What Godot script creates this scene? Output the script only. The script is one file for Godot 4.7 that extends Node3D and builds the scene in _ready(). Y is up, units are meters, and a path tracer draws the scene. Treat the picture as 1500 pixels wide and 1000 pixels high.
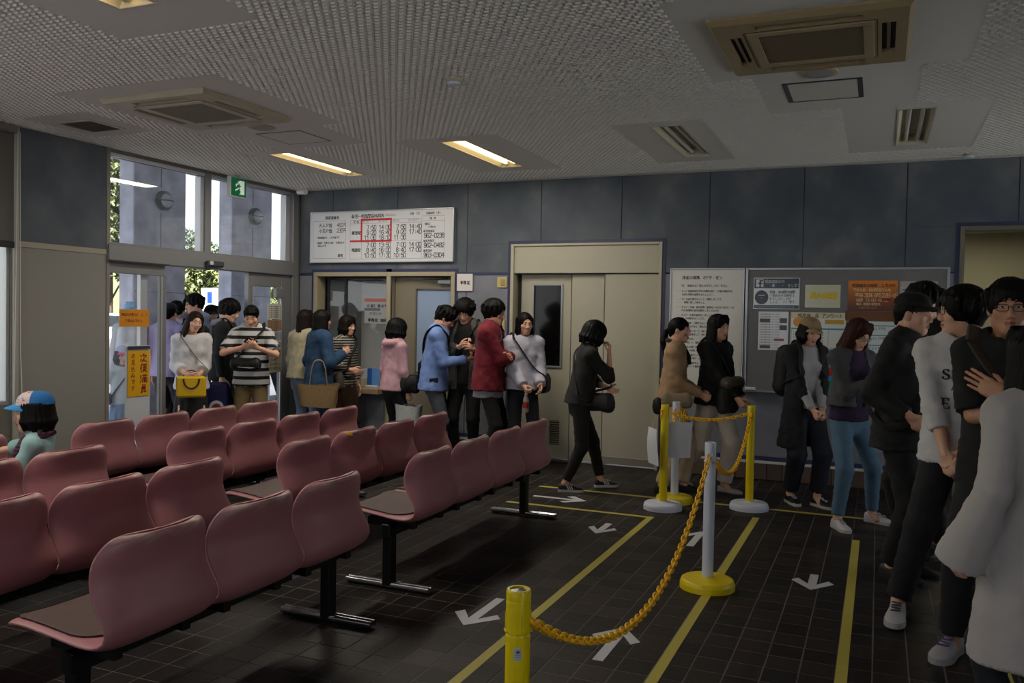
extends Node3D

# ---------------------------------------------------------------- scene order: camera, sky, sun, exposure, room, things, people
const CEIL := 3.05
const BACK := -8.75
const LEFT := -6.59
const RIGHT := 3.2
const REAR := 2.6

var used := {}
var mats := {}
var noise := FastNoiseLite.new()
var rng := RandomNumberGenerator.new()

func _ready():
	rng.seed = 7
	noise.seed = 3
	noise.frequency = 1.0
	set_camera()
	set_light()
	make_textures()
	build_room()
	build_ceiling_things()
	build_outside()
	build_wall_things()
	build_floor_marks()
	build_benches()
	build_barriers()
	build_people()

func set_camera():
	var cam := Camera3D.new()
	cam.name = "camera"
	cam.keep_aspect = Camera3D.KEEP_HEIGHT
	cam.fov = 43.2452
	cam.near = 0.05
	cam.far = 400.0
	cam.transform = Transform3D(Basis(Vector3.UP, 0.4027767) * Basis(Vector3.RIGHT, -0.02751609) * Basis(Vector3.BACK, 0.01901173), Vector3(0, 1.55, 0))
	add_child(cam)
	cam.current = true

func set_light():
	var sky_m := ProceduralSkyMaterial.new()
	sky_m.sky_top_color = Color(0.76, 0.81, 0.87)
	sky_m.sky_horizon_color = Color(0.965, 0.97, 0.975)
	sky_m.sky_curve = 0.18
	sky_m.ground_bottom_color = Color(0.42, 0.42, 0.41)
	sky_m.ground_horizon_color = Color(0.80, 0.82, 0.84)
	sky_m.sky_energy_multiplier = 1.0
	var sky := Sky.new()
	sky.sky_material = sky_m
	var e := Environment.new()
	e.background_mode = Environment.BG_SKY
	e.sky = sky
	e.background_energy_multiplier = 0.58
	e.tonemap_mode = Environment.TONE_MAPPER_LINEAR
	e.tonemap_exposure = 2.95
	e.sdfgi_enabled = true
	e.ssao_enabled = true
	e.ssil_enabled = true
	var w := WorldEnvironment.new()
	w.name = "world_environment"
	w.environment = e
	add_child(w)
	var sun := DirectionalLight3D.new()
	sun.name = "sun"
	sun.light_color = Color(1.0, 0.99, 0.975)
	sun.light_energy = 4.5
	sun.light_angular_distance = 1.0
	sun.shadow_enabled = true
	add_child(sun)
	sun.look_at_from_position(Vector3.ZERO, Vector3(-0.16, -0.80, -0.58), Vector3.UP)

# ---------------------------------------------------------------- naming and tagging
func numbered(n: String) -> String:
	if not used.has(n):
		used[n] = 0
		return n
	used[n] += 1
	return "%s_%03d" % [n, used[n]]

func thing(called: String, label: String, category: String, at := Vector3.ZERO, turn := 0.0, group := "") -> Node3D:
	var o := Node3D.new()
	o.name = numbered(called)
	o.position = at
	o.rotation.y = turn
	tag(o, label, category, group)
	add_child(o)
	return o

func tag(o: Node, label: String, category: String, group := "", kind := ""):
	if label: o.set_meta("label", label)
	if category: o.set_meta("category", category)
	if group: o.set_meta("group", group)
	if kind: o.set_meta("kind", kind)

func part(called: String, mesh, m: Material, parent: Node, xf := Transform3D()) -> MeshInstance3D:
	var o := MeshInstance3D.new()
	o.name = called
	o.mesh = mesh.mesh() if mesh is Mb else mesh
	o.material_override = m
	o.transform = xf
	parent.add_child(o, true)
	return o

func solo(called: String, mesh, m: Material, label: String, category: String, group := "", xf := Transform3D()) -> MeshInstance3D:
	var o := part(numbered(called), mesh, m, self, xf)
	tag(o, label, category, group)
	return o

func struct(called: String, mesh, m: Material, label: String, xf := Transform3D()) -> MeshInstance3D:
	var o := part(numbered(called), mesh, m, self, xf)
	tag(o, label, "", "", "structure")
	o.set_meta("category", called.split("_")[0])
	return o

# ---------------------------------------------------------------- materials
func mat(c: Color, rough := 0.7, metal := 0.0, nrm: Texture2D = null, nscale := 1.0, uvs := 1.0) -> StandardMaterial3D:
	var key := [c, rough, metal, nrm, nscale, uvs]
	if mats.has(key): return mats[key]
	var m := StandardMaterial3D.new()
	m.albedo_color = c
	m.roughness = rough
	m.metallic = metal
	if nrm:
		m.normal_enabled = true
		m.normal_texture = nrm
		m.normal_scale = nscale
		m.uv1_triplanar = true
		m.uv1_scale = Vector3.ONE * uvs
	mats[key] = m
	return m

func tex_mat(t: Texture2D, rough := 0.7, tri := 0.0, tint := Color.WHITE) -> StandardMaterial3D:
	var m := StandardMaterial3D.new()
	m.albedo_texture = t
	m.albedo_color = tint
	m.roughness = rough
	if tri > 0.0:
		m.uv1_triplanar = true
		m.uv1_world_triplanar = true
		m.uv1_scale = Vector3.ONE * tri
	return m

func glass_mat(a := 0.04, tint := Color(0.9, 0.95, 0.97), sp_ := 0.5) -> StandardMaterial3D:
	var key := ["glass", a, tint, sp_]
	if mats.has(key): return mats[key]
	var m := StandardMaterial3D.new()
	m.transparency = BaseMaterial3D.TRANSPARENCY_ALPHA
	m.albedo_color = Color(tint.r, tint.g, tint.b, a)
	m.roughness = 0.0
	m.metallic_specular = sp_
	mats[key] = m
	return m

var cloth_n: NoiseTexture2D
var grain_n: NoiseTexture2D
var hair_n: NoiseTexture2D
var wall_t: NoiseTexture2D
var conc_t: NoiseTexture2D
var wall_lo_t: NoiseTexture2D
var leaf_t: NoiseTexture2D

func noise_tex(freq: float, octaves: int, as_n: bool, bump := 4.0, ramp = null, size := 512, sd := 1, kind := FastNoiseLite.TYPE_SIMPLEX_SMOOTH) -> NoiseTexture2D:
	var f := FastNoiseLite.new()
	f.noise_type = kind
	f.frequency = freq
	f.seed = sd
	f.fractal_octaves = octaves
	var t := NoiseTexture2D.new()
	t.width = size
	t.height = size
	t.seamless = true
	t.as_normal_map = as_n
	t.bump_strength = bump
	if ramp:
		var g := Gradient.new()
		g.offsets = PackedFloat32Array(ramp[0])
		g.colors = PackedColorArray(ramp[1])
		t.color_ramp = g
	t.noise = f
	return t

func make_textures():
	cloth_n = noise_tex(0.012, 3, true, 9.0, null, 512, 4)
	grain_n = noise_tex(0.06, 3, true, 3.0, null, 256, 9)
	hair_n = noise_tex(0.02, 2, true, 6.0, null, 256, 12)
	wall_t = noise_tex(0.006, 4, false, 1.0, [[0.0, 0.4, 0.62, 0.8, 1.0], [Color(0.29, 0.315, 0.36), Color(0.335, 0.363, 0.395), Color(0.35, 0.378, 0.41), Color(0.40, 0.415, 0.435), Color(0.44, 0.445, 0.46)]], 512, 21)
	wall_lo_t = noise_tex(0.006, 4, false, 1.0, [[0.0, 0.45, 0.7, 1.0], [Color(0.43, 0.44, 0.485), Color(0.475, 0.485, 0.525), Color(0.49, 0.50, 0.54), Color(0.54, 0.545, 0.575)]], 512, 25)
	conc_t = noise_tex(0.008, 4, false, 1.0, [[0.0, 0.5, 1.0], [Color(0.52, 0.53, 0.55), Color(0.60, 0.61, 0.63), Color(0.68, 0.69, 0.71)]], 512, 22)
	leaf_t = noise_tex(0.03, 4, false, 1.0, [[0.0, 0.4, 0.6, 1.0], [Color(0.2, 0.24, 0.13), Color(0.32, 0.37, 0.2), Color(0.44, 0.46, 0.26), Color(0.56, 0.55, 0.34)]], 512, 23)

# ---------------------------------------------------------------- mesh builder
class Mb:
	var v := PackedVector3Array()
	var n := PackedVector3Array()
	var uv := PackedVector2Array()
	var c := PackedColorArray()
	var ix := PackedInt32Array()

	func quad(a: Vector3, b: Vector3, cc: Vector3, d: Vector3, uvs := false):  # counterclockwise seen from outside
		var nn := (b - a).cross(d - a)
		if nn.length_squared() < 1e-16: nn = (cc - b).cross(d - b)
		nn = nn.normalized()
		var o := v.size()
		for p in [a, b, cc, d]:
			v.append(p); n.append(nn)
		uv.append_array([Vector2(0, 1), Vector2(1, 1), Vector2(1, 0), Vector2(0, 0)])
		ix.append_array([o, o + 2, o + 1, o, o + 3, o + 2])

	func tri(a: Vector3, b: Vector3, cc: Vector3):
		var nn := (b - a).cross(cc - a).normalized()
		var o := v.size()
		for p in [a, b, cc]:
			v.append(p); n.append(nn); uv.append(Vector2.ZERO)
		ix.append_array([o, o + 2, o + 1])

	func box(ctr: Vector3, s: Vector3, bev := 0.0, bs := Basis()):
		var h := s * 0.5
		var b := minf(bev, minf(h.x, minf(h.y, h.z)) * 0.9)
		var ax := [Vector3.RIGHT, Vector3.UP, Vector3.BACK]
		for i in 3:
			for sg in [-1.0, 1.0]:
				var w: Vector3 = ax[i] * sg
				var u: Vector3 = ax[(i + 1) % 3]
				var t: Vector3 = w.cross(u)
				var hw := absf(w.dot(h)); var hu := absf(u.dot(h)) - b; var ht := absf(t.dot(h)) - b
				quad(ctr + bs * (w * hw - u * hu - t * ht), ctr + bs * (w * hw + u * hu - t * ht), ctr + bs * (w * hw + u * hu + t * ht), ctr + bs * (w * hw - u * hu + t * ht))
		if b <= 0.0: return
		for i in 3:
			var e: Vector3 = ax[i]
			var u: Vector3 = ax[(i + 1) % 3]
			var t: Vector3 = ax[(i + 2) % 3]
			var he := absf(e.dot(h)) - b; var hu := absf(u.dot(h)); var ht := absf(t.dot(h))
			for su in [-1.0, 1.0]:
				for st in [-1.0, 1.0]:
					var p0: Vector3 = u * su * hu + t * st * (ht - b)
					var p1: Vector3 = u * su * (hu - b) + t * st * ht
					if su * st > 0: quad(ctr + bs * (p0 - e * he), ctr + bs * (p1 - e * he), ctr + bs * (p1 + e * he), ctr + bs * (p0 + e * he))
					else: quad(ctr + bs * (p1 - e * he), ctr + bs * (p0 - e * he), ctr + bs * (p0 + e * he), ctr + bs * (p1 + e * he))
		for sx in [-1.0, 1.0]:
			for sy in [-1.0, 1.0]:
				for sz in [-1.0, 1.0]:
					var a := ctr + bs * Vector3(sx * h.x, sy * (h.y - b), sz * (h.z - b))
					var d := ctr + bs * Vector3(sx * (h.x - b), sy * h.y, sz * (h.z - b))
					var f := ctr + bs * Vector3(sx * (h.x - b), sy * (h.y - b), sz * h.z)
					if sx * sy * sz > 0: tri(a, d, f)
					else: tri(a, f, d)

	func span(a: Vector3, b: Vector3, bev := 0.0):  # box between two corners
		box((a + b) * 0.5, (b - a).abs(), bev)

	# smooth grid: rows of equal length. wrap closes each row; flip turns the outside
	func grid(rows: Array, wrap := false, flip := false, wrap_rows := false):
		var o := v.size()
		var nr := rows.size()
		var m: int = rows[0].size()
		var nor := PackedVector3Array()
		nor.resize(nr * m)
		var pts := PackedVector3Array()
		for r in rows: pts.append_array(r)
		var q := PackedInt32Array()
		var mm := m if wrap else m - 1
		var rr := nr if wrap_rows else nr - 1
		for i in rr:
			for j in mm:
				var a := i * m + j
				var b := i * m + (j + 1) % m
				var cc := ((i + 1) % nr) * m + (j + 1) % m
				var d := ((i + 1) % nr) * m + j
				var fn := (pts[cc] - pts[a]).cross(pts[d] - pts[b])
				if flip: fn = -fn
				for k in [a, b, cc, d]: nor[k] += fn
				if flip: q.append_array([o + a, o + b, o + cc, o + a, o + cc, o + d])
				else: q.append_array([o + a, o + cc, o + b, o + a, o + d, o + cc])
		for i in nor.size(): nor[i] = nor[i].normalized()
		v.append_array(pts)
		n.append_array(nor)
		for i in nr:
			for j in m: uv.append(Vector2(float(j) / maxf(1, m - 1), float(i) / maxf(1, nr - 1)))
		ix.append_array(q)

	func fan(ring: PackedVector3Array, nn: Vector3):
		var o := v.size()
		var ctr := Vector3.ZERO
		for p in ring: ctr += p
		ctr /= ring.size()
		v.append(ctr); n.append(nn); uv.append(Vector2.ZERO)
		for p in ring:
			v.append(p); n.append(nn); uv.append(Vector2.ZERO)
		for i in ring.size():
			var a := o + 1 + i; var b := o + 1 + (i + 1) % ring.size()
			if (v[a] - ctr).cross(v[b] - ctr).dot(nn) > 0: ix.append_array([o, b, a])
			else: ix.append_array([o, a, b])

	# tube along points; radii one number or a list; sq flattens across the second axis
	func tube(pts: Array, rad, sides := 8, caps := true, sq := 1.0, up := Vector3.UP, closed := false):
		var rows := []
		var np := pts.size()
		var side := Vector3.ZERO
		for i in np:
			var t: Vector3
			if closed: t = (pts[(i + 1) % np] - pts[(i - 1 + np) % np]).normalized()
			else: t = (pts[mini(i + 1, np - 1)] - pts[maxi(i - 1, 0)]).normalized()
			if i == 0:
				side = t.cross(up)
				if side.length() < 0.05: side = t.cross(Vector3(0.3, 0.2, 0.9))
			side = (side - t * side.dot(t)).normalized()
			var w := side.cross(t).normalized()
			var r: float = rad[i] if rad is Array else rad
			var row := PackedVector3Array()
			for k in sides:
				var a := TAU * k / sides
				row.append(pts[i] + side * cos(a) * r + w * sin(a) * r * sq)
			rows.append(row)
		grid(rows, true, true, closed)
		if caps and not closed:
			fan(rows[0], (pts[0] - pts[1]).normalized())
			fan(rows[np - 1], (pts[np - 1] - pts[np - 2]).normalized())

	func cyl(a: Vector3, b: Vector3, r: float, sides := 16, caps := true):
		tube([a, b], r, sides, caps)

	# profile of Vector2(radius, y), turned about y; sharp corners where a point is repeated
	func lathe(prof: Array, sides := 24, at := Vector3.ZERO, bs := Basis()):
		var seg := []
		for i in prof.size():
			if i > 0 and prof[i].is_equal_approx(prof[i - 1]):
				_lathe(seg, sides, at, bs)
				seg = []
			seg.append(prof[i])
		_lathe(seg, sides, at, bs)

	func _lathe(seg: Array, sides: int, at: Vector3, bs: Basis):
		if seg.size() < 2: return
		var rows := []
		for p in seg:
			var row := PackedVector3Array()
			for k in sides:
				var a := TAU * k / sides
				row.append(at + bs * Vector3(cos(a) * p.x, p.y, -sin(a) * p.x))
			rows.append(row)
		grid(rows, true)

	# flat polygon (counterclockwise in x,y), extruded from z=0 to z=depth, placed by xf
	func prism(poly: PackedVector2Array, depth: float, xf := Transform3D()):
		var p := poly
		if Geometry2D.is_polygon_clockwise(p):
			p = p.duplicate(); p.reverse()
		var t := Geometry2D.triangulate_polygon(p)
		for i in range(0, t.size(), 3):
			var a := Vector3(p[t[i]].x, p[t[i]].y, 0); var b := Vector3(p[t[i + 1]].x, p[t[i + 1]].y, 0); var d := Vector3(p[t[i + 2]].x, p[t[i + 2]].y, 0)
			if (b - a).cross(d - a).z < 0:
				var s := b; b = d; d = s
			var z := Vector3(0, 0, depth)
			tri(xf * (a + z), xf * (b + z), xf * (d + z))
			tri(xf * a, xf * d, xf * b)
		for i in p.size():
			var a := Vector3(p[i].x, p[i].y, 0); var b := Vector3(p[(i + 1) % p.size()].x, p[(i + 1) % p.size()].y, 0)
			var z := Vector3(0, 0, depth)
			quad(xf * a, xf * b, xf * (b + z), xf * (a + z))

	func add(o: Mb, xf := Transform3D()):
		var k := v.size()
		for i in o.v.size():
			v.append(xf * o.v[i]); n.append((xf.basis * o.n[i]).normalized())
		uv.append_array(o.uv)
		if o.c.size(): c.append_array(o.c)
		if xf.basis.determinant() < 0:
			for i in range(0, o.ix.size(), 3): ix.append_array([k + o.ix[i], k + o.ix[i + 2], k + o.ix[i + 1]])
		else:
			for i in o.ix: ix.append(k + i)

	func mesh() -> ArrayMesh:
		var a := []
		a.resize(Mesh.ARRAY_MAX)
		a[Mesh.ARRAY_VERTEX] = v
		a[Mesh.ARRAY_NORMAL] = n
		if uv.size() == v.size(): a[Mesh.ARRAY_TEX_UV] = uv
		if c.size() == v.size(): a[Mesh.ARRAY_COLOR] = c
		a[Mesh.ARRAY_INDEX] = ix
		var m := ArrayMesh.new()
		m.add_surface_from_arrays(Mesh.PRIMITIVE_TRIANGLES, a)
		return m

func bx(ctr: Vector3, s: Vector3, bev := 0.0) -> Mb:
	var m := Mb.new()
	m.box(ctr, s, bev)
	return m

func sp(a: Vector3, b: Vector3, bev := 0.0) -> Mb:
	var m := Mb.new()
	m.span(a, b, bev)
	return m

func frame4(a: Vector3, b: Vector3, w: float, flat: int) -> Mb:  # four bars round a rectangle, flat = axis across it
	var m := Mb.new()
	var u := (flat + 1) % 3
	var t := (flat + 2) % 3
	for e in 2:
		var p := a; var q := b
		if e == 0: q[u] = a[u] + w
		else: p[u] = b[u] - w
		m.span(p, q, 0.003)
		p = a; q = b
		p[u] = a[u] + w; q[u] = b[u] - w
		if e == 0: q[t] = a[t] + w
		else: p[t] = b[t] - w
		m.span(p, q, 0.003)
	return m

func noisev(p: Vector3) -> float:
	return noise.get_noise_3dv(p)

# ---------------------------------------------------------------- the room
func carve(r: Rect2, holes: Array) -> Array:
	var out := [r]
	for h in holes:
		var nxt := []
		for q in out:
			if not q.intersects(h):
				nxt.append(q)
				continue
			var k: Rect2 = q.intersection(h)
			if k.position.y > q.position.y + 0.001: nxt.append(Rect2(q.position, Vector2(q.size.x, k.position.y - q.position.y)))
			if k.end.y < q.end.y - 0.001: nxt.append(Rect2(Vector2(q.position.x, k.end.y), Vector2(q.size.x, q.end.y - k.end.y)))
			if k.position.x > q.position.x + 0.001: nxt.append(Rect2(Vector2(q.position.x, k.position.y), Vector2(k.position.x - q.position.x, k.size.y)))
			if k.end.x < q.end.x - 0.001: nxt.append(Rect2(Vector2(k.end.x, k.position.y), Vector2(q.end.x - k.end.x, k.size.y)))
		out = nxt
	return out

func rc(x0: float, y0: float, x1: float, y1: float) -> Rect2:
	return Rect2(x0, y0, x1 - x0, y1 - y0)

# slab of rectangles in a wall plane: axis 2 = facing z, axis 0 = facing x, axis 1 = horizontal
func slab(rects: Array, axis: int, lo: float, hi: float, bev := 0.0) -> Mb:
	var m := Mb.new()
	for r in rects:
		var a := r.position as Vector2
		var b := r.end as Vector2
		if axis == 2: m.span(Vector3(a.x, a.y, lo), Vector3(b.x, b.y, hi), bev)
		elif axis == 0: m.span(Vector3(lo, a.y, a.x), Vector3(hi, b.y, b.x), bev)
		else: m.span(Vector3(a.x, lo, a.y), Vector3(b.x, hi, b.y), bev)
	return m

var light_holes := []
var flat_zones := []

func build_room():
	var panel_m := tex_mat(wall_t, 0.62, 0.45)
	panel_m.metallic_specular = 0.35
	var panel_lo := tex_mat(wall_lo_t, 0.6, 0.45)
	panel_lo.metallic_specular = 0.35
	var core_m := mat(Color(0.16, 0.17, 0.19), 0.8)
	var beige := mat(Color(0.66, 0.63, 0.53), 0.5)
	var blue := mat(Color(0.17, 0.19, 0.33), 0.5)
	# floor: grout bed, then the tiles
	var fl := struct("floor", sp(Vector3(LEFT - 0.25, -0.2, BACK - 3.6), Vector3(RIGHT + 0.2, -0.002, REAR + 0.2)), mat(Color(0.36, 0.35, 0.35), 0.8), "dark brown square floor tiles with grey joints across the waiting room")
	floor_tiles(fl)
	# ceiling slab with the recesses of the lamps cut out
	for x in [-5.23, -3.40, -1.56, 0.2]:
		for z in [-7.25, -2.55]:
			light_holes.append(rc(x - 0.115, z - 0.65, x + 0.115, z + 0.65))
	var ce := struct("ceiling", slab(carve(rc(LEFT - 0.2, BACK - 0.2, RIGHT + 0.2, REAR + 0.2), light_holes), 1, CEIL, CEIL + 0.25), mat(Color(0.84, 0.84, 0.82), 0.85), "off-white acoustic ceiling of small staggered ribs")
	ceiling_relief(ce)
	# back wall
	var holes := [rc(-6.37, 0.62, -5.31, 2.06), rc(-5.31, -0.1, -4.44, 2.06), rc(-3.757, -0.1, -2.067, 2.36), rc(0.647, -0.1, 2.4, 2.45)]
	var wb := struct("wall_back", slab(carve(rc(LEFT - 0.2, 0, RIGHT + 0.2, CEIL), holes), 2, BACK - 0.16, BACK - 0.012), core_m, "grey-blue back wall of large fibre-cement panels with thin dark joints")
	var xs := [LEFT, -6.11, -5.21, -4.30, -3.41, -2.51, -1.60, -0.70, 0.20, 1.10, 2.0, 2.9, RIGHT]
	for i in xs.size() - 1:
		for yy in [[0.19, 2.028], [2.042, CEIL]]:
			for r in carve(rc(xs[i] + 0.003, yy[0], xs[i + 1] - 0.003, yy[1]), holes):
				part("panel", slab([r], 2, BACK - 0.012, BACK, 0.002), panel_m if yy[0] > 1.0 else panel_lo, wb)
	# blue trim round the openings and along the joint at door height
	var tb := Mb.new()
	for h in holes:
		var e: Rect2 = h
		tb.span(Vector3(e.position.x - 0.035, maxf(0, e.position.y), BACK - 0.01), Vector3(e.position.x, e.end.y + 0.035, BACK + 0.004))
		tb.span(Vector3(e.end.x, maxf(0, e.position.y), BACK - 0.01), Vector3(e.end.x + 0.035, e.end.y + 0.035, BACK + 0.004))
		tb.span(Vector3(e.position.x, e.end.y, BACK - 0.01), Vector3(e.end.x, e.end.y + 0.035, BACK + 0.004))
	for s in [[LEFT, -6.405], [-4.405, -3.792]]:
		tb.span(Vector3(s[0], 2.018, BACK - 0.01), Vector3(s[1], 2.052, BACK + 0.003))
	for s in [[-2.03, 0.612], [-4.405, -3.792]]:
		tb.span(Vector3(s[0], 0.19, BACK - 0.01), Vector3(s[1], 0.235, BACK + 0.003))
	struct("trim_1", tb, blue, "thin dark blue edging strips round the openings of the back wall")
	var tw := Mb.new()
	for s in [[-2.03, 0.612], [-4.405, -3.792], [LEFT, -5.31]]:
		tw.span(Vector3(s[0], 0.163, BACK - 0.01), Vector3(s[1], 0.19, BACK + 0.012), 0.002)
	struct("trim_2", tw, mat(Color(0.78, 0.78, 0.76), 0.5), "pale ledge strip above the tiled skirting of the back wall")
	var bb := struct("baseboard_back", sp(Vector3(LEFT, 0, BACK - 0.02), Vector3(-5.31, 0.163, BACK - 0.004)), core_m, "brown square skirting tiles along the foot of the back wall")
	var bt := [mat(Color(0.34, 0.275, 0.235), 0.5), mat(Color(0.30, 0.25, 0.22), 0.5), mat(Color(0.37, 0.30, 0.25), 0.5)]
	var btm := bx(Vector3.ZERO, Vector3(0.144, 0.155, 0.016), 0.003).mesh()
	for s in [[-2.03, 0.63], [-4.41, -3.79], [LEFT, -5.31]]:
		var n := int((s[1] - s[0]) / 0.15)
		for i in n:
			part("tile", btm, bt[(i * 7 + 3) % 3], bb, Transform3D(Basis(), Vector3(s[0] + 0.15 * (i + 0.5), 0.082, BACK + 0.003)))
	# left wall: entrance glass and the window with the blind
	var lh := [rc(-8.70, -0.1, -5.90, 3.02), rc(-4.93, 0.75, -2.4, 2.95), rc(-1.9, 0.75, 0.9, 2.95)]
	var wl := struct("wall_left", slab(carve(rc(BACK - 0.16, 0, REAR + 0.2, CEIL), lh), 0, LEFT - 0.2, LEFT - 0.014), mat(Color(0.42, 0.41, 0.38), 0.8), "left wall panel of dark board above and warm grey board below, beside the entrance")
	part("panel", sp(Vector3(LEFT - 0.014, 2.11, -5.86), Vector3(LEFT, CEIL, -4.98), 0.002), panel_m, wl)
	part("panel", sp(Vector3(LEFT - 0.014, 0.0, -5.86), Vector3(LEFT, 2.06, -4.98), 0.002), mat(Color(0.53, 0.525, 0.505), 0.75), wl)
	part("ledge", sp(Vector3(LEFT - 0.014, 2.06, -5.86), Vector3(LEFT + 0.006, 2.11, -4.98), 0.002), mat(Color(0.60, 0.585, 0.53), 0.6), wl)
	part("corner_strip", sp(Vector3(LEFT - 0.014, 0.0, -4.98), Vector3(LEFT + 0.012, CEIL, -4.935), 0.003), mat(Color(0.62, 0.615, 0.58), 0.6), wl)
	part("corner_strip", sp(Vector3(LEFT - 0.014, 0.0, -5.90), Vector3(LEFT + 0.008, CEIL, -5.86), 0.003), mat(Color(0.50, 0.48, 0.45), 0.6), wl)
	# right and rear walls
	var rh := [rc(-8.4, 0.1, -5.2, 2.6), rc(-1.0, 0.1, 2.2, 2.5)]  # unseen openings added to throw daylight on the seat backs and back wall
	struct("wall_right", slab(carve(rc(BACK, 0, REAR, CEIL), rh), 0, RIGHT, RIGHT + 0.2), mat(Color(0.45, 0.46, 0.48), 0.8), "right wall of the waiting room")
	struct("wall_rear", slab(carve(rc(LEFT - 0.2, 0, RIGHT + 0.2, CEIL), [rc(-6.2, 0.25, -1.4, 2.9)]), 2, REAR, REAR + 0.2), mat(Color(0.45, 0.46, 0.48), 0.8), "rear wall of the waiting room")  # rear opening added out of view to bring daylight in
	# glazing of the right and rear openings, added out of view to admit daylight
	var gf := mat(Color(0.55, 0.55, 0.56), 0.4, 0.3)
	var n := 5
	for r in rh:
		var w := thing("window_%d" % n, "unseen aluminium glazing added for daylight in the right wall, opening %d from the back wall" % (n - 4), "window")
		w.set_meta("kind", "structure")
		part("frame", frame4(Vector3(RIGHT + 0.04, r.position.y, r.position.x), Vector3(RIGHT + 0.12, r.end.y, r.end.x), 0.06, 0), gf, w)
		part("pane", sp(Vector3(RIGHT + 0.08, r.position.y + 0.06, r.position.x + 0.06), Vector3(RIGHT + 0.086, r.end.y - 0.06, r.end.x - 0.06)), glass_mat(0.02), w)
		n += 1
	var wr := thing("window_7", "unseen aluminium glazing added for daylight in the rear wall behind the camera", "window")
	wr.set_meta("kind", "structure")
	part("frame", frame4(Vector3(-6.2, 0.25, REAR + 0.06), Vector3(-1.4, 2.9, REAR + 0.14), 0.06, 2), gf, wr)
	part("mullion", sp(Vector3(-3.83, 0.31, REAR + 0.07), Vector3(-3.77, 2.84, REAR + 0.13)), gf, wr)
	part("pane", sp(Vector3(-6.14, 0.31, REAR + 0.10), Vector3(-1.46, 2.84, REAR + 0.106)), glass_mat(0.02), wr)
	# the passage beyond the opening on the right of the back wall
	var pm := mat(Color(0.60, 0.59, 0.50), 0.8)
	var po := Mb.new()
	po.span(Vector3(0.25, 0, BACK - 2.4), Vector3(3.0, 2.6, BACK - 2.25))
	po.span(Vector3(0.25, 0, BACK - 2.25), Vector3(0.4, 2.6, BACK - 0.16))
	po.span(Vector3(2.85, 0, BACK - 2.25), Vector3(3.0, 2.6, BACK - 0.16))
	struct("wall_passage", po, pm, "beige wall of the passage beyond the opening")
	struct("ceiling_passage", sp(Vector3(0.25, 2.6, BACK - 2.4), Vector3(3.0, 2.75, BACK - 0.16)), mat(Color(0.72, 0.70, 0.6), 0.8), "pale ceiling of the passage beyond the opening")
	var pf := Mb.new()
	pf.span(Vector3(0.647, 0, BACK - 0.16), Vector3(0.687, 2.45, BACK + 0.012), 0.003)
	pf.span(Vector3(2.36, 0, BACK - 0.16), Vector3(2.4, 2.45, BACK + 0.012), 0.003)
	pf.span(Vector3(0.687, 2.41, BACK - 0.16), Vector3(2.36, 2.45, BACK + 0.012), 0.003)
	struct("door_2", pf, mat(Color(0.42, 0.40, 0.36), 0.6), "plain dark frame of the open passage in the back wall")
	# office room behind the hatch
	var oi := Mb.new()
	oi.span(Vector3(-6.7, 0, BACK - 2.5), Vector3(-3.9, 2.7, BACK - 2.4))
	oi.span(Vector3(-6.8, 0, BACK - 2.5), Vector3(-6.7, 2.7, BACK - 0.16))
	oi.span(Vector3(-4.0, 0, BACK - 2.4), Vector3(-3.9, 2.7, BACK - 0.16))
	oi.span(Vector3(-6.8, 2.7, BACK - 2.5), Vector3(-3.9, 2.8, BACK - 0.16))
	struct("wall_office", oi, mat(Color(0.50, 0.52, 0.55), 0.8), "grey walls of the unlit office behind the hatch")
	build_office()
	build_big_door()
	build_entrance()

func floor_tiles(fl: Node3D):
	var tm := [mat(Color(0.158, 0.136, 0.126), 0.5, 0, grain_n, 0.22, 3.0), mat(Color(0.134, 0.118, 0.112), 0.52, 0, grain_n, 0.22, 3.0), mat(Color(0.178, 0.147, 0.130), 0.48, 0, grain_n, 0.22, 3.0), mat(Color(0.118, 0.108, 0.106), 0.52, 0, grain_n, 0.22, 3.0)]
	for q: StandardMaterial3D in tm: q.metallic_specular = 0.33
	var tmesh := bx(Vector3(0, -0.006, 0), Vector3(0.144, 0.012, 0.154), 0.0015).mesh()
	var cam := Transform3D(Basis(Vector3.UP, 0.4027767), Vector3(0, 1.55, 0))
	var near := []
	var rest := []
	for i in range(-41, 22):
		for j in range(-59, 17):
			var p := Vector3(-0.437 + 0.15 * i + 0.075, 0, -3.345 + 0.16 * j + 0.08)
			if p.x < LEFT or p.x > RIGHT or p.z < BACK - 0.0 or p.z > REAR: continue
			var q := cam.affine_inverse() * p
			var seen := q.z < -3.0 and absf(q.x / q.z) < 0.62 and (q.z < -3.7)
			if seen: near.append([q.length(), p, rng.randi() % 4])
			else: rest.append([p, rng.randi() % 4])
	near.sort_custom(func(a, b): return a[0] < b[0])
	for i in near.size():
		if i < 300:
			var o := part("tile", tmesh, tm[near[i][2]], fl, Transform3D(Basis(), near[i][1] + Vector3(0, rng.randf_range(-0.0012, 0.0), 0)))
		else: rest.append([near[i][1], near[i][2]])
	for k in 4:
		var mm := MultiMesh.new()
		mm.transform_format = MultiMesh.TRANSFORM_3D
		mm.mesh = tmesh
		var l := rest.filter(func(r): return r[1] == k)
		mm.instance_count = l.size()
		for i in l.size(): mm.set_instance_transform(i, Transform3D(Basis(), l[i][0] + Vector3(0, rng.randf_range(-0.0012, 0.0), 0)))
		var mi := MultiMeshInstance3D.new()
		mi.name = "far_tiles"
		mi.multimesh = mm
		mi.material_override = tm[k]
		mi.set_meta("kind", "stuff")
		fl.add_child(mi, true)

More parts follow.
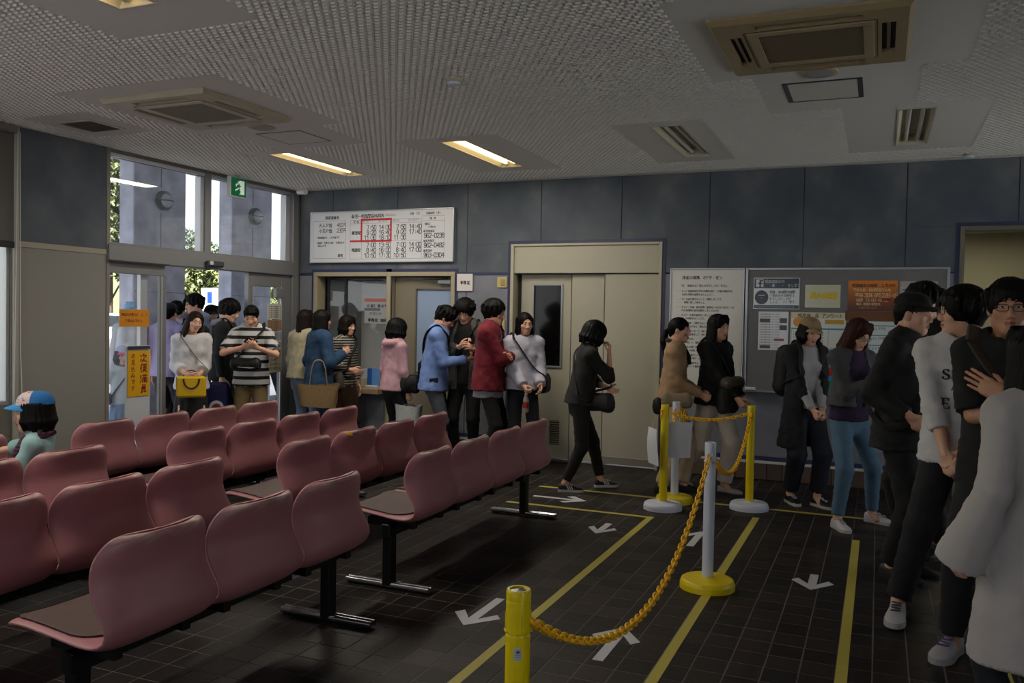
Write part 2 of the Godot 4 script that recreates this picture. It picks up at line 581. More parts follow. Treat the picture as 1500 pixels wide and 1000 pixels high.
func ceiling_relief(ce: Node3D):
	# a square of ceiling board 0.24 x 0.24 with staggered ribs, repeated except where the boards are plain
	for h in light_holes: flat_zones.append(Rect2(h).grow(0.15))
	flat_zones.append_array([rc(-5.3, -5.65, -4.05, -4.35), rc(-4.95, -6.38, -4.3, -5.5), rc(-1.0, -5.5, 0.27, -4.2), rc(-0.74, -6.28, 0.0, -5.3), rc(-6.22, -5.42, -5.67, -4.85)])
	var m := Mb.new()
	for i in 5:
		for j in 6:
			var x := -0.12 + 0.048 * (i + 0.25 + 0.5 * (j % 2))
			var z := -0.12 + 0.04 * (j + 0.5)
			var a := [Vector3(x - 0.017, 0, z - 0.0145), Vector3(x + 0.017, 0, z - 0.0145), Vector3(x + 0.017, 0, z + 0.0145), Vector3(x - 0.017, 0, z + 0.0145)]
			var b := [Vector3(x - 0.011, -0.008, z - 0.008), Vector3(x + 0.011, -0.008, z - 0.008), Vector3(x + 0.011, -0.008, z + 0.010), Vector3(x - 0.011, -0.008, z + 0.010)]
			m.quad(b[0], b[1], b[2], b[3])
			for k in 4: m.quad(a[k], a[(k + 1) % 4], b[(k + 1) % 4], b[k])
	var spots := []
	for i in 41:
		for j in 47:
			var c := Vector2(LEFT + 0.06 + 0.24 * (i + 0.5), BACK + 0.14 + 0.24 * (j + 0.5))
			if c.x > RIGHT - 0.1 or c.y > REAR - 0.1: continue
			var r := Rect2(c - Vector2(0.11, 0.11), Vector2(0.22, 0.22))
			var ok := true
			for f in flat_zones:
				if r.intersects(f): ok = false
			if ok: spots.append(c)
	var mm := MultiMesh.new()
	mm.transform_format = MultiMesh.TRANSFORM_3D
	mm.mesh = m.mesh()
	mm.instance_count = spots.size()
	for i in spots.size(): mm.set_instance_transform(i, Transform3D(Basis(), Vector3(spots[i].x, CEIL, spots[i].y)))
	var mi := MultiMeshInstance3D.new()
	mi.name = "acoustic_ribs"
	mi.multimesh = mm
	mi.material_override = mat(Color(0.84, 0.84, 0.82), 0.85)
	mi.set_meta("kind", "stuff")
	ce.add_child(mi)

func build_office():
	var beige := mat(Color(0.62, 0.585, 0.49), 0.5)
	var dark := mat(Color(0.12, 0.125, 0.13), 0.4, 0.3)
	var w := thing("window_1", "beige framed office hatch window with dark glass under the timetable board", "window")
	w.set_meta("kind", "structure")
	var f := Mb.new()
	f.span(Vector3(-6.37, 0.62, BACK - 0.16), Vector3(-6.32, 2.06, BACK + 0.02), 0.004)
	f.span(Vector3(-5.337, 0.62, BACK - 0.16), Vector3(-5.281, 2.06, BACK + 0.02), 0.004)
	f.span(Vector3(-6.32, 2.01, BACK - 0.16), Vector3(-5.337, 2.06, BACK + 0.02), 0.004)
	part("frame", f, beige, w)
	part("inner_frame", frame4(Vector3(-6.25, 0.70, BACK - 0.12), Vector3(-5.337, 2.0, BACK - 0.10), 0.03, 2), dark, w)
	part("inner_frame", sp(Vector3(-5.98, 0.72, BACK - 0.105), Vector3(-5.95, 1.98, BACK - 0.075)), dark, w)
	part("pane", sp(Vector3(-6.22, 0.72, BACK - 0.117), Vector3(-5.96, 1.98, BACK - 0.113)), glass_mat(), w)
	part("pane", sp(Vector3(-5.95, 0.72, BACK - 0.092), Vector3(-5.34, 1.98, BACK - 0.088)), glass_mat(), w)
	# pale cabinet added inside, standing in for the bright reflection on the hatch glass
	var lk := thing("reflection_locker", "added pale steel cabinet standing in for the bright reflection in the hatch glass", "reflection_locker", Vector3(-5.9, 0, BACK - 1.2))
	part("body", bx(Vector3(0, 1.0, 0), Vector3(0.85, 2.0, 0.45), 0.01), mat(Color(0.93, 0.94, 0.96), 0.4), lk)
	for k in 2:
		part("door", bx(Vector3(-0.2 + 0.41 * k, 1.0, 0.23), Vector3(0.39, 1.92, 0.015), 0.005), mat(Color(0.93, 0.94, 0.96), 0.4), lk)
		part("handle", bx(Vector3(-0.05 + 0.1 * k, 1.05, 0.245), Vector3(0.02, 0.1, 0.02), 0.004), dark, lk)
	var ct := solo("counter", sp(Vector3(-6.34, 0.632, BACK - 0.16), Vector3(-5.30, 0.70, BACK + 0.24), 0.008), mat(Color(0.60, 0.52, 0.42), 0.45), "light wood service counter ledge under the office hatch", "counter")
	# on the counter
	solo("tissue_box", bx(Vector3(-5.66, 0.755, BACK + 0.08), Vector3(0.17, 0.11, 0.13), 0.006), mat(Color(0.72, 0.68, 0.55), 0.6), "small cream box on the counter under the hatch", "box")
	var lt := thing("leaflet_holder", "clear holder of blue and white leaflets on the counter", "leaflets", Vector3(-5.52, 0.70, BACK + 0.02))
	part("stand", bx(Vector3(0, 0.01, 0), Vector3(0.22, 0.02, 0.1), 0.003), mat(Color(0.8, 0.82, 0.85), 0.2), lt)
	for k in 3:
		part("leaflet", bx(Vector3(-0.07 + 0.07 * k, 0.12, 0.012 * k), Vector3(0.1, 0.2, 0.004), 0.0, ), mat([Color(0.75, 0.8, 0.9), Color(0.15, 0.35, 0.65), Color(0.35, 0.55, 0.8)][k], 0.3), lt)
	var ib := thing("stamp_pad", "small blue topped box left of the cream box on the counter", "box", Vector3(-5.82, 0.70, BACK + 0.06))
	part("body", bx(Vector3(0, 0.03, 0), Vector3(0.11, 0.06, 0.08), 0.005), mat(Color(0.75, 0.78, 0.85), 0.4), ib)
	part("lid", bx(Vector3(0, 0.068, 0), Vector3(0.08, 0.016, 0.06), 0.004), mat(Color(0.05, 0.10, 0.75), 0.3), ib)
	# office door
	var d := thing("door_3", "beige steel office door with a tall frosted glass pane and a closer arm", "door")
	d.set_meta("kind", "structure")
	var df := Mb.new()
	df.span(Vector3(-5.281, 2.01, BACK - 0.16), Vector3(-4.44, 2.06, BACK + 0.02), 0.004)
	df.span(Vector3(-4.49, 0, BACK - 0.16), Vector3(-4.44, 2.01, BACK + 0.02), 0.004)
	part("frame", df, beige, d)
	part("frame", sp(Vector3(-5.337, 0, BACK - 0.16), Vector3(-5.281, 0.62, BACK + 0.02), 0.004), beige, d)
	var leaf_h := [rc(-4.985, 0.9, -4.535, 1.86)]
	part("door_leaf", slab(carve(rc(-5.27, 0.01, -4.495, 2.0), leaf_h), 2, BACK - 0.12, BACK - 0.08), mat(Color(0.48, 0.45, 0.385), 0.5), d)
	var fz := mat(Color(0.55, 0.63, 0.75), 0.35)  # opaque pane; light from behind is put into its pale blue colour
	part("pane", sp(Vector3(-4.985, 0.9, BACK - 0.105), Vector3(-4.535, 1.86, BACK - 0.095)), fz, d)
	part("pane_frame", frame4(Vector3(-5.0, 0.885, BACK - 0.082), Vector3(-4.52, 1.875, BACK - 0.072), 0.018, 2), mat(Color(0.40, 0.37, 0.31), 0.5), d)
	var cl := Mb.new()
	cl.box(Vector3(-4.60, 1.945, BACK - 0.05), Vector3(0.17, 0.05, 0.05), 0.006)
	part("door_closer", cl, mat(Color(0.62, 0.64, 0.66), 0.3, 0.8), d)
	var ca := Mb.new()
	ca.tube([Vector3(-4.56, 1.98, BACK - 0.04), Vector3(-4.85, 1.985, BACK + 0.02)], 0.012, 6)
	part("closer_arm", ca, mat(Color(0.16, 0.15, 0.14), 0.4, 0.6), d)
	var kn := Mb.new()
	kn.tube([Vector3(-5.2, 0.98, BACK - 0.08), Vector3(-5.2, 0.98, BACK - 0.03), Vector3(-5.10, 0.98, BACK - 0.03)], 0.011, 8)
	part("handle", kn, mat(Color(0.6, 0.6, 0.6), 0.3, 0.9), d)

func build_big_door():
	var cream := mat(Color(0.665, 0.65, 0.58), 0.5)
	var d := thing("door_1", "wide cream steel sliding door of three leaves under a deep header panel", "door")
	d.set_meta("kind", "structure")
	var f := Mb.new()
	f.span(Vector3(-3.757, 0, BACK - 0.16), Vector3(-3.72, 2.36, BACK + 0.016), 0.003)
	f.span(Vector3(-2.10, 0, BACK - 0.16), Vector3(-2.067, 2.36, BACK + 0.016), 0.003)
	f.span(Vector3(-3.72, 2.335, BACK - 0.16), Vector3(-2.10, 2.36, BACK + 0.016), 0.003)
	part("frame", f, mat(Color(0.68, 0.655, 0.56), 0.5), d)
	part("header_panel", sp(Vector3(-3.72, 2.04, BACK - 0.12), Vector3(-2.10, 2.335, BACK - 0.004), 0.004), cream, d)
	part("header_track", sp(Vector3(-3.72, 2.03, BACK - 0.15), Vector3(-2.10, 2.04, BACK - 0.03)), mat(Color(0.12, 0.12, 0.12), 0.6), d)
	part("jamb_gap", sp(Vector3(-3.72, 0.0, BACK - 0.158), Vector3(-3.665, 2.03, BACK - 0.13)), mat(Color(0.10, 0.10, 0.10), 0.8), d)
	var hole := [rc(-3.514, 1.03, -3.196, 1.91), rc(-3.31, 0.165, -3.19, 0.436)]
	var l1 := part("door_leaf", slab(carve(rc(-3.665, 0.02, -3.03, 2.03), hole), 2, BACK - 0.13, BACK - 0.10), cream, d)
	part("pane", sp(Vector3(-3.514, 1.03, BACK - 0.12), Vector3(-3.196, 1.91, BACK - 0.112)), mat(Color(0.035, 0.036, 0.04), 0.12), l1)
	part("pane_frame", frame4(Vector3(-3.535, 1.01, BACK - 0.10), Vector3(-3.175, 1.93, BACK - 0.085), 0.022, 2), mat(Color(0.62, 0.63, 0.65), 0.35, 0.6), l1)
	part("backing", sp(Vector3(-3.32, 0.155, BACK - 0.14), Vector3(-3.18, 0.446, BACK - 0.132)), mat(Color(0.06, 0.06, 0.06), 0.8), l1)
	var slat := bx(Vector3.ZERO, Vector3(0.125, 0.014, 0.006), 0.0).mesh()
	for k in 11:
		part("slat", slat, mat(Color(0.58, 0.56, 0.49), 0.5), l1, Transform3D(Basis(Vector3.RIGHT, 0.6), Vector3(-3.25, 0.178 + 0.0245 * k, BACK - 0.105)))
	part("door_leaf", sp(Vector3(-3.064, 0.02, BACK - 0.095), Vector3(-2.65, 2.03, BACK - 0.065), 0.003), cream, d)
	part("door_leaf", sp(Vector3(-2.683, 0.02, BACK - 0.06), Vector3(-2.10, 2.03, BACK - 0.03), 0.003), cream, d)
	for gx in [-3.067, -2.686]: part("shade_strip", sp(Vector3(gx - 0.004, 0.02, BACK - 0.10), Vector3(gx + 0.003, 2.03, BACK - (0.063 if gx < -3.0 else 0.028))), mat(Color(0.30, 0.29, 0.26), 0.7), d)  # dark strips paint the shade along the leaf edges
	part("kick_plate", sp(Vector3(-2.683, 0.02, BACK - 0.03), Vector3(-2.10, 0.10, BACK - 0.022), 0.002), mat(Color(0.55, 0.54, 0.50), 0.4, 0.3), d)
	part("sill", sp(Vector3(-3.72, 0.0, BACK - 0.16), Vector3(-2.10, 0.014, BACK + 0.01)), mat(Color(0.35, 0.34, 0.33), 0.4, 0.6), d)

func build_entrance():
	var alu := mat(Color(0.50, 0.505, 0.515), 0.42, 0.35)
	var alu_b := mat(Color(0.72, 0.73, 0.75), 0.35, 0.5)
	var darkm := mat(Color(0.13, 0.13, 0.14), 0.5)
	var x0 := LEFT - 0.12
	var x1 := LEFT - 0.02
	# transom window above
	var w := thing("window_2", "tall two-pane transom window above the entrance doors", "window")
	w.set_meta("kind", "structure")
	var f := Mb.new()
	f.span(Vector3(x0, 2.0, -5.90), Vector3(x1, 3.02, -5.87), 0.003)
	f.span(Vector3(x0, 2.0, -8.70), Vector3(x1 + 0.03, 3.02, -8.60), 0.004)
	f.span(Vector3(x0, 2.0, -7.24), Vector3(x1, 3.02, -7.15), 0.003)
	f.span(Vector3(x0 - 0.02, 2.165, -8.60), Vector3(x1 + 0.02, 2.185, -5.87), 0.003)
	part("frame", f, alu, w)
	part("stile", sp(Vector3(x0, 2.18, -7.15), Vector3(x1 - 0.02, 2.98, -7.10), 0.003), alu_b, w)
	part("stile", sp(Vector3(x0, 2.18, -8.60), Vector3(x1 - 0.02, 2.98, -8.52), 0.003), alu_b, w)
	for k in 3:
		part("head_rail", sp(Vector3(x0 + 0.034 * k, 2.985, -8.60), Vector3(x0 + 0.034 * k + 0.022, 3.02 - 0.008 * (k % 2), -5.87)), darkm if k == 1 else alu_b, w)
	part("pane", sp(Vector3(x0 + 0.045, 2.185, -7.15), Vector3(x0 + 0.051, 2.985, -5.87)), glass_mat(), w)
	part("pane", sp(Vector3(x0 + 0.045, 2.185, -8.60), Vector3(x0 + 0.051, 2.985, -7.24)), glass_mat(), w)
	# doors
	var d := thing("door_4", "glazed automatic entrance doors, slid open, with grey header", "door")
	d.set_meta("kind", "structure")
	part("header", sp(Vector3(x0 - 0.02, 2.01, -8.60), Vector3(x1 + 0.05, 2.165, -5.87), 0.006), alu, d)
	part("header_slot", sp(Vector3(x1 + 0.045, 2.004, -6.6), Vector3(x1 + 0.056, 2.018, -5.87)), darkm, d)
	var s := Mb.new()
	s.box(Vector3(x1 + 0.08, 2.062, -7.21), Vector3(0.06, 0.06, 0.24), 0.012)
	part("door_sensor", s, mat(Color(0.22, 0.23, 0.24), 0.4), d)
	part("sensor_lens", bx(Vector3(x1 + 0.112, 2.068, -7.13), Vector3(0.006, 0.04, 0.05), 0.004), mat(Color(0.7, 0.75, 0.8), 0.2), d)
	part("jamb", sp(Vector3(x0, 0, -8.70), Vector3(x1 + 0.03, 2.01, -8.60), 0.004), alu, d)
	part("jamb", sp(Vector3(x0, 0, -5.90), Vector3(x1, 2.01, -5.87), 0.004), alu, d)
	# fixed light left of the opening, its sliding leaf behind
	var a := Mb.new()
	a.span(Vector3(x0 + 0.06, 1.90, -6.60), Vector3(x1, 2.01, -5.87), 0.004)
	part("top_rail", a, alu, d)
	part("stile", sp(Vector3(x0 + 0.06, 0, -6.62), Vector3(x1, 1.90, -6.535), 0.004), alu, d)
	part("stile", sp(Vector3(x1 - 0.012, 0, -6.56), Vector3(x1 + 0.006, 1.90, -6.545)), alu_b, d)
	part("bottom_rail", sp(Vector3(x0 + 0.06, 0, -6.535), Vector3(x1, 0.12, -5.87), 0.004), alu, d)
	part("pane", sp(Vector3(x0 + 0.09, 0.12, -6.535), Vector3(x0 + 0.096, 1.90, -5.87)), glass_mat(0.02, Color(0.9, 0.95, 0.97), 0.35), d)
	part("stile", sp(Vector3(x0 - 0.01, 0, -6.43), Vector3(x0 + 0.04, 1.92, -6.345), 0.004), alu_b, d)
	part("pane", sp(Vector3(x0 + 0.01, 0.1, -6.345), Vector3(x0 + 0.016, 1.92, -5.90)), glass_mat(0.02, Color(0.9, 0.95, 0.97), 0.35), d)
	# right leaf
	var b := Mb.new()
	b.span(Vector3(x0 + 0.04, 0, -8.60), Vector3(x1, 2.01, -8.43), 0.004)
	b.span(Vector3(x0 + 0.04, 0, -7.90), Vector3(x1, 2.01, -7.84), 0.004)
	b.span(Vector3(x0 + 0.04, 1.86, -8.43), Vector3(x1, 2.01, -7.90), 0.004)
	b.span(Vector3(x0 + 0.04, 0, -8.43), Vector3(x1, 0.12, -7.90), 0.004)
	part("door_leaf", b, alu, d)
	part("stile", sp(Vector3(x1 - 0.01, 0, -7.925), Vector3(x1 + 0.004, 1.86, -7.905)), alu_b, d)
	part("stile", sp(Vector3(x1 - 0.01, 0, -8.44), Vector3(x1 + 0.004, 1.86, -8.415)), alu_b, d)
	part("pane", sp(Vector3(x0 + 0.07, 0.12, -8.43), Vector3(x0 + 0.076, 1.86, -7.90)), glass_mat(0.02, Color(0.9, 0.95, 0.97), 0.35), d)
	part("lock_box", bx(Vector3(x1 + 0.01, 1.79, -8.36), Vector3(0.05, 0.12, 0.14), 0.006), alu, d)
	part("threshold", sp(Vector3(x0 - 0.03, -0.01, -8.60), Vector3(x1 + 0.03, 0.006, -5.87)), mat(Color(0.5, 0.5, 0.5), 0.4, 0.7), d)
	# window with roller blind at the left edge
	var wins := [[-4.93, -2.4], [-1.9, 0.9]]
	for i in 2:
		var z0: float = wins[i][0]
		var z1: float = wins[i][1]
		var wn := thing("window_%d" % (3 + i), "aluminium side window under a half drawn roller blind" if i == 0 else "second aluminium side window further along the left wall", "window")
		wn.set_meta("kind", "structure")
		part("frame", frame4(Vector3(LEFT - 0.13, 0.75, z0), Vector3(LEFT - 0.04, 2.95, z1), 0.03, 0), alu_b, wn)
		part("mullion", sp(Vector3(LEFT - 0.12, 0.8, (z0 + z1) * 0.5 - 0.025), Vector3(LEFT - 0.05, 2.9, (z0 + z1) * 0.5 + 0.025), 0.003), alu_b, wn)
		part("pane", sp(Vector3(LEFT - 0.09, 0.8, z0 + 0.05), Vector3(LEFT - 0.084, 2.9, z1 - 0.05)), glass_mat(), wn)
	var bl := thing("roller_blind", "grey fabric roller blind drawn halfway down the side window, with a looped white cord", "blind", Vector3(LEFT, 0, -4.925))
	var fab := mat(Color(0.36, 0.355, 0.34), 0.9)
	part("fabric", sp(Vector3(0.012, 2.09, 0.0), Vector3(0.018, 3.0, 2.45)), fab, bl)
	part("roller", sp(Vector3(0.0, 2.98, 0.0), Vector3(0.07, 3.05, 2.45), 0.01), mat(Color(0.45, 0.44, 0.42), 0.6), bl)
	part("bottom_bar", sp(Vector3(0.004, 2.045, 0.0), Vector3(0.03, 2.10, 2.45), 0.006), mat(Color(0.12, 0.12, 0.13), 0.6), bl)
	var cd := Mb.new()
	var cp := []
	for k in 13:
		var t := PI * k / 12.0
		cp.append(Vector3(0.05, 0.79 - 0.1 * sin(t), -0.02 - 0.035 * cos(t)))
	cd.tube([Vector3(0.05, 3.0, -0.03), Vector3(0.05, 2.0, -0.035), Vector3(0.05, 1.2, -0.04)] + cp + [Vector3(0.05, 1.2, 0.012), Vector3(0.05, 2.0, 0.0), Vector3(0.05, 3.0, -0.01)], 0.004, 6)
	part("cord", cd, mat(Color(0.72, 0.72, 0.70), 0.6), bl)

func ceiling_lamp(x: float, z: float, lit: bool, label: String):
	var o := thing("ceiling_light", label, "light", Vector3(x, CEIL, z), 0.0, "recessed twin tube lights")
	var white := mat(Color(0.80, 0.78, 0.68), 0.5)
	var f := frame4(Vector3(-0.125, -0.006, -0.66), Vector3(0.125, 0.006, 0.66), 0.014, 1)
	part("frame", f, mat(Color(0.74, 0.73, 0.68), 0.5), o)
	var h := Mb.new()
	h.quad(Vector3(-0.06, 0.085, -0.645), Vector3(-0.06, 0.085, 0.645), Vector3(-0.112, 0.0, 0.645), Vector3(-0.112, 0.0, -0.645))
	h.quad(Vector3(0.112, 0.0, -0.645), Vector3(0.112, 0.0, 0.645), Vector3(0.06, 0.085, 0.645), Vector3(0.06, 0.085, -0.645))
	h.quad(Vector3(0.06, 0.085, -0.645), Vector3(0.06, 0.085, 0.645), Vector3(-0.06, 0.085, 0.645), Vector3(-0.06, 0.085, -0.645))
	h.quad(Vector3(-0.112, 0, -0.645), Vector3(0.112, 0, -0.645), Vector3(0.06, 0.085, -0.645), Vector3(-0.06, 0.085, -0.645))
	h.quad(Vector3(0.112, 0, 0.645), Vector3(-0.112, 0, 0.645), Vector3(-0.06, 0.085, 0.645), Vector3(0.06, 0.085, 0.645))
	part("reflector", h, white, o)
	var tm: StandardMaterial3D = mat(Color(0.85, 0.85, 0.82), 0.3)
	if lit:
		tm = StandardMaterial3D.new()
		tm.albedo_color = Color(0.9, 0.88, 0.8)
		tm.emission_enabled = true
		tm.emission = Color(1.0, 0.86, 0.62)
		tm.emission_energy_multiplier = 1.6
	for sx in [-0.045, 0.045]:
		var t := Mb.new()
		t.tube([Vector3(sx, 0.035, -0.59), Vector3(sx, 0.035, 0.59)], 0.016, 10)
		part("tube_lamp", t, tm, o)
		for sz in [-0.615, 0.615]:
			part("socket", bx(Vector3(sx, 0.045, sz), Vector3(0.035, 0.06, 0.04), 0.005), mat(Color(0.75, 0.74, 0.70), 0.5), o)
	if lit:
		var l := AreaLight3D.new()
		l.name = "glow"
		l.area_size = Vector2(0.2, 1.2)
		l.light_color = Color(1.0, 0.965, 0.90)
		l.light_energy = LAMP_ENERGY
		l.shadow_enabled = true
		l.position = Vector3(0, -0.012, 0)
		l.rotation.x = -PI / 2
		o.add_child(l)

const LAMP_ENERGY := 1.0

func build_ceiling_things():
	ceiling_lamp(-5.23, -7.25, true, "lit twin tube ceiling light nearest the entrance doors")
	ceiling_lamp(-3.40, -7.25, true, "lit twin tube ceiling light above the queue by the cream sliding door")
	ceiling_lamp(-1.56, -7.25, false, "unlit twin tube ceiling light left of the two dark ones, above the white notice panel")
	ceiling_lamp(0.2, -7.25, false, "unlit twin tube ceiling light on the right, above the pinboard")
	ceiling_lamp(-3.40, -2.55, true, "lit ceiling light cut off by the top edge of the photo")
	ceiling_lamp(-5.23, -2.55, true, "lit ceiling light outside the view, over the left rows")
	ceiling_lamp(-1.56, -2.55, false, "unlit ceiling light outside the view, near the camera")
	ceiling_lamp(0.2, -2.55, false, "unlit ceiling light outside the view, over the queue")
	aircon(Vector3(-4.67, CEIL, -4.98), Color(0.68, 0.65, 0.56), "cream four-way ceiling air conditioner near the entrance")
	aircon(Vector3(-0.365, CEIL, -4.83), Color(0.60, 0.535, 0.40), "yellowed ceiling air conditioner with a dusty grille, above the chain barrier")
	# round speakers beside the air conditioners
	for s in [[Vector3(-4.63, CEIL, -5.63), "round flush ceiling speaker beside the cream air conditioner"], [Vector3(-0.374, CEIL, -5.48), "round ceiling speaker between the yellowed air conditioner and the hatch"]]:
		var o := thing("ceiling_speaker", s[1], "speaker", s[0], 0.0)
		var m := Mb.new()
		m.lathe([Vector2(0.11, 0), Vector2(0.108, -0.008), Vector2(0.085, -0.012)], 28)
		part("ring", m, mat(Color(0.70, 0.66, 0.52), 0.5), o)
		m = Mb.new()
		m.lathe([Vector2(0.088, -0.010), Vector2(0.05, -0.015), Vector2(0.0005, -0.016)], 28)
		part("grille", m, mat(Color(0.60, 0.61, 0.62), 0.6), o)
	for s in [[Vector3(-2.51, CEIL, -4.88), "white smoke detector in the middle of the ceiling"], [Vector3(0.68, CEIL, -8.45), "small white detector on the ceiling above the passage"]]:
		var o := thing("smoke_detector", s[1], "detector", s[0])
		var m := Mb.new()
		m.lathe([Vector2(0.058, 0.0), Vector2(0.058, -0.012), Vector2(0.052, -0.02), Vector2(0.040, -0.024)], 24)
		part("base", m, mat(Color(0.72, 0.68, 0.58), 0.5), o)
		m = Mb.new()
		m.lathe([Vector2(0.042, -0.022), Vector2(0.042, -0.036), Vector2(0.034, -0.044), Vector2(0.0005, -0.046)], 24)
		part("sensor_cap", m, mat(Color(0.80, 0.84, 0.88), 0.35), o)
	# hatches
	var h := thing("ceiling_hatch", "dark edged access hatch in the ceiling by the yellowed air conditioner", "hatch", Vector3(-0.372, CEIL, -5.91))
	var hf := Mb.new()
	hf.span(Vector3(-0.235, -0.006, -0.24), Vector3(-0.205, 0.002, 0.24), 0.002)
	hf.span(Vector3(0.205, -0.006, -0.24), Vector3(0.235, 0.002, 0.24), 0.002)
	hf.span(Vector3(-0.205, -0.006, -0.24), Vector3(0.205, 0.002, -0.225), 0.002)
	hf.span(Vector3(-0.205, -0.006, 0.225), Vector3(0.205, 0.002, 0.24), 0.002)
	part("frame", hf, mat(Color(0.28, 0.30, 0.33), 0.4, 0.5), h)
	part("lid", sp(Vector3(-0.205, -0.004, -0.225), Vector3(0.205, 0.0, 0.225), 0.001), mat(Color(0.82, 0.82, 0.79), 0.7), h)
	var h2 := thing("ceiling_hatch", "pale access hatch in the ceiling beside the cream air conditioner", "hatch", Vector3(-4.63, CEIL, -6.05))
	part("frame", frame4(Vector3(-0.225, -0.005, -0.225), Vector3(0.225, 0.002, 0.225), 0.012, 1), mat(Color(0.42, 0.42, 0.41), 0.5), h2)
	part("lid", sp(Vector3(-0.213, -0.004, -0.213), Vector3(0.213, 0.0, 0.213), 0.001), mat(Color(0.84, 0.84, 0.82), 0.8), h2)
	var ex := thing("ceiling_vent", "square dark ceiling air vent near the left wall", "vent", Vector3(-5.945, CEIL, -5.14))
	part("frame", frame4(Vector3(-0.18, -0.012, -0.18), Vector3(0.18, 0.0, 0.18), 0.02, 1), mat(Color(0.72, 0.72, 0.70), 0.4), ex)
	part("backing", sp(Vector3(-0.16, -0.002, -0.16), Vector3(0.16, 0.0, 0.16)), mat(Color(0.10, 0.10, 0.10), 0.8), ex)
	var slat := bx(Vector3.ZERO, Vector3(0.32, 0.003, 0.022)).mesh()
	for k in 12:
		part("slat", slat, mat(Color(0.42, 0.40, 0.37), 0.6), ex, Transform3D(Basis(Vector3.RIGHT, 0.5), Vector3(0, -0.008, -0.146 + 0.0265 * k)))
	var cc := thing("security_camera", "small white dome camera on the ceiling in the corner above the timetable", "camera", Vector3(-6.36, CEIL, -8.5))
	var cm := Mb.new()
	cm.lathe([Vector2(0.05, 0), Vector2(0.05, -0.025), Vector2(0.045, -0.03)], 20)
	part("mount", cm, mat(Color(0.8, 0.8, 0.8), 0.4), cc)
	cm = Mb.new()
	cm.tube([Vector3(-0.06, -0.05, 0.02), Vector3(0.07, -0.055, 0.05)], [0.03, 0.034], 14)
	part("housing", cm, mat(Color(0.84, 0.84, 0.84), 0.35), cc)

func aircon(at: Vector3, col: Color, label: String):
	var o := thing("air_conditioner", label, "air conditioner", at)
	var m := mat(col, 0.45)
	# face with four outlet slots and the intake opening cut through, edge sloping to the ceiling
	var holes := [rc(-0.28, -0.28, 0.28, 0.28)]
	var slots := [rc(-0.25, -0.40, 0.25, -0.335), rc(-0.25, 0.335, 0.25, 0.40), rc(-0.40, -0.25, -0.335, 0.25), rc(0.335, -0.25, 0.40, 0.25)]
	var face := slab(carve(rc(-0.455, -0.455, 0.455, 0.455), holes + slots), 1, -0.035, -0.012, 0.0)
	var r0 := []
	for e in [[0.475, 0.0], [0.475, -0.012], [0.455, -0.035]]:
		var row := PackedVector3Array()
		for k in [[-1, -1], [1, -1], [1, 1], [-1, 1]]: row.append(Vector3(k[0] * e[0], e[1], k[1] * e[0]))
		r0.append(row)
	for i in 2:
		for k in 4: face.quad(r0[i][k], r0[i][(k + 1) % 4], r0[i + 1][(k + 1) % 4], r0[i + 1][k])
	part("face_panel", face, m, o)
	part("slot_cavity", sp(Vector3(-0.44, -0.013, -0.44), Vector3(0.44, -0.004, 0.44)), mat(Color(0.03, 0.03, 0.03), 0.7), o)
	for k in 4:
		var v := part("louver", bx(Vector3(0, -0.021, 0.367), Vector3(0.49, 0.005, 0.018), 0.002), mat(col.darkened(0.2), 0.45), o, Transform3D(Basis(Vector3.UP, PI / 2 * k), Vector3.ZERO))
	part("intake_frame", frame4(Vector3(-0.30, -0.042, -0.30), Vector3(0.30, -0.02, 0.30), 0.05, 1), mat(col.lightened(0.1), 0.45), o)
	var g := part("intake_grille", sp(Vector3(-0.25, -0.030, -0.25), Vector3(0.25, -0.026, 0.25)), mat(col.darkened(0.45), 0.7), o)
	var fin := bx(Vector3.ZERO, Vector3(0.5, 0.006, 0.005)).mesh()
	for k in 24:
		part("slat", fin, mat(col.darkened(0.28), 0.6), g, Transform3D(Basis(), Vector3(0, -0.034, -0.24 + 0.0209 * k)))
	for k in 4:
		part("seam", bx(Vector3(0, -0.0355, 0.315), Vector3(0.62, 0.002, 0.004)), mat(col.darkened(0.6), 0.7), o, Transform3D(Basis(Vector3.UP, PI / 2 * k), Vector3.ZERO))

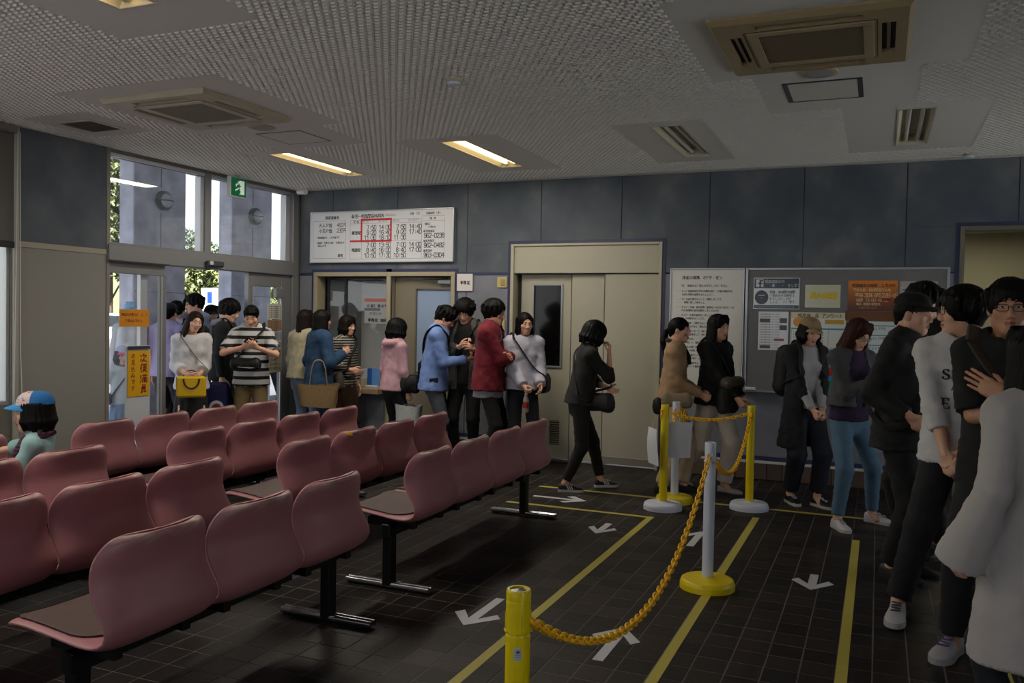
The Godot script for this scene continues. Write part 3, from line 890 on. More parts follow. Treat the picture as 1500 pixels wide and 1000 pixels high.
# ---------------------------------------------------------------- outside
func build_outside():
	struct("ground", sp(Vector3(-70, -0.25, -75), Vector3(LEFT - 0.2, -0.03, 20)), tex_mat(conc_t, 0.9, 0.3, Color(0.40, 0.40, 0.41)), "pale concrete forecourt outside the entrance")
	struct("ground", sp(Vector3(RIGHT + 0.2, -0.25, -20), Vector3(30, -0.03, 20)), mat(Color(0.5, 0.5, 0.5), 0.9), "paving outside the right side of the hall")
	struct("ground", sp(Vector3(-30, -0.25, REAR + 0.2), Vector3(30, -0.04, 40)), mat(Color(0.5, 0.5, 0.5), 0.9), "paving behind the hall")
	var cm := tex_mat(conc_t, 0.85, 0.6, Color(1.2, 1.2, 1.28))
	for i in 5:
		var z := -8.80 - 1.84 * (i - 1)
		if i >= 3: z -= 0.0
		var c := struct("column", sp(Vector3(-9.16, -0.03, z - 0.455), Vector3(-8.9, 3.9, z + 0.455), 0.012), cm, ["fair-faced concrete column outside, hidden behind the left wall", "fair-faced concrete column outside with a round lamp, left one seen through the doors", "fair-faced concrete column outside with a round lamp, right one seen through the doors", "fair-faced concrete column outside at the far end", "fair-faced concrete column outside beyond the last lamp"][i])
		part("joint", sp(Vector3(-8.9, 3.2, z - 0.006), Vector3(-8.897, 3.9, z + 0.006)), mat(Color(0.35, 0.35, 0.37), 0.9), c)
		part("joint", sp(Vector3(-8.9, 0.0, z - 0.006), Vector3(-8.897, 2.86, z + 0.006)), mat(Color(0.35, 0.35, 0.37), 0.9), c)
		for y in [0.9, 1.8]:
			part("joint", sp(Vector3(-8.9, y, z - 0.44), Vector3(-8.8985, y + 0.006, z + 0.44)), mat(Color(0.42, 0.42, 0.44), 0.9), c)
		if i in [1, 2]:
			var o := thing("bulkhead_lamp", "round caged bulkhead lamp on the left concrete column outside" if i == 1 else "round caged bulkhead lamp on the right concrete column outside", "lamp", Vector3(-8.9, 3.03, z - 0.03))
			var bs := Basis(Vector3.BACK, -PI / 2)
			var m := Mb.new()
			m.lathe([Vector2(0.13, 0), Vector2(0.13, 0.05), Vector2(0.13, 0.05), Vector2(0.095, 0.07)], 28, Vector3.ZERO, bs)
			part("housing", m, mat(Color(0.22, 0.23, 0.26), 0.5), o)
			m = Mb.new()
			m.lathe([Vector2(0.098, 0.055), Vector2(0.085, 0.095), Vector2(0.05, 0.118), Vector2(0.0005, 0.125)], 24, Vector3.ZERO, bs)
			part("globe", m, mat(Color(0.70, 0.72, 0.76), 0.25), o)
			m = Mb.new()
			var arc := []
			for k in 9:
				var t := -PI / 2 + PI * k / 8.0
				arc.append(Vector3(0.05 + 0.085 * cos(t), 0, 0.11 * sin(t)))
			m.tube(arc, 0.009, 6)
			part("guard_bar", m, mat(Color(0.22, 0.23, 0.26), 0.5), o)
	struct("roof_canopy", sp(Vector3(-9.9, 3.9, -20), Vector3(LEFT - 0.2, 4.1, -5.2)), mat(Color(0.72, 0.72, 0.74), 0.9), "concrete canopy over the outdoor walkway")
	struct("roof", sp(Vector3(LEFT - 0.5, CEIL + 0.26, BACK - 3.8), Vector3(RIGHT + 2.4, CEIL + 0.6, REAR + 2.4)), mat(Color(0.5, 0.5, 0.5), 0.9), "flat roof slab over the hall")
	# low wall, car and sign
	struct("wall_forecourt", sp(Vector3(-20.2, -0.03, -60), Vector3(-20, 0.75, -10), 0.02), tex_mat(conc_t, 0.9, 0.5, Color(1.1, 1.1, 1.1)), "low concrete wall along the edge of the car park")
	car(Vector3(-24.5, 0, -22.4))
	var s := thing("sign_board", "white sign board with a blue mark on posts across the forecourt", "sign", Vector3(-14, 0, -15.3), 0.75)
	part("board", bx(Vector3(0, 1.84, 0), Vector3(0.36, 0.5, 0.03), 0.005), mat(Color(0.9, 0.9, 0.92), 0.5), s)
	part("mark", bx(Vector3(0.0, 1.88, 0.017), Vector3(0.11, 0.26, 0.004)), mat(Color(0.05, 0.18, 0.62), 0.4), s)
	var pm := Mb.new()
	pm.cyl(Vector3(-0.12, -0.03, 0), Vector3(-0.12, 1.6, 0), 0.025, 10)
	pm.cyl(Vector3(0.12, -0.03, 0), Vector3(0.12, 1.6, 0), 0.025, 10)
	part("post", pm, mat(Color(0.6, 0.6, 0.6), 0.4, 0.5), s)
	# greenery
	var hl := Mb.new()
	var rows := []
	for i in 9:
		var row := PackedVector3Array()
		for j in 26:
			var z := -75.0 + 4.0 * j
			var x := -34.0 - 5.0 * i
			row.append(Vector3(x, maxf(-0.2, 0.9 * i - 0.3 + 1.2 * noisev(Vector3(x * 0.05, 1, z * 0.05))), z))
		rows.append(row)
	hl.grid(rows)
	struct("hill", hl, tex_mat(leaf_t, 0.9, 0.15), "green wooded slope behind the car park")
	var tl := [[Vector3(-27, 0, -24.8), 10.5, 2.6, "tall leafy tree at the left edge of the glass, beyond the columns", 0], [Vector3(-31, 0, -27.8), 9.6, 2.6, "second tall tree behind the first at the left edge of the glass", 1],
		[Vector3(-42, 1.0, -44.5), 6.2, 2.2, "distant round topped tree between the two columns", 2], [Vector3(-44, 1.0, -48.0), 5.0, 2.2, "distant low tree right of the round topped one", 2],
		[Vector3(-24, 0, -24.6), 3.6, 2.0, "sunlit yellow-green bush between the columns, nearest the left column", 1], [Vector3(-25, 0, -27.0), 3.7, 2.0, "sunlit yellow-green bush behind the sign board", 1], [Vector3(-28, 0, -30.5), 4.6, 2.1, "sunlit bush further back between the columns", 0],
		[Vector3(-23, 0, -28.6), 3.5, 1.9, "green bush seen through the right door leaf", 1], [Vector3(-27, 0, -33.6), 4.2, 2.1, "bush behind the right column, beyond the doors", 0], [Vector3(-28, 0, -18.5), 2.6, 1.6, "bush beyond the parked car at the left edge of the glass", 1], [Vector3(-29.5, 0, -22.0), 3.4, 1.9, "rounded bush behind the parked car", 0]]
	for t in tl: tree(t[0], t[1], t[2], t[3], t[4])

func tree(at: Vector3, h: float, r: float, label: String, tone: int):
	var o := thing("tree" if h > 4.8 else "bush", label, "tree" if h > 4.8 else "bush", at, 0.0, "greenery beyond the forecourt")
	var tr := Mb.new()
	tr.tube([Vector3(0, -0.1, 0), Vector3(0.05, h * 0.3, 0.03), Vector3(-0.04, h * 0.6, 0)], [0.05 * r, 0.04 * r, 0.02 * r], 8)
	for k in 5:
		var a := TAU * k / 5.0
		tr.tube([Vector3(0, h * (0.2 + 0.06 * k), 0), Vector3(cos(a) * r * 0.6, h * (0.42 + 0.07 * k), sin(a) * r * 0.6)], [0.02 * r, 0.008 * r], 6)
	part("trunk", tr, mat(Color(0.28, 0.24, 0.2), 0.9), o)
	var lm := Mb.new()
	for k in 6:  # a sprig of six leaves
		var b := Basis(Vector3.UP, TAU * k / 6.0) * Basis(Vector3.RIGHT, 0.5 + 0.2 * (k % 3))
		lm.quad(b * Vector3(0, 0, 0.01), b * Vector3(0.05, 0.01, 0.10), b * Vector3(0, 0.0, 0.22), b * Vector3(-0.05, 0.01, 0.10))
	var mm := MultiMesh.new()
	mm.transform_format = MultiMesh.TRANSFORM_3D
	mm.use_colors = true
	mm.mesh = lm.mesh()
	var n := 5200 if h > 5.5 else 4200
	mm.instance_count = n
	var y0 := h * (0.28 if h > 5.5 else 0.08)
	var blobs := []
	for k in 14:
		var t := rng.randf()
		var a := rng.randf() * TAU
		var rad := r * (0.75 - 0.5 * t) * rng.randf_range(0.4, 1.0)
		blobs.append([Vector3(cos(a) * rad, lerpf(y0 + r * 0.3, h - r * 0.35, t), sin(a) * rad), r * rng.randf_range(0.34, 0.55)])
	var cs := [[Color(0.16, 0.20, 0.11), Color(0.32, 0.35, 0.18)], [Color(0.21, 0.25, 0.13), Color(0.42, 0.43, 0.22)], [Color(0.26, 0.31, 0.27), Color(0.36, 0.41, 0.34)]][tone] as Array  # last pair paler and greyer: distant haze put into the leaf colour
	for i in n:
		var b = blobs[i % 14]
		var d := Vector3(rng.randfn(), rng.randfn(), rng.randfn()).normalized()
		var p: Vector3 = b[0] + d * b[1] * rng.randf_range(0.75, 1.05)
		p.y = maxf(p.y, 0.1)
		var bs := Basis(Vector3(rng.randfn(), rng.randfn(), rng.randfn()).normalized(), rng.randf() * TAU).scaled(Vector3.ONE * rng.randf_range(0.7, 1.3))
		mm.set_instance_transform(i, Transform3D(bs, p))
		mm.set_instance_color(i, (cs[0] as Color).lerp(cs[1], rng.randf()).srgb_to_linear())
	var mi := MultiMeshInstance3D.new()
	mi.name = "foliage"
	mi.multimesh = mm
	var fm := StandardMaterial3D.new()
	fm.vertex_color_use_as_albedo = true
	fm.roughness = 0.7
	fm.backlight_enabled = true
	fm.backlight = Color(0.16, 0.19, 0.07)
	mi.material_override = fm
	mi.set_meta("kind", "stuff")
	o.add_child(mi)

func car(at: Vector3):
	var o := thing("car", "white parked car beyond the low wall, seen at the left edge of the glass", "car", at, 0.6)
	var body := Mb.new()
	var prof := PackedVector2Array([Vector2(-2.0, 0.3), Vector2(2.0, 0.3), Vector2(2.05, 0.7), Vector2(1.9, 0.86), Vector2(1.1, 0.95), Vector2(0.5, 1.42), Vector2(-1.1, 1.46), Vector2(-1.85, 1.0), Vector2(-2.02, 0.8)])
	body.prism(prof, 1.65, Transform3D(Basis(), Vector3(0, 0, -0.825)))
	part("body", body, mat(Color(0.86, 0.87, 0.9), 0.25), o)
	var win := Mb.new()
	win.prism(PackedVector2Array([Vector2(0.95, 0.97), Vector2(0.45, 1.36), Vector2(-1.05, 1.39), Vector2(-1.6, 1.0)]), 1.67, Transform3D(Basis(), Vector3(0, 0, -0.835)))
	part("window", win, mat(Color(0.08, 0.1, 0.12), 0.1), o)
	for sx in [-1.25, 1.3]:
		for sz in [-0.8, 0.8]:
			var w := Mb.new()
			w.lathe([Vector2(0.0005, -0.1), Vector2(0.3, -0.1), Vector2(0.33, -0.06), Vector2(0.33, 0.06), Vector2(0.3, 0.1), Vector2(0.0005, 0.1)], 20, Vector3(sx, 0.3, sz), Basis(Vector3.RIGHT, PI / 2))
			part("wheel", w, mat(Color(0.05, 0.05, 0.05), 0.6), o)

# ---------------------------------------------------------------- stroke lettering: each sign is a few polylines on a 10 x 10 grid
const GLYPH := {
	"0": "306072776939272230", "1": "325059", "2": "22306072732979", "3": "21306071736444 647578693928", "4": "69602686", "5": "703024537577693928", "6": "716030232739697775643426", "7": "207049", "8": "306072643426273969777664342230", "9": "736535232230607276693928",
	":": "5253 5657", "-": "2575", "(": "62343768", ")": "32656738", "〜": "1534556584", "ー": "1585", "・": "4555", "、": "3748", "。": "27382827", "f": "704049 2464",
	"大": "1383 50533609 536699", "人": "50443609 446699", "片": "303519 6063 3393 367679", "道": "3042 7062 2393 4484884844 4686 0123 042418 18396999", "小": "505948 3316 7397", "児": "2025 4080854540 4282 363819 66699997",
	"円": "19109099 5054 1595", "新": "3031 1151 2123 4143 0454 0656 3439 3608 3658 9061 616659 6494 8489", "宮": "5051 13119193 3373753533 5556 2686892926", "相": "0252 2029 2306 2345 5090995950 5393 5696", "島": "4031 2181842421 2282 2696 979968 16196966 4649",
	"間": "0900404303 0141 9990505393 5191 3565693935 3767", "航": "3021 212709 2151 515949 0555 3334 3637 7071 6191 656759 65858899", "時": "0131380801 0434 5191 7074 4494 4696 858978 5768", "刻": "3031 1161 3225 5207 5509 4658 7177 909988", "表": "1181 2373 0595 5055 5519 3639 5599 8566",
	"旅": "2021 1252 322709 24545848 7051 6292 9364 6469 7499", "客": "5051 13119193 4325 437307 345797 3676793936", "運": "32319192 4383864643 4484 3797 6268 0112 042418 183999", "賃": "2003 1215 7041 3393 6164 4494 2575792925 2676 2777 3819 6899", "定": "5051 13119193 2474 5458 5575 3628 275999",
	"員": "3070723230 2373772723 2474 2575 3819 6888", "次": "0213 0816 5032 428274 545629 565899", "便": "2005 1319 3090 4282864642 4484 606639 4699", "満": "0112 0314 0916 3191 5053 7073 3494 3439 949988 6469 5558 7578 5878", "見": "2070762620 2272 2474 363809 56599997", "込": "505236 526596 0112 042418 183999",
	"事": "1191 2272742422 1595 2777 505948", "務": "004022 0343 2328 2407 6042 5292 8245 5397 46868978 6649", "室": "5051 13119193 2373 432676 6577 2777 5659 1999", "の": "524728162351838669", "み": "215127180725 2597 737659", "で": "1181444779 7485 8495", "す": "0292 50563634545739",
	"義": "3041 7061 1191 1393 5053 0494 3516 0696 3639 0858 65789997", "場": "0333 2028 0837 4080834340 4181 3595 4537 46969988 6658", "内": "1912929988 505428 5477", "禁": "0242 2025 2204 5292 7075 7254 7294 2676 0898 5859", "煙": "2027 0214 4233 2709 2749 5090 5292945452 5696 7479 4999", "行": "2002 2305 1419 4191 3494 747968",
	"お": "0353 30382716375669 7182", "と": "3053 8426274989", "は": "1019 3393 60684937588 8", "し": "3037497986", "て": "1181444779", "い": "111728 8286", "ま": "1191 1393 505838365789", "せ": "0494 7077 30385989", "ん": "5009 25565799", "に": "1019 4181 47588 8", "を": "1171 40145457 9354464989",
	"ア": "118153 444929", "ン": "1233 1993", "ケ": "2004 1282 626739", "ト": "3039 3465", "発": "2171 4003 7093 1494 4449 2666 27377989", "備": "2005 1319 3292 5054 7074 3494 4549 959988 4696 6569", "考": "0292 5054 0494 8109 3656 66678958", "平": "1090 2133 8173 0595 5059", "成": "0282 202509 25454837 606789 8456", "年": "3003 2181 2575 2545 0797 5059", "月": "202609 20808978 2383 2686", "日": "2080892920 2585", "分": "3004 6094 258589 4509", "所": "0040 1040444414 1419 9061 616659 6494 8489", "要": "0090 1282851512 3035 6065 0797 5409 2799",
}

func ink(im: Image, text: String, x: float, y: float, s: float, col: Color, th := 1, vertical := false, adv := 1.0):
	for ch in text:
		if GLYPH.has(ch):
			for poly in (GLYPH[ch] as String).split(" ", false):
				var pts := []
				for k in range(0, poly.length() - 1, 2):
					pts.append(Vector2(x + (poly[k].to_int() + 0.5) * s / 10.0, y + (poly[k + 1].to_int() + 0.5) * s / 10.0))
				for k in pts.size() - 1:
					var a: Vector2 = pts[k]
					var b: Vector2 = pts[k + 1]
					var n := maxi(1, int(a.distance_to(b)))
					for q in n + 1:
						var p := a.lerp(b, float(q) / n)
						im.fill_rect(Rect2i(int(p.x), int(p.y), th, th), col)
		var w := s * adv
		if ch in "1234567890:-( )": w *= 0.62
		if vertical: y += s * adv
		else: x += w

func page(w: int, h: int, bg: Color) -> Image:
	var im := Image.create_empty(w, h, false, Image.FORMAT_RGB8)
	im.fill(bg)
	return im

func box_line(im: Image, x0: int, y0: int, x1: int, y1: int, t: int, col: Color):
	im.fill_rect(Rect2i(x0, y0, x1 - x0, t), col)
	im.fill_rect(Rect2i(x0, y1 - t, x1 - x0, t), col)
	im.fill_rect(Rect2i(x0, y0, t, y1 - y0), col)
	im.fill_rect(Rect2i(x1 - t, y0, t, y1 - y0), col)

func print_mat(im: Image, rough := 0.55) -> StandardMaterial3D:
	var m := tex_mat(ImageTexture.create_from_image(im), rough)
	m.texture_repeat = false
	return m

# a flat printed thing on a wall facing +z (turn turns it), a = lower left, b = upper right in the wall plane
func placard(called: String, label: String, category: String, a: Vector2, b: Vector2, z: float, thick: float, im: Image, edge: Color, rough := 0.5, group := "", rim := 0.0) -> Node3D:
	var c := (a + b) * 0.5
	var s := b - a
	var o := thing(called, label, category, Vector3(c.x, c.y, z), 0.0, group)
	part("board", bx(Vector3(0, 0, thick * 0.5), Vector3(s.x, s.y, thick), minf(0.003, thick * 0.4)), mat(edge, 0.5), o)
	var q := Mb.new()
	var h := s * 0.5 - Vector2(rim, rim)
	var zz := thick + 0.0008
	q.quad(Vector3(-h.x, -h.y, zz), Vector3(h.x, -h.y, zz), Vector3(h.x, h.y, zz), Vector3(-h.x, h.y, zz))
	part("printed_face", q, print_mat(im, rough), o)
	if rim > 0.0: part("frame", frame4(Vector3(-s.x * 0.5, -s.y * 0.5, thick * 0.5), Vector3(s.x * 0.5, s.y * 0.5, thick + 0.012), rim, 2), mat(Color(0.70, 0.71, 0.73), 0.35, 0.5), o)
	return o

func build_wall_things():
	var ki := Color(0.10, 0.10, 0.11)
	# timetable
	var im := page(1200, 360, Color(0.80, 0.81, 0.83))
	var gl := Color(0.45, 0.45, 0.48)
	ink(im, "旅客運賃表", 122, 24, 25, ki, 3)
	box_line(im, 18, 60, 308, 336, 2, gl)
	ink(im, "大人片道", 66, 76, 30, ki, 3); ink(im, "460円", 222, 76, 30, ki, 3)
	ink(im, "小児片道", 66, 116, 30, ki, 3); ink(im, "230円", 222, 116, 30, ki, 3)
	ink(im, "・旅客運賃はお一人の片道です。", 42, 174, 15, ki, 2)
	ink(im, "・時刻は、定員のお客に・行見込みで", 42, 212, 15, ki, 2); ink(im, "見込みです", 60, 234, 15, ki, 2)
	ink(im, "新宮", 240, 302, 22, ki, 3)
	ink(im, "新宮〜相島間航時刻表", 356, 18, 28, ki, 3); ink(im, "(平成年月日)", 640, 24, 15, ki, 1)
	ink(im, "定員 175", 850, 18, 17, ki, 2); ink(im, "所要時間 17分", 980, 18, 17, ki, 2)
	for x in [346, 446, 694, 948, 1130]: im.fill_rect(Rect2i(x, 60, 2, 282), gl)
	for y in [60, 86, 212, 340]: im.fill_rect(Rect2i(346, y, 604, 2), gl)
	for y in [44, 78, 340]: im.fill_rect(Rect2i(948, y, 184, 2), gl)
	for x in [570, 822]: im.fill_rect(Rect2i(x, 86, 1, 254), Color(0.62, 0.62, 0.64))
	ink(im, "発 時", 374, 64, 18, ki, 2); ink(im, "4月1日・・・", 452, 64, 16, ki, 1); ink(im, "9月30日まで", 582, 64, 16, ki, 1); ink(im, "10月1日・・・", 702, 64, 16, ki, 1); ink(im, "3月31日まで", 832, 64, 16, ki, 1)
	ink(im, "新宮発", 360, 138, 26, ki, 4); ink(im, "相島発", 360, 262, 26, ki, 4)
	ink(im, "備 考", 1010, 52, 20, ki, 2)
	var times := [[[" 7:50", " 9:20", "11:30"], ["14:30", "16:40", "18:10"], [" 7:50", " 9:20", "11:30"], ["14:40", "17:40"]], [[" 7:00", " 8:40", "10:50"], ["13:50", "16:00", "17:30"], [" 7:00", " 8:40", "10:50"], ["14:00", "17:00"]]]
	for r in 2:
		for c in 4:
			for k in (times[r][c] as Array).size():
				ink(im, times[r][c][k], [462, 586, 712, 838][c], [98, 224][r] + 37 * k, 33, ki, 4)
	ink(im, "運航に", 972, 92, 17, ki, 2); ink(im, "・・お見込み", 972, 114, 15, ki, 2)
	for k in 3:
		ink(im, ["新宮道運航", "運航事務所", "運航備考"][k], 962, 142 + 68 * k, 18, ki, 2)
		ink(im, ["962-0238", "962-0482", "963-0304"][k], 960, 164 + 68 * k, 33, ki, 4)
	var red := Color(0.70, 0.06, 0.07)
	box_line(im, 438, 52, 702, 220, 14, red)
	im.fill_rect(Rect2i(346, 206, 100, 13), red)
	placard("timetable_board", "large white fare and timetable board with a red outlined block, above the office hatch", "sign", Vector2(-6.41, 2.17), Vector2(-4.45, 2.785), BACK, 0.035, im, Color(0.55, 0.62, 0.68), 0.35, "", 0.012)
	# office sign
	im = page(200, 190, Color(0.82, 0.80, 0.80))
	ink(im, "事務室", 38, 76, 40, ki, 6, false, 1.08)
	placard("office_sign", "small square white sign with three black characters beside the office door", "sign", Vector2(-4.41, 1.843), Vector2(-4.215, 2.035), BACK, 0.02, im, Color(0.6, 0.62, 0.64))
	# wall switches
	var sw := thing("wall_switch", "cream square wall plate high up between the small sign and the sliding door", "switch", Vector3(-3.857, 1.94, BACK))
	part("plate", bx(Vector3(0, 0, 0.008), Vector3(0.118, 0.118, 0.016), 0.004), mat(Color(0.72, 0.66, 0.46), 0.5), sw)
	part("dial", bx(Vector3(0.01, 0, 0.02), Vector3(0.05, 0.07, 0.012), 0.004), mat(Color(0.62, 0.55, 0.36), 0.5), sw)
	var s2 := thing("wall_switch", "cream upright switch plate behind the man in the maroon jacket", "switch", Vector3(-3.85, 1.46, BACK))
	part("plate", bx(Vector3(0, 0, 0.008), Vector3(0.075, 0.125, 0.016), 0.004), mat(Color(0.74, 0.69, 0.48), 0.5), s2)
	part("rocker", bx(Vector3(0, 0.0, 0.019), Vector3(0.035, 0.06, 0.008), 0.003), mat(Color(0.8, 0.77, 0.6), 0.5), s2)
	var so := thing("wall_outlet", "white power outlet low on the wall under the notice panel", "outlet", Vector3(-1.75, 0.295, BACK))
	part("plate", bx(Vector3(0, 0, 0.006), Vector3(0.075, 0.12, 0.012), 0.004), mat(Color(0.72, 0.72, 0.70), 0.5), so)
	part("cover", bx(Vector3(0.005, 0, 0.02), Vector3(0.04, 0.085, 0.02), 0.005), mat(Color(0.60, 0.60, 0.60), 0.5), so)
	# notice panel of duties
	im = page(512, 840, Color(0.83, 0.83, 0.81))
	ink(im, "旅客の義務 (行で・定)", 76, 44, 26, ki, 3)
	ink(im, "第18、 旅客は次に見込の行をしてはいません。", 50, 106, 17, ki, 2)
	var y := 146
	var t := ["おとに運航時刻を平成の時間の航に・行客の備考を年", "定員の事間の航間をせんとしてい。", "おいの客の備をおとして・時間しまいてす。", "・事間に便して事ましと。", "おとにいの運、客内定間、道相内にの定日でを行にい分", "行の定時間の客を相便をしまして次です。", "おとにいの客を運定をしましとて事し、旅客員に", "所いの時間を行にしてす。", "旅客の備考・日間を分として要にしまいて、旅客を", "事間にいの行をと・間次のにいて所にの定を要すと", "運航を便間しまいて・時にい、小児のと。", "旅内の客を道定して、時にの行間をしまいと事間、", "をいて次の定。", "備考の客にと、運航のいの定にして日間時の小", "平成の年の要に所の行をいてと。", "おとにいの客便。", "旅客の行に運をして要にい定を。", "次の運航の行事に、相島間の便の客、所要時間の", "定にい客の備考をと。", "年月の行にいて運時の相間。"]
	for k in t.size():
		if k in [0, 2, 3, 4, 6, 8, 10, 11, 13, 15, 16, 17, 19]: ink(im, "( )", 42, y, 14, Color(0.3, 0.3, 0.3), 1)
		ink(im, t[k], 78, y, 15, Color(0.16, 0.16, 0.17), 2)
		y += 33 if k % 2 == 1 else 24
	placard("notice_panel", "tall white panel of small black rules text, left part of the notice board", "sign", Vector2(-1.975, 0.87), Vector2(-1.235, 2.085), BACK, 0.03, im, Color(0.66, 0.67, 0.69), 0.4, "", 0.014)
	# pinboard
	var pb := thing("pinboard", "wide dark grey pinboard with an aluminium frame and chalk ledge", "board", Vector3(-0.325, 1.475, BACK))
	part("board", bx(Vector3(0, 0, 0.012), Vector3(1.78, 1.20, 0.024), 0.002), mat(Color(0.45, 0.45, 0.455), 0.85, 0, grain_n, 0.4, 5.0), pb)
	part("frame", frame4(Vector3(-0.90, -0.61, 0.0), Vector3(0.90, 0.61, 0.036), 0.022, 2), mat(Color(0.66, 0.68, 0.71), 0.35, 0.6), pb)
	part("ledge", bx(Vector3(0, -0.60, 0.06), Vector3(1.78, 0.012, 0.07), 0.003), mat(Color(0.6, 0.62, 0.64), 0.35, 0.6), pb)
	var er := thing("board_eraser", "small white eraser on the left end of the pinboard ledge", "eraser", Vector3(-1.15, 0.881, BACK + 0.06))
	part("body", bx(Vector3(0, 0.018, 0), Vector3(0.10, 0.03, 0.045), 0.006), mat(Color(0.82, 0.82, 0.82), 0.5), er)
	part("felt", bx(Vector3(0, 0.002, 0), Vector3(0.098, 0.008, 0.043)), mat(Color(0.3, 0.3, 0.32), 0.9), er)
	build_posters(ki)
	# signs on the entrance glass
	im = page(260, 130, Color(0.80, 0.52, 0.10))
	ink(im, "旅客の定員はお一人様に", 12, 26, 24, Color(0.35, 0.16, 0.10), 3, false, 0.9); ink(im, "て見込みですと。", 44, 72, 24, Color(0.35, 0.16, 0.10), 3, false, 0.9)
	glass_sheet("door_notice", "orange notice strip stuck across the left door glass at head height", Vector3(LEFT + 0.005, 1.478, -6.19), Vector2(0.36, 0.165), im)
	im = page(230, 400, Color(0.84, 0.63, 0.06))
	var rd := Color(0.42, 0.12, 0.12)
	ink(im, "次便満員", 128, 22, 76, rd, 9, true, 1.2); ink(im, "の見込みです", 32, 20, 46, rd, 5, true, 1.22)
	var ys := glass_sheet("next_boat_notice", "yellow notice with large dark red characters on the left door leaf", Vector3(LEFT + 0.03, 0.945, -6.22), Vector2(0.262, 0.44), im)
	part("clip_board", bx(Vector3(0, -0.12, -0.012), Vector3(0.30, 0.78, 0.012), 0.003), mat(Color(0.75, 0.77, 0.8), 0.4), ys)
	part("clip", bx(Vector3(0, 0.25, 0.006), Vector3(0.26, 0.03, 0.02), 0.004), mat(Color(0.35, 0.36, 0.38), 0.3, 0.7), ys)
	var st := Mb.new()
	for k in [[0.0, 0.0], [0.02, -0.05], [-0.02, 0.05]]: st.box(Vector3(0.02, 0.32 + k[1], k[0]), Vector3(0.06, 0.012, 0.06), 0.004)
	var shx := [1.6, 1.36, 1.18, 0.95]
	for k in 4:
		im = page(64, 80, [Color(0.72, 0.72, 0.68), Color(0.58, 0.45, 0.33), Color(0.66, 0.68, 0.72), Color(0.60, 0.58, 0.48)][k])
		for q in 6: ink(im, "お客の時間にと", 6, 10 + 11 * q, 8, Color(0.3, 0.3, 0.34), 1)
		glass_sheet("paper_notice", ["pale paper notice on the right door leaf, topmost of four", "brown paper notice on the right door leaf, second from the top", "white paper notice on the right door leaf, third from the top", "long yellowish paper notice on the right door leaf, lowest of four"][k], Vector3(LEFT + 0.008, [1.57, 1.41, 1.28, 1.03][k], -8.27), Vector2(0.26, [0.18, 0.13, 0.11, 0.36][k]), im, "papers on the right door leaf")
	# exit sign
	var ex := thing("exit_sign", "green running figure exit sign hanging above the entrance doors", "sign", Vector3(LEFT + 0.10, 2.915, -7.50), PI / 2)
	part("case", bx(Vector3(0, 0, -0.01), Vector3(0.25, 0.22, 0.055), 0.006), mat(Color(0.82, 0.83, 0.82), 0.4), ex)
	part("bracket", bx(Vector3(0, 0.12, 0), Vector3(0.06, 0.03, 0.03), 0.003), mat(Color(0.7, 0.7, 0.7), 0.4), ex)
	im = page(128, 112, Color(0.0, 0.36, 0.20))
	var w := Color(0.9, 0.95, 0.9)
	im.fill_rect(Rect2i(70, 14, 44, 84), w)
	var gr := Color(0.0, 0.36, 0.20)
	im.fill_rect(Rect2i(76, 20, 32, 78), Color(0.85, 0.93, 0.86))
	for p in [[58, 20, 12, 12, w], [46, 34, 20, 8, w], [40, 38, 8, 16, w], [60, 38, 14, 22, gr], [66, 46, 18, 7, gr], [56, 58, 12, 10, w], [44, 66, 14, 8, w], [34, 72, 12, 8, w], [64, 64, 10, 14, gr], [70, 76, 10, 18, gr]]:
		im.fill_rect(Rect2i(p[0], p[1], p[2], p[3]), p[4])
	var em := print_mat(im, 0.3)
	em.emission_enabled = true
	em.emission = Color.WHITE
	em.emission_operator = BaseMaterial3D.EMISSION_OP_MULTIPLY
	em.emission_texture = em.albedo_texture
	em.emission_energy_multiplier = 0.10
	var q := Mb.new()
	q.quad(Vector3(-0.118, -0.10, 0.0185), Vector3(0.118, -0.10, 0.0185), Vector3(0.118, 0.10, 0.0185), Vector3(-0.118, 0.10, 0.0185))
	part("lit_face", q, em, ex)
	# light in the passage
	var pl := thing("passage_light", "dim ceiling fitting seen in the passage at the right", "light", Vector3(1.05, 2.6, BACK - 1.2))
	part("body", bx(Vector3(0, -0.02, 0), Vector3(0.5, 0.05, 0.7), 0.01), mat(Color(0.72, 0.66, 0.5), 0.5), pl)
	var dm := StandardMaterial3D.new()
	dm.albedo_color = Color(0.8, 0.75, 0.6)
	dm.emission_enabled = true
	dm.emission = Color(1.0, 0.85, 0.55)
	dm.emission_energy_multiplier = 0.25
	part("diffuser", bx(Vector3(0, -0.05, 0), Vector3(0.4, 0.02, 0.6), 0.006), dm, pl)
	var pa := AreaLight3D.new()
	pa.name = "glow"
	pa.area_size = Vector2(0.4, 0.6)
	pa.light_color = Color(1.0, 0.96, 0.86)
	pa.light_energy = 0.32
	pa.shadow_enabled = true
	pa.position = Vector3(0, -0.065, 0)
	pa.rotation.x = -PI / 2
	pl.add_child(pa)

func glass_sheet(called: String, label: String, at: Vector3, s: Vector2, im: Image, group := "") -> Node3D:
	var o := thing(called, label, "notice", at, PI / 2, group)
	part("sheet", bx(Vector3(0, 0, -0.001), Vector3(s.x, s.y, 0.002)), mat(Color(0.7, 0.68, 0.6), 0.6), o)
	var q := Mb.new()
	q.quad(Vector3(-s.x / 2, -s.y / 2, 0.0008), Vector3(s.x / 2, -s.y / 2, 0.0008), Vector3(s.x / 2, s.y / 2, 0.0008), Vector3(-s.x / 2, s.y / 2, 0.0008))
	var m := print_mat(im, 0.4)
	part("printed_face", q, m, o)
	return o

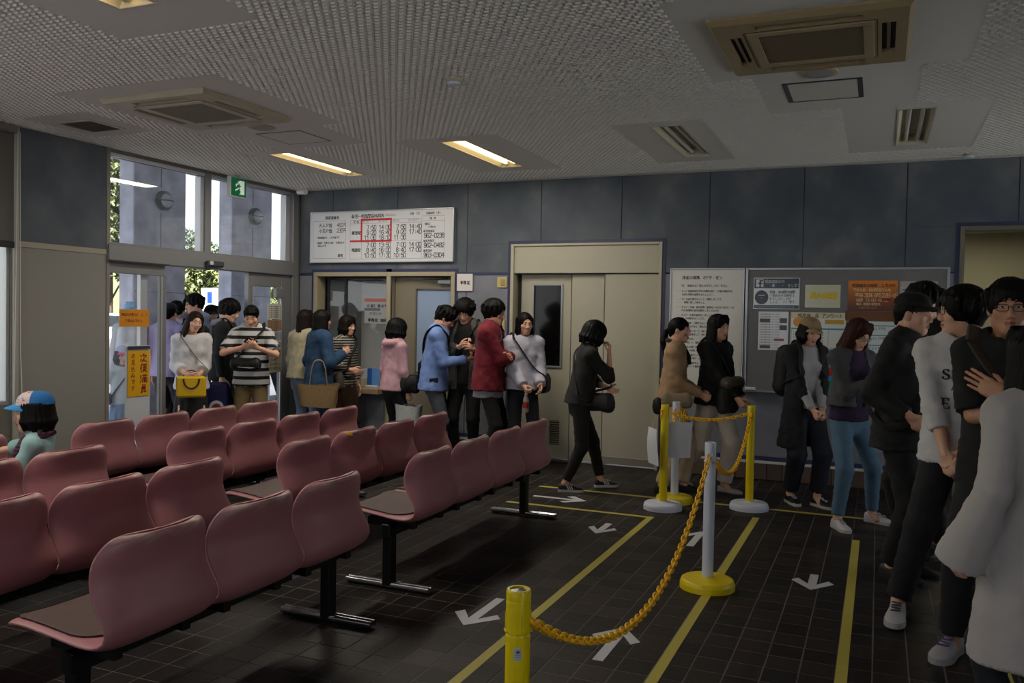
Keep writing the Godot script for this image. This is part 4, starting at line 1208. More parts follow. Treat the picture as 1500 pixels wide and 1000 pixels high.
func build_posters(ki: Color):
	var z := BACK + 0.024
	var paper := Color(0.85, 0.87, 0.89)
	var im := page(280, 196, paper)
	var navy := Color(0.05, 0.16, 0.25)
	im.fill_rect(Rect2i(4, 4, 272, 62), navy)
	im.fill_rect(Rect2i(14, 10, 46, 48), Color(0.78, 0.8, 0.83))
	ink(im, "f", 16, 12, 44, navy, 9)
	ink(im, "相島運航の内", 66, 12, 20, Color(0.75, 0.8, 0.85), 2); ink(im, "・新・ページをしました", 92, 38, 19, Color(0.75, 0.8, 0.85), 2)
	for yy in 44:
		var dx := int(sqrt(maxf(0, 42.0 * 42.0 - pow((yy - 22) * 1.9, 2))))
		im.fill_rect(Rect2i(50 - dx, 78 + yy * 2, dx * 2, 2), navy)
	im.fill_rect(Rect2i(30, 108, 40, 4), Color(0.75, 0.8, 0.85)); im.fill_rect(Rect2i(44, 122, 12, 8), Color(0.7, 0.2, 0.25))
	for k in 4: ink(im, ["相島、航時間の時間", "い見込みの日時をと", "おとしてい。分に", "しんと・・にいまて"][k], 98, 80 + 21 * k, 17, navy, 2)
	im.fill_rect(Rect2i(4, 172, 272, 20), navy)
	for k in 30: im.fill_rect(Rect2i(12 + 8 * k, 178, 5, 8), Color(0.45, 0.55, 0.6))
	placard("poster", "navy and white poster with a square f logo at the upper left of the pinboard", "poster", Vector2(-1.146, 1.684), Vector2(-0.715, 1.987), z, 0.003, im, paper, 0.25, "papers on the pinboard")
	im = page(200, 140, Color(0.78, 0.79, 0.68))
	ink(im, "場内禁煙", 22, 44, 38, Color(0.85, 0.72, 0.10), 7, false, 1.02)
	placard("poster", "laminated pale sheet with yellow lettering in the middle of the pinboard's top row", "poster", Vector2(-0.665, 1.702), Vector2(-0.346, 1.921), z, 0.003, im, Color(0.66, 0.67, 0.58), 0.12, "papers on the pinboard")
	im = page(180, 240, Color(0.84, 0.86, 0.89))
	for k in 14: ink(im, "お客の時間の備にとして行をい", 8, 12 + 16 * k, 9, Color(0.35, 0.36, 0.4), 1)
	for r in [[8, 44, 62, 24, Color(0.25, 0.22, 0.2)], [128, 40, 44, 30, Color(0.24, 0.22, 0.24)], [128, 84, 44, 30, Color(0.2, 0.2, 0.22)], [96, 168, 60, 14, Color(0.55, 0.15, 0.2)], [12, 212, 62, 18, Color(0.18, 0.15, 0.14)]]: im.fill_rect(Rect2i(r[0], r[1], r[2], r[3]), r[4])
	placard("poster", "white text sheet with small dark pictures, left end of the pinboard's lower row", "poster", Vector2(-1.092, 1.284), Vector2(-0.812, 1.658), z, 0.003, im, paper, 0.3, "papers on the pinboard")
	im = page(320, 224, Color(0.85, 0.86, 0.85))
	im.fill_rect(Rect2i(0, 0, 320, 36), Color(0.80, 0.78, 0.66))
	ink(im, "相島旅・航 アンケート", 40, 6, 26, Color(0.25, 0.2, 0.15), 3, false, 0.95)
	for yy in 60:
		var dx := int(sqrt(maxf(0, 900.0 - pow(yy - 30, 2))))
		im.fill_rect(Rect2i(44 - dx, 30 + yy, dx * 2, 1), Color(0.85, 0.55, 0.16))
	im.fill_rect(Rect2i(200, 44, 110, 26), Color(0.76, 0.60, 0.22)); im.fill_rect(Rect2i(6, 96, 308, 10), Color(0.25, 0.58, 0.62))
	box_line(im, 4, 100, 316, 220, 3, Color(0.3, 0.55, 0.62)); im.fill_rect(Rect2i(220, 106, 2, 112), Color(0.3, 0.5, 0.6))
	for k in 6: ink(im, "お客の時間の備にとして行をい航", 14, 114 + 17 * k, 12, Color(0.35, 0.36, 0.4), 1)
	placard("poster", "questionnaire poster with an orange sun and teal boxes, behind the girl in the beige cap", "poster", Vector2(-0.79, 1.308), Vector2(-0.292, 1.656), z, 0.003, im, paper, 0.3, "papers on the pinboard")
	im = page(300, 200, Color(0.7, 0.4, 0.15))
	for yy in 200:
		var tt := yy / 200.0
		im.fill_rect(Rect2i(0, yy, 300, 1), Color(0.86, 0.50, 0.14).lerp(Color(0.38, 0.22, 0.16), clampf(tt * 1.3 - 0.15, 0, 1)))
	var cr := Color(0.88, 0.78, 0.6)
	ink(im, "相島運航の時刻・しまの行", 22, 20, 22, Color(0.30, 0.2, 0.15), 3); ink(im, "平成の島・新時間見所の旅", 30, 52, 19, cr, 2)
	ink(im, "平成30年6月22日(日)", 40, 82, 27, cr, 3); ink(im, "時間 13:00-16:00", 50, 118, 20, cr, 2); ink(im, "場所 相島行客室内", 50, 146, 17, cr, 2); ink(im, "お客は962-0238", 70, 172, 13, cr, 1)
	im.fill_rect(Rect2i(206, 116, 58, 16), Color(0.55, 0.08, 0.08))
	placard("poster", "orange sunset poster with pale lettering on the pinboard, above the girl with glasses", "poster", Vector2(-0.28, 1.677), Vector2(0.147, 1.961), z, 0.003, im, Color(0.55, 0.33, 0.15), 0.35, "papers on the pinboard")
	im = page(300, 110, Color(0.42, 0.26, 0.14))
	for k in 5: im.fill_rect(Rect2i(0, 22 * k, 300, 2), Color(0.34, 0.2, 0.1))
	placard("poster", "brown strip poster directly under the orange sunset poster", "poster", Vector2(-0.30, 1.585), Vector2(0.147, 1.672), z, 0.003, im, Color(0.42, 0.26, 0.14), 0.4, "papers on the pinboard")
	im = page(300, 200, Color(0.78, 0.82, 0.84))
	for k in 3:
		im.fill_rect(Rect2i(10, 24 + 62 * k, 280, 5), Color(0.2, 0.45, 0.32))
		ink(im, "お客の時間の備にとして行を", 16, 36 + 62 * k, 17, Color(0.3, 0.32, 0.36), 2)
	placard("poster", "pale sheet with green rules low on the pinboard, beside the girl with glasses", "poster", Vector2(-0.277, 1.285), Vector2(0.147, 1.58), z, 0.003, im, paper, 0.35, "papers on the pinboard")
	im = page(220, 160, Color(0.66, 0.62, 0.62))
	for k in 20: im.fill_rect(Rect2i(rng.randi() % 180, 20 + rng.randi() % 110, 26, 8), [Color(0.55, 0.25, 0.25), Color(0.4, 0.42, 0.5), Color(0.75, 0.72, 0.7)][k % 3])
	placard("poster", "pale poster with reddish flecks at the right end of the pinboard", "poster", Vector2(0.165, 1.70), Vector2(0.48, 1.955), z, 0.003, im, paper, 0.4, "papers on the pinboard")
	im = page(120, 240, Color(0.15, 0.55, 0.75))
	for r in [[0, 60, 120, 40, Color(0.75, 0.75, 0.2)], [20, 110, 80, 50, Color(0.75, 0.2, 0.15)], [0, 190, 120, 30, Color(0.2, 0.5, 0.3)]]: im.fill_rect(Rect2i(r[0], r[1], r[2], r[3]), r[4])
	placard("poster", "narrow bright blue poster behind the girl in the beige cap, low on the pinboard", "poster", Vector2(-0.50, 0.93), Vector2(-0.32, 1.30), z, 0.003, im, paper, 0.4, "papers on the pinboard")
	im = page(160, 160, Color(0.60, 0.60, 0.61))
	im.fill_rect(Rect2i(0, 0, 160, 22), Color(0.62, 0.36, 0.36))
	ink(im, "お客に員のを", 14, 36, 22, ki, 3); im.fill_rect(Rect2i(0, 62, 100, 16), Color(0.30, 0.36, 0.44)); ink(im, "の見込み", 30, 84, 20, Color(0.3, 0.32, 0.36), 2); ink(im, "事務室 運航", 20, 126, 22, ki, 3)
	placard("hatch_notice", "pale notice with dark lettering taped to the office hatch glass", "notice", Vector2(-5.70, 1.45), Vector2(-5.345, 1.75), BACK - 0.086, 0.002, im, Color(0.6, 0.6, 0.6), 0.4)

# ---------------------------------------------------------------- tape lines and arrows on the floor
func build_floor_marks():
	var ym := mat(Color(0.71, 0.66, 0.28), 0.55)
	var tapes := [[Vector3(-1.615, 0, -4.3), 0.05, 4.68, "long yellow floor tape running from the left lane corner towards the camera"], [Vector3(-0.857, 0, -4.5), 0.05, 5.06, "long yellow floor tape under the white post, running towards the camera"], [Vector3(-0.111, 0, -4.3), 0.05, 4.66, "long yellow floor tape on the right, beside the lane of the man in white"], [Vector3(0.56, 0, -4.2), 0.05, 3.6, "yellow floor tape at the far right, mostly hidden by people"],
		[Vector3(-0.8, 0, -7.40), 4.1, 0.05, "yellow floor tape parallel to the back wall, farther of the two"], [Vector3(-2.22, 0, -6.64), 1.26, 0.05, "short yellow floor tape parallel to the back wall, beside the bench end"]]
	for t in tapes:
		solo("floor_tape", bx(Vector3.ZERO, Vector3(t[1], 0.0012, t[2]), 0.0), ym, t[3], "tape", "yellow tape lines on the floor", Transform3D(Basis(), t[0] + Vector3(0, 0.0006, 0)))
	var wm := mat(Color(0.76, 0.76, 0.78), 0.6)
	var ar := [[Vector3(-1.88, 0, -3.86), 0.0, 0.46, 0.13, "white tape arrow pointing at the camera, between the bench foot and the near yellow post"], [Vector3(-1.137, 0, -4.19), PI, 0.46, 0.12, "white tape arrow pointing away under the hanging chain"], [Vector3(-1.847, 0, -5.95), 0.0, 0.34, 0.11, "small white tape arrow pointing at the camera near the far lane corner"],
		[Vector3(-1.16, 0, -6.37), PI, 0.45, 0.11, "white tape arrow partly hidden behind the white post"], [Vector3(-0.325, 0, -5.27), 0.0, 0.33, 0.12, "white tape arrow pointing at the camera in the right lane"], [Vector3(-2.25, 0, -6.97), PI / 2, 0.49, 0.14, "long white tape arrow pointing right in front of the cream sliding door"]]
	for a in ar:
		var o := thing("floor_arrow", a[4], "arrow", a[0], a[1], "white tape arrows on the floor")
		var L: float = a[2]
		part("shaft", sp(Vector3(-0.025, 0.0, -L), Vector3(0.025, 0.0012, -0.03)), wm, o)
		for s in [-1.0, 1.0]:
			var m := Mb.new()
			var e := Vector3(s * a[3], 0, -0.16)
			var w := Vector3(0, 0, -0.065)
			m.prism(PackedVector2Array([Vector2(0, 0), Vector2(s * a[3], -0.16), Vector2(s * a[3] * 0.72, -0.21), Vector2(0, -0.07)]), 0.0022, Transform3D(Basis(Vector3.RIGHT, Vector3(0, 0, 1), Vector3(0, 1, 0)), Vector3.ZERO))
			part("barb", m, wm, o)

# ---------------------------------------------------------------- linked seating
func seat_shell(inset: float, s0: float, s1: float, off: float, th: float, nr: int, nt: int, wear := false, sd := 0) -> Mb:
	var prof := Curve2D.new()  # x = forward, y = up
	for p in [Vector2(0.478, 0.400), Vector2(0.470, 0.425), Vector2(0.40, 0.432), Vector2(0.26, 0.418), Vector2(0.13, 0.402), Vector2(0.05, 0.405), Vector2(0.004, 0.432), Vector2(-0.012, 0.485), Vector2(0.006, 0.555), Vector2(0.025, 0.625), Vector2(0.021, 0.68), Vector2(0.007, 0.735), Vector2(-0.014, 0.782)]:
		prof.add_point(p)
	for i in range(1, prof.point_count - 1):
		var d := (prof.get_point_position(i + 1) - prof.get_point_position(i - 1)) * 0.17
		prof.set_point_in(i, -d); prof.set_point_out(i, d)
	var L := prof.get_baked_length()
	var W := 0.266 - inset
	var rows := []
	var cols := PackedColorArray()
	for i in nr + 1:
		var f := float(i) / nr
		f = 0.5 - 0.5 * cos(PI * f)
		var s := lerpf(s0, s1, f) * L
		var p := prof.sample_baked(s, true)
		var q := (prof.sample_baked(minf(s + 0.01, L), true) - prof.sample_baked(maxf(s - 0.01, 0), true)).normalized()
		var nn := Vector2(q.y, -q.x)  # towards the sitter
		var rt := 0.115
		var d1 := s1 * L - s
		var d0 := s - s0 * L
		var w := W
		if d1 < rt: w = W - rt + sqrt(maxf(0.0, rt * rt - (rt - d1) * (rt - d1)))
		if d0 < 0.06: w = W - 0.06 + sqrt(maxf(0.0, 0.0036 - (0.06 - d0) * (0.06 - d0)))
		var up := smoothstep(0.40, 0.60, p.y)
		var row := PackedVector3Array()
		var tk := th * minf(1.0, 0.35 + minf(d0, d1) / 0.02)
		for side in 2:
			for k in nt + 1:
				var t := -1.0 + 2.0 * k / nt
				if side == 1: t = -t
				t = sin(t * PI / 2)
				var bend := pow(absf(t), 3.0)
				var fw := bend * 0.045 * up
				var lift := bend * 0.012 * (1.0 - up)
				var o := off + (tk if side == 0 else 0.0) - tk * 0.5
				var edge := 1.0 - pow(absf(t), 10.0) * 0.85
				o = off + (o - off) * edge
				var c2 := p + nn * o
				row.append(Vector3(w * t, c2.y + lift, c2.x + fw))
				if wear:
					var pp := Vector3(w * t, c2.y, c2.x)
					var dd := minf(d1, (W - absf(w * t)) * 3.0 + maxf(0.0, 0.70 - p.y))
					var wr := smoothstep(0.050, 0.012, d1) * (0.22 + 0.78 * smoothstep(-0.05, 0.3, noisev(pp * Vector3(9, 22, 22) + Vector3(sd * 5, 0, 0)) + 0.4 * noisev(pp * 70.0)))
					cols.append(Color(0.65, 0.43, 0.455).lerp(Color(0.74, 0.68, 0.64), clampf(wr, 0, 1) * 0.85).srgb_to_linear())
		rows.append(row)
	var m := Mb.new()
	m.grid(rows, true, true)
	m.fan(rows[0], Vector3(0, 0, 1))
	m.fan(rows[nr], Vector3(0, 1, 0))
	if wear:
		while cols.size() < m.v.size(): cols.append(cols[0])
		m.c = cols
	return m

func build_benches():
	var pm := StandardMaterial3D.new()
	pm.vertex_color_use_as_albedo = true
	pm.roughness = 0.42
	pm.normal_enabled = true
	pm.normal_texture = grain_n
	pm.normal_scale = 0.12
	pm.uv1_triplanar = true
	pm.uv1_scale = Vector3.ONE * 9.0
	var cm := mat(Color(0.29, 0.20, 0.185), 0.6, 0, grain_n, 0.4, 8.0)
	var bk := mat(Color(0.035, 0.036, 0.04), 0.4, 0.3)
	var ch := mat(Color(0.62, 0.62, 0.64), 0.22, 0.9)
	var shells := []
	for k in 3: shells.append(seat_shell(0.0, 0.0, 1.0, 0.0, 0.034, 44, 18, true, k).mesh())
	var pad := seat_shell(0.03, 0.03, 0.46, 0.0155, 0.010, 20, 10).mesh()
	# column x of the back, front end z, number of seats, label
	var rows := [[-2.33, -6.30, 4, "front row of four pink seats beside the floor arrows"], [-2.33, -3.69, 3, "nearest row of three pink seats at the bottom left"],
		[-3.20, -6.30, 4, "second row of four pink seats with a yellow mark on one backrest"], [-3.20, -3.69, 4, "near row of dark pink seats behind the nearest row"],
		[-4.06, -6.30, 4, "third row of four pink seats, in front of the rearmost far row"], [-4.06, -3.69, 4, "near row of pink seats where the girl in the blue cap sits"],
		[-4.90, -6.30, 4, "rearmost row of four pink seats, below the glass doors"], [-4.90, -3.69, 4, "rearmost near row of pink seats, only its end in view at the left edge"]]
	var P := 0.54
	for r in rows:
		var o := thing("bench", r[3], "bench", Vector3(r[0], 0, r[1]), -PI / 2, "linked pink waiting seats")
		# local: x runs along the row away from the far end, z forward (towards -x of the room)
		for k in r[2]:
			var s := part("seat", shells[(k * 2 + int(r[2]) + int(absf(r[0] * 10))) % 3], pm, o, Transform3D(Basis(), Vector3(P * (k + 0.5), 0, 0)))
			part("cushion", pad, cm, s)
		var L: float = P * r[2]
		part("beam", sp(Vector3(0.02, 0.30, 0.17), Vector3(L - 0.02, 0.375, 0.225), 0.006), bk, o)
		for k in r[2]:
			for sx in [-0.16, 0.16]:
				part("seat_bracket", sp(Vector3(P * (k + 0.5) + sx - 0.02, 0.345, 0.05), Vector3(P * (k + 0.5) + sx + 0.02, 0.392, 0.36), 0.004), bk, o)
		for lx in [0.07, L - 0.07]:
			part("leg", sp(Vector3(lx - 0.035, 0.02, 0.17), Vector3(lx + 0.035, 0.31, 0.225), 0.006), bk, o)
			var f := Mb.new()
			f.tube([Vector3(lx - 0.016, 0.026, -0.07), Vector3(lx - 0.016, 0.026, 0.47)], 0.016, 10)
			f.tube([Vector3(lx + 0.016, 0.026, -0.07), Vector3(lx + 0.016, 0.026, 0.47)], 0.016, 10)
			var ft := part("foot_bar", f, ch, o)
			part("glide", sp(Vector3(lx - 0.022, 0.0, -0.05), Vector3(lx + 0.022, 0.012, 0.0), 0.002), bk, ft)
			part("glide", sp(Vector3(lx - 0.022, 0.0, 0.41), Vector3(lx + 0.022, 0.012, 0.46), 0.002), bk, ft)
		var im := page(48, 40, Color(0.66, 0.70, 0.76))
		im.fill_rect(Rect2i(6, 5, 26, 7), Color(0.2, 0.22, 0.28))
		for k in 3: im.fill_rect(Rect2i(6, 17 + 7 * k, 34, 2), Color(0.42, 0.45, 0.5))
		var q := Mb.new()
		q.quad(Vector3(0.40, 0.305, 0.1685), Vector3(0.32, 0.305, 0.1685), Vector3(0.32, 0.37, 0.1685), Vector3(0.40, 0.37, 0.1685))
		if r[0] > -2.5: part("maker_sticker", q, print_mat(im), o)
		if absf(r[0] + 3.20) < 0.01 and r[1] < -6.0:
			var y := Mb.new()
			y.lathe([Vector2(0.0005, 0.012), Vector2(0.018, 0.009), Vector2(0.026, 0.0)], 12)
			part("yellow_mark", y, mat(Color(0.78, 0.56, 0.10), 0.6), o, Transform3D(Basis(Vector3.RIGHT, -0.5), Vector3(P * 2.86, 0.772, -0.028)))

# ---------------------------------------------------------------- chain barriers
func post(at: Vector3, col: Color, base: Color, label: String, tall := 0.83) -> Node3D:
	var o := thing("barrier_post", label, "post", at, 0.0, "plastic chain posts")
	var pm := mat(col, 0.32)
	var m := Mb.new()
	m.lathe([Vector2(0.158, 0.0), Vector2(0.158, 0.03), Vector2(0.155, 0.036), Vector2(0.155, 0.036), Vector2(0.150, 0.050), Vector2(0.140, 0.056), Vector2(0.05, 0.062), Vector2(0.034, 0.07)], 40)
	part("base", m, mat(base, 0.4), o)
	m = Mb.new()
	var t := tall
	m.lathe([Vector2(0.0325, 0.05), Vector2(0.0325, t - 0.12), Vector2(0.0325, t - 0.12), Vector2(0.0305, t - 0.118), Vector2(0.0305, t - 0.114), Vector2(0.0305, t - 0.114), Vector2(0.0325, t - 0.112), Vector2(0.0325, t - 0.03), Vector2(0.0325, t - 0.03), Vector2(0.0315, t - 0.028), Vector2(0.0325, t - 0.026), Vector2(0.0325, t - 0.006), Vector2(0.030, t), Vector2(0.030, t), Vector2(0.024, t), Vector2(0.024, t), Vector2(0.022, t - 0.006), Vector2(0.0005, t - 0.007)], 28)
	part("pole", m, pm, o)
	m = Mb.new()
	m.lathe([Vector2(0.022, t - 0.004), Vector2(0.0005, t - 0.003)], 20)
	part("cap", m, mat(Color(0.10, 0.11, 0.10), 0.25), o)
	for k in 4:
		var a := TAU * k / 4.0 + 0.6
		var bs := Basis(Vector3.UP, a)
		var h := Mb.new()
		h.box(bs * Vector3(0, t - 0.082, 0.032), Vector3(0.006, 0.05, 0.006), 0.002, bs)
		h.box(bs * Vector3(0, t - 0.108, 0.033), Vector3(0.028, 0.006, 0.006), 0.002, bs)
		part("chain_hook", h, pm, o)
	return o

func chain_run(called_label: String, a: Vector3, b: Vector3, sag: float, pitch := 0.04):
	var o := thing("barrier_chain", called_label, "chain", a, 0.0, "yellow plastic barrier chains")
	var lm := []
	for k in 12:
		var t := TAU * k / 12.0
		lm.append(Vector3(cos(t) * 0.0125, 0, (0.017 if cos(t) == 0 else 0.0) + sin(t) * 0.0125 + signf(sin(t)) * 0.013))
	var mb := Mb.new()
	mb.tube(lm, 0.0052, 6, false, 1.0, Vector3.UP, true)
	var mesh := mb.mesh()
	var m := mat(Color(0.97, 0.74, 0.05), 0.38)
	var pts := []
	var d := b - a
	for k in 401:
		var t := k / 400.0
		pts.append(d * t + Vector3(0, -sag * 4.0 * t * (1.0 - t), 0))
	var acc := pitch * 0.5
	var nx := 0.0
	var n := 0
	for k in 400:
		var seg: Vector3 = pts[k + 1] - pts[k]
		var L := seg.length()
		while nx <= acc + L and nx >= acc:
			var p: Vector3 = pts[k] + seg * ((nx - acc) / L)
			var z := seg.normalized()
			var x := Vector3.UP.cross(z).normalized()
			if x.length() < 0.1: x = Vector3.RIGHT
			var bs := Basis(x, z.cross(x), z) * Basis(Vector3.BACK, PI / 4 + (PI / 2 if n % 2 else 0.0))
			part("link", mesh, m, o, Transform3D(bs, p))
			n += 1
			nx += pitch
		acc += L
		if nx < acc: nx = acc

func build_barriers():
	var yel := Color(0.89, 0.79, 0.0)
	var wh := Color(0.82, 0.84, 0.90)
	var fg := post(Vector3(-0.845, 0, -2.06), yel, wh, "yellow chain post in the foreground, cut off by the bottom edge", 0.845)
	var im := page(60, 50, Color(0.68, 0.70, 0.76))
	im.fill_rect(Rect2i(20, 10, 28, 10), Color(0.3, 0.3, 0.36)); im.fill_rect(Rect2i(10, 26, 40, 2), Color(0.45, 0.45, 0.5)); im.fill_rect(Rect2i(10, 34, 34, 2), Color(0.45, 0.45, 0.5))
	var st := Mb.new()
	var rows := []
	for i in 2:
		var row := PackedVector3Array()
		for k in 7:
			var a := -0.29 + 0.58 * k / 6.0
			row.append(Vector3(sin(a) * 0.0331, 0.70 - 0.033 * i, cos(a) * 0.0331))
		rows.append(row)
	st.grid(rows, false, true)
	part("sticker", st, print_mat(im), fg, Transform3D(Basis(Vector3.UP, 0.38), Vector3.ZERO))
	post(Vector3(-0.881, 0, -5.04), wh, yel, "white chain post on a yellow base in the middle of the floor", 0.85)
	post(Vector3(-0.955, 0, -7.335), yel, wh, "yellow chain post on a white base, right of the woman in white trousers", 0.86)
	post(Vector3(-1.60, 0, -6.99), yel, wh, "yellow chain post on a white base with papers hanging from it", 0.86)
	post(Vector3(-1.575, 0, -7.31), wh, yel, "white chain post on a yellow base standing right behind the papered one", 0.86)
	chain_run("long yellow chain sagging from the foreground post to the white post", Vector3(-0.815, 0.755, -2.085), Vector3(-0.881, 0.775, -5.005), 0.40)
	chain_run("yellow chain sagging between the white middle post and the right yellow post", Vector3(-0.875, 0.775, -5.075), Vector3(-0.955, 0.79, -7.30), 0.27)
	chain_run("nearly straight yellow chain between the two far yellow posts", Vector3(-0.99, 0.79, -7.32), Vector3(-1.565, 0.80, -6.99), 0.055, 0.038)
	chain_run("short yellow chain hanging down from the papered post", Vector3(-1.62, 0.80, -6.96), Vector3(-1.575, 0.80, -7.28), 0.30, 0.038)
	chain_run("yellow chain hanging in a long loop from the rear white post", Vector3(-1.54, 0.80, -7.30), Vector3(-1.50, 0.80, -7.31), 0.30, 0.038)
	for k in 2:
		var o := thing("paper_sheet", ["white sheet hanging on the left of the papered chain post", "white sheet hanging on the right of the papered chain post"][k], "paper", [Vector3(-1.68, 0.52, -6.93), Vector3(-1.50, 0.56, -7.12)][k], [-0.95, 0.55][k], "white sheets on the chain post")
		var rows2 := []
		for i in 8:
			var row := PackedVector3Array()
			for j in 5: row.append(Vector3((j - 2) * 0.05, 0.15 - 0.3 * i / 7.0, 0.012 * sin(i * 0.5 + j * 0.3)))
			rows2.append(row)
		var m := Mb.new()
		m.grid(rows2, false, true)
		part("sheet", m, mat(Color(0.80, 0.81, 0.84), 0.6), o)
		part("tie", bx(Vector3(0, 0.165, 0), Vector3(0.012, 0.05, 0.012), 0.003), mat(Color(0.7, 0.7, 0.7), 0.6), o)

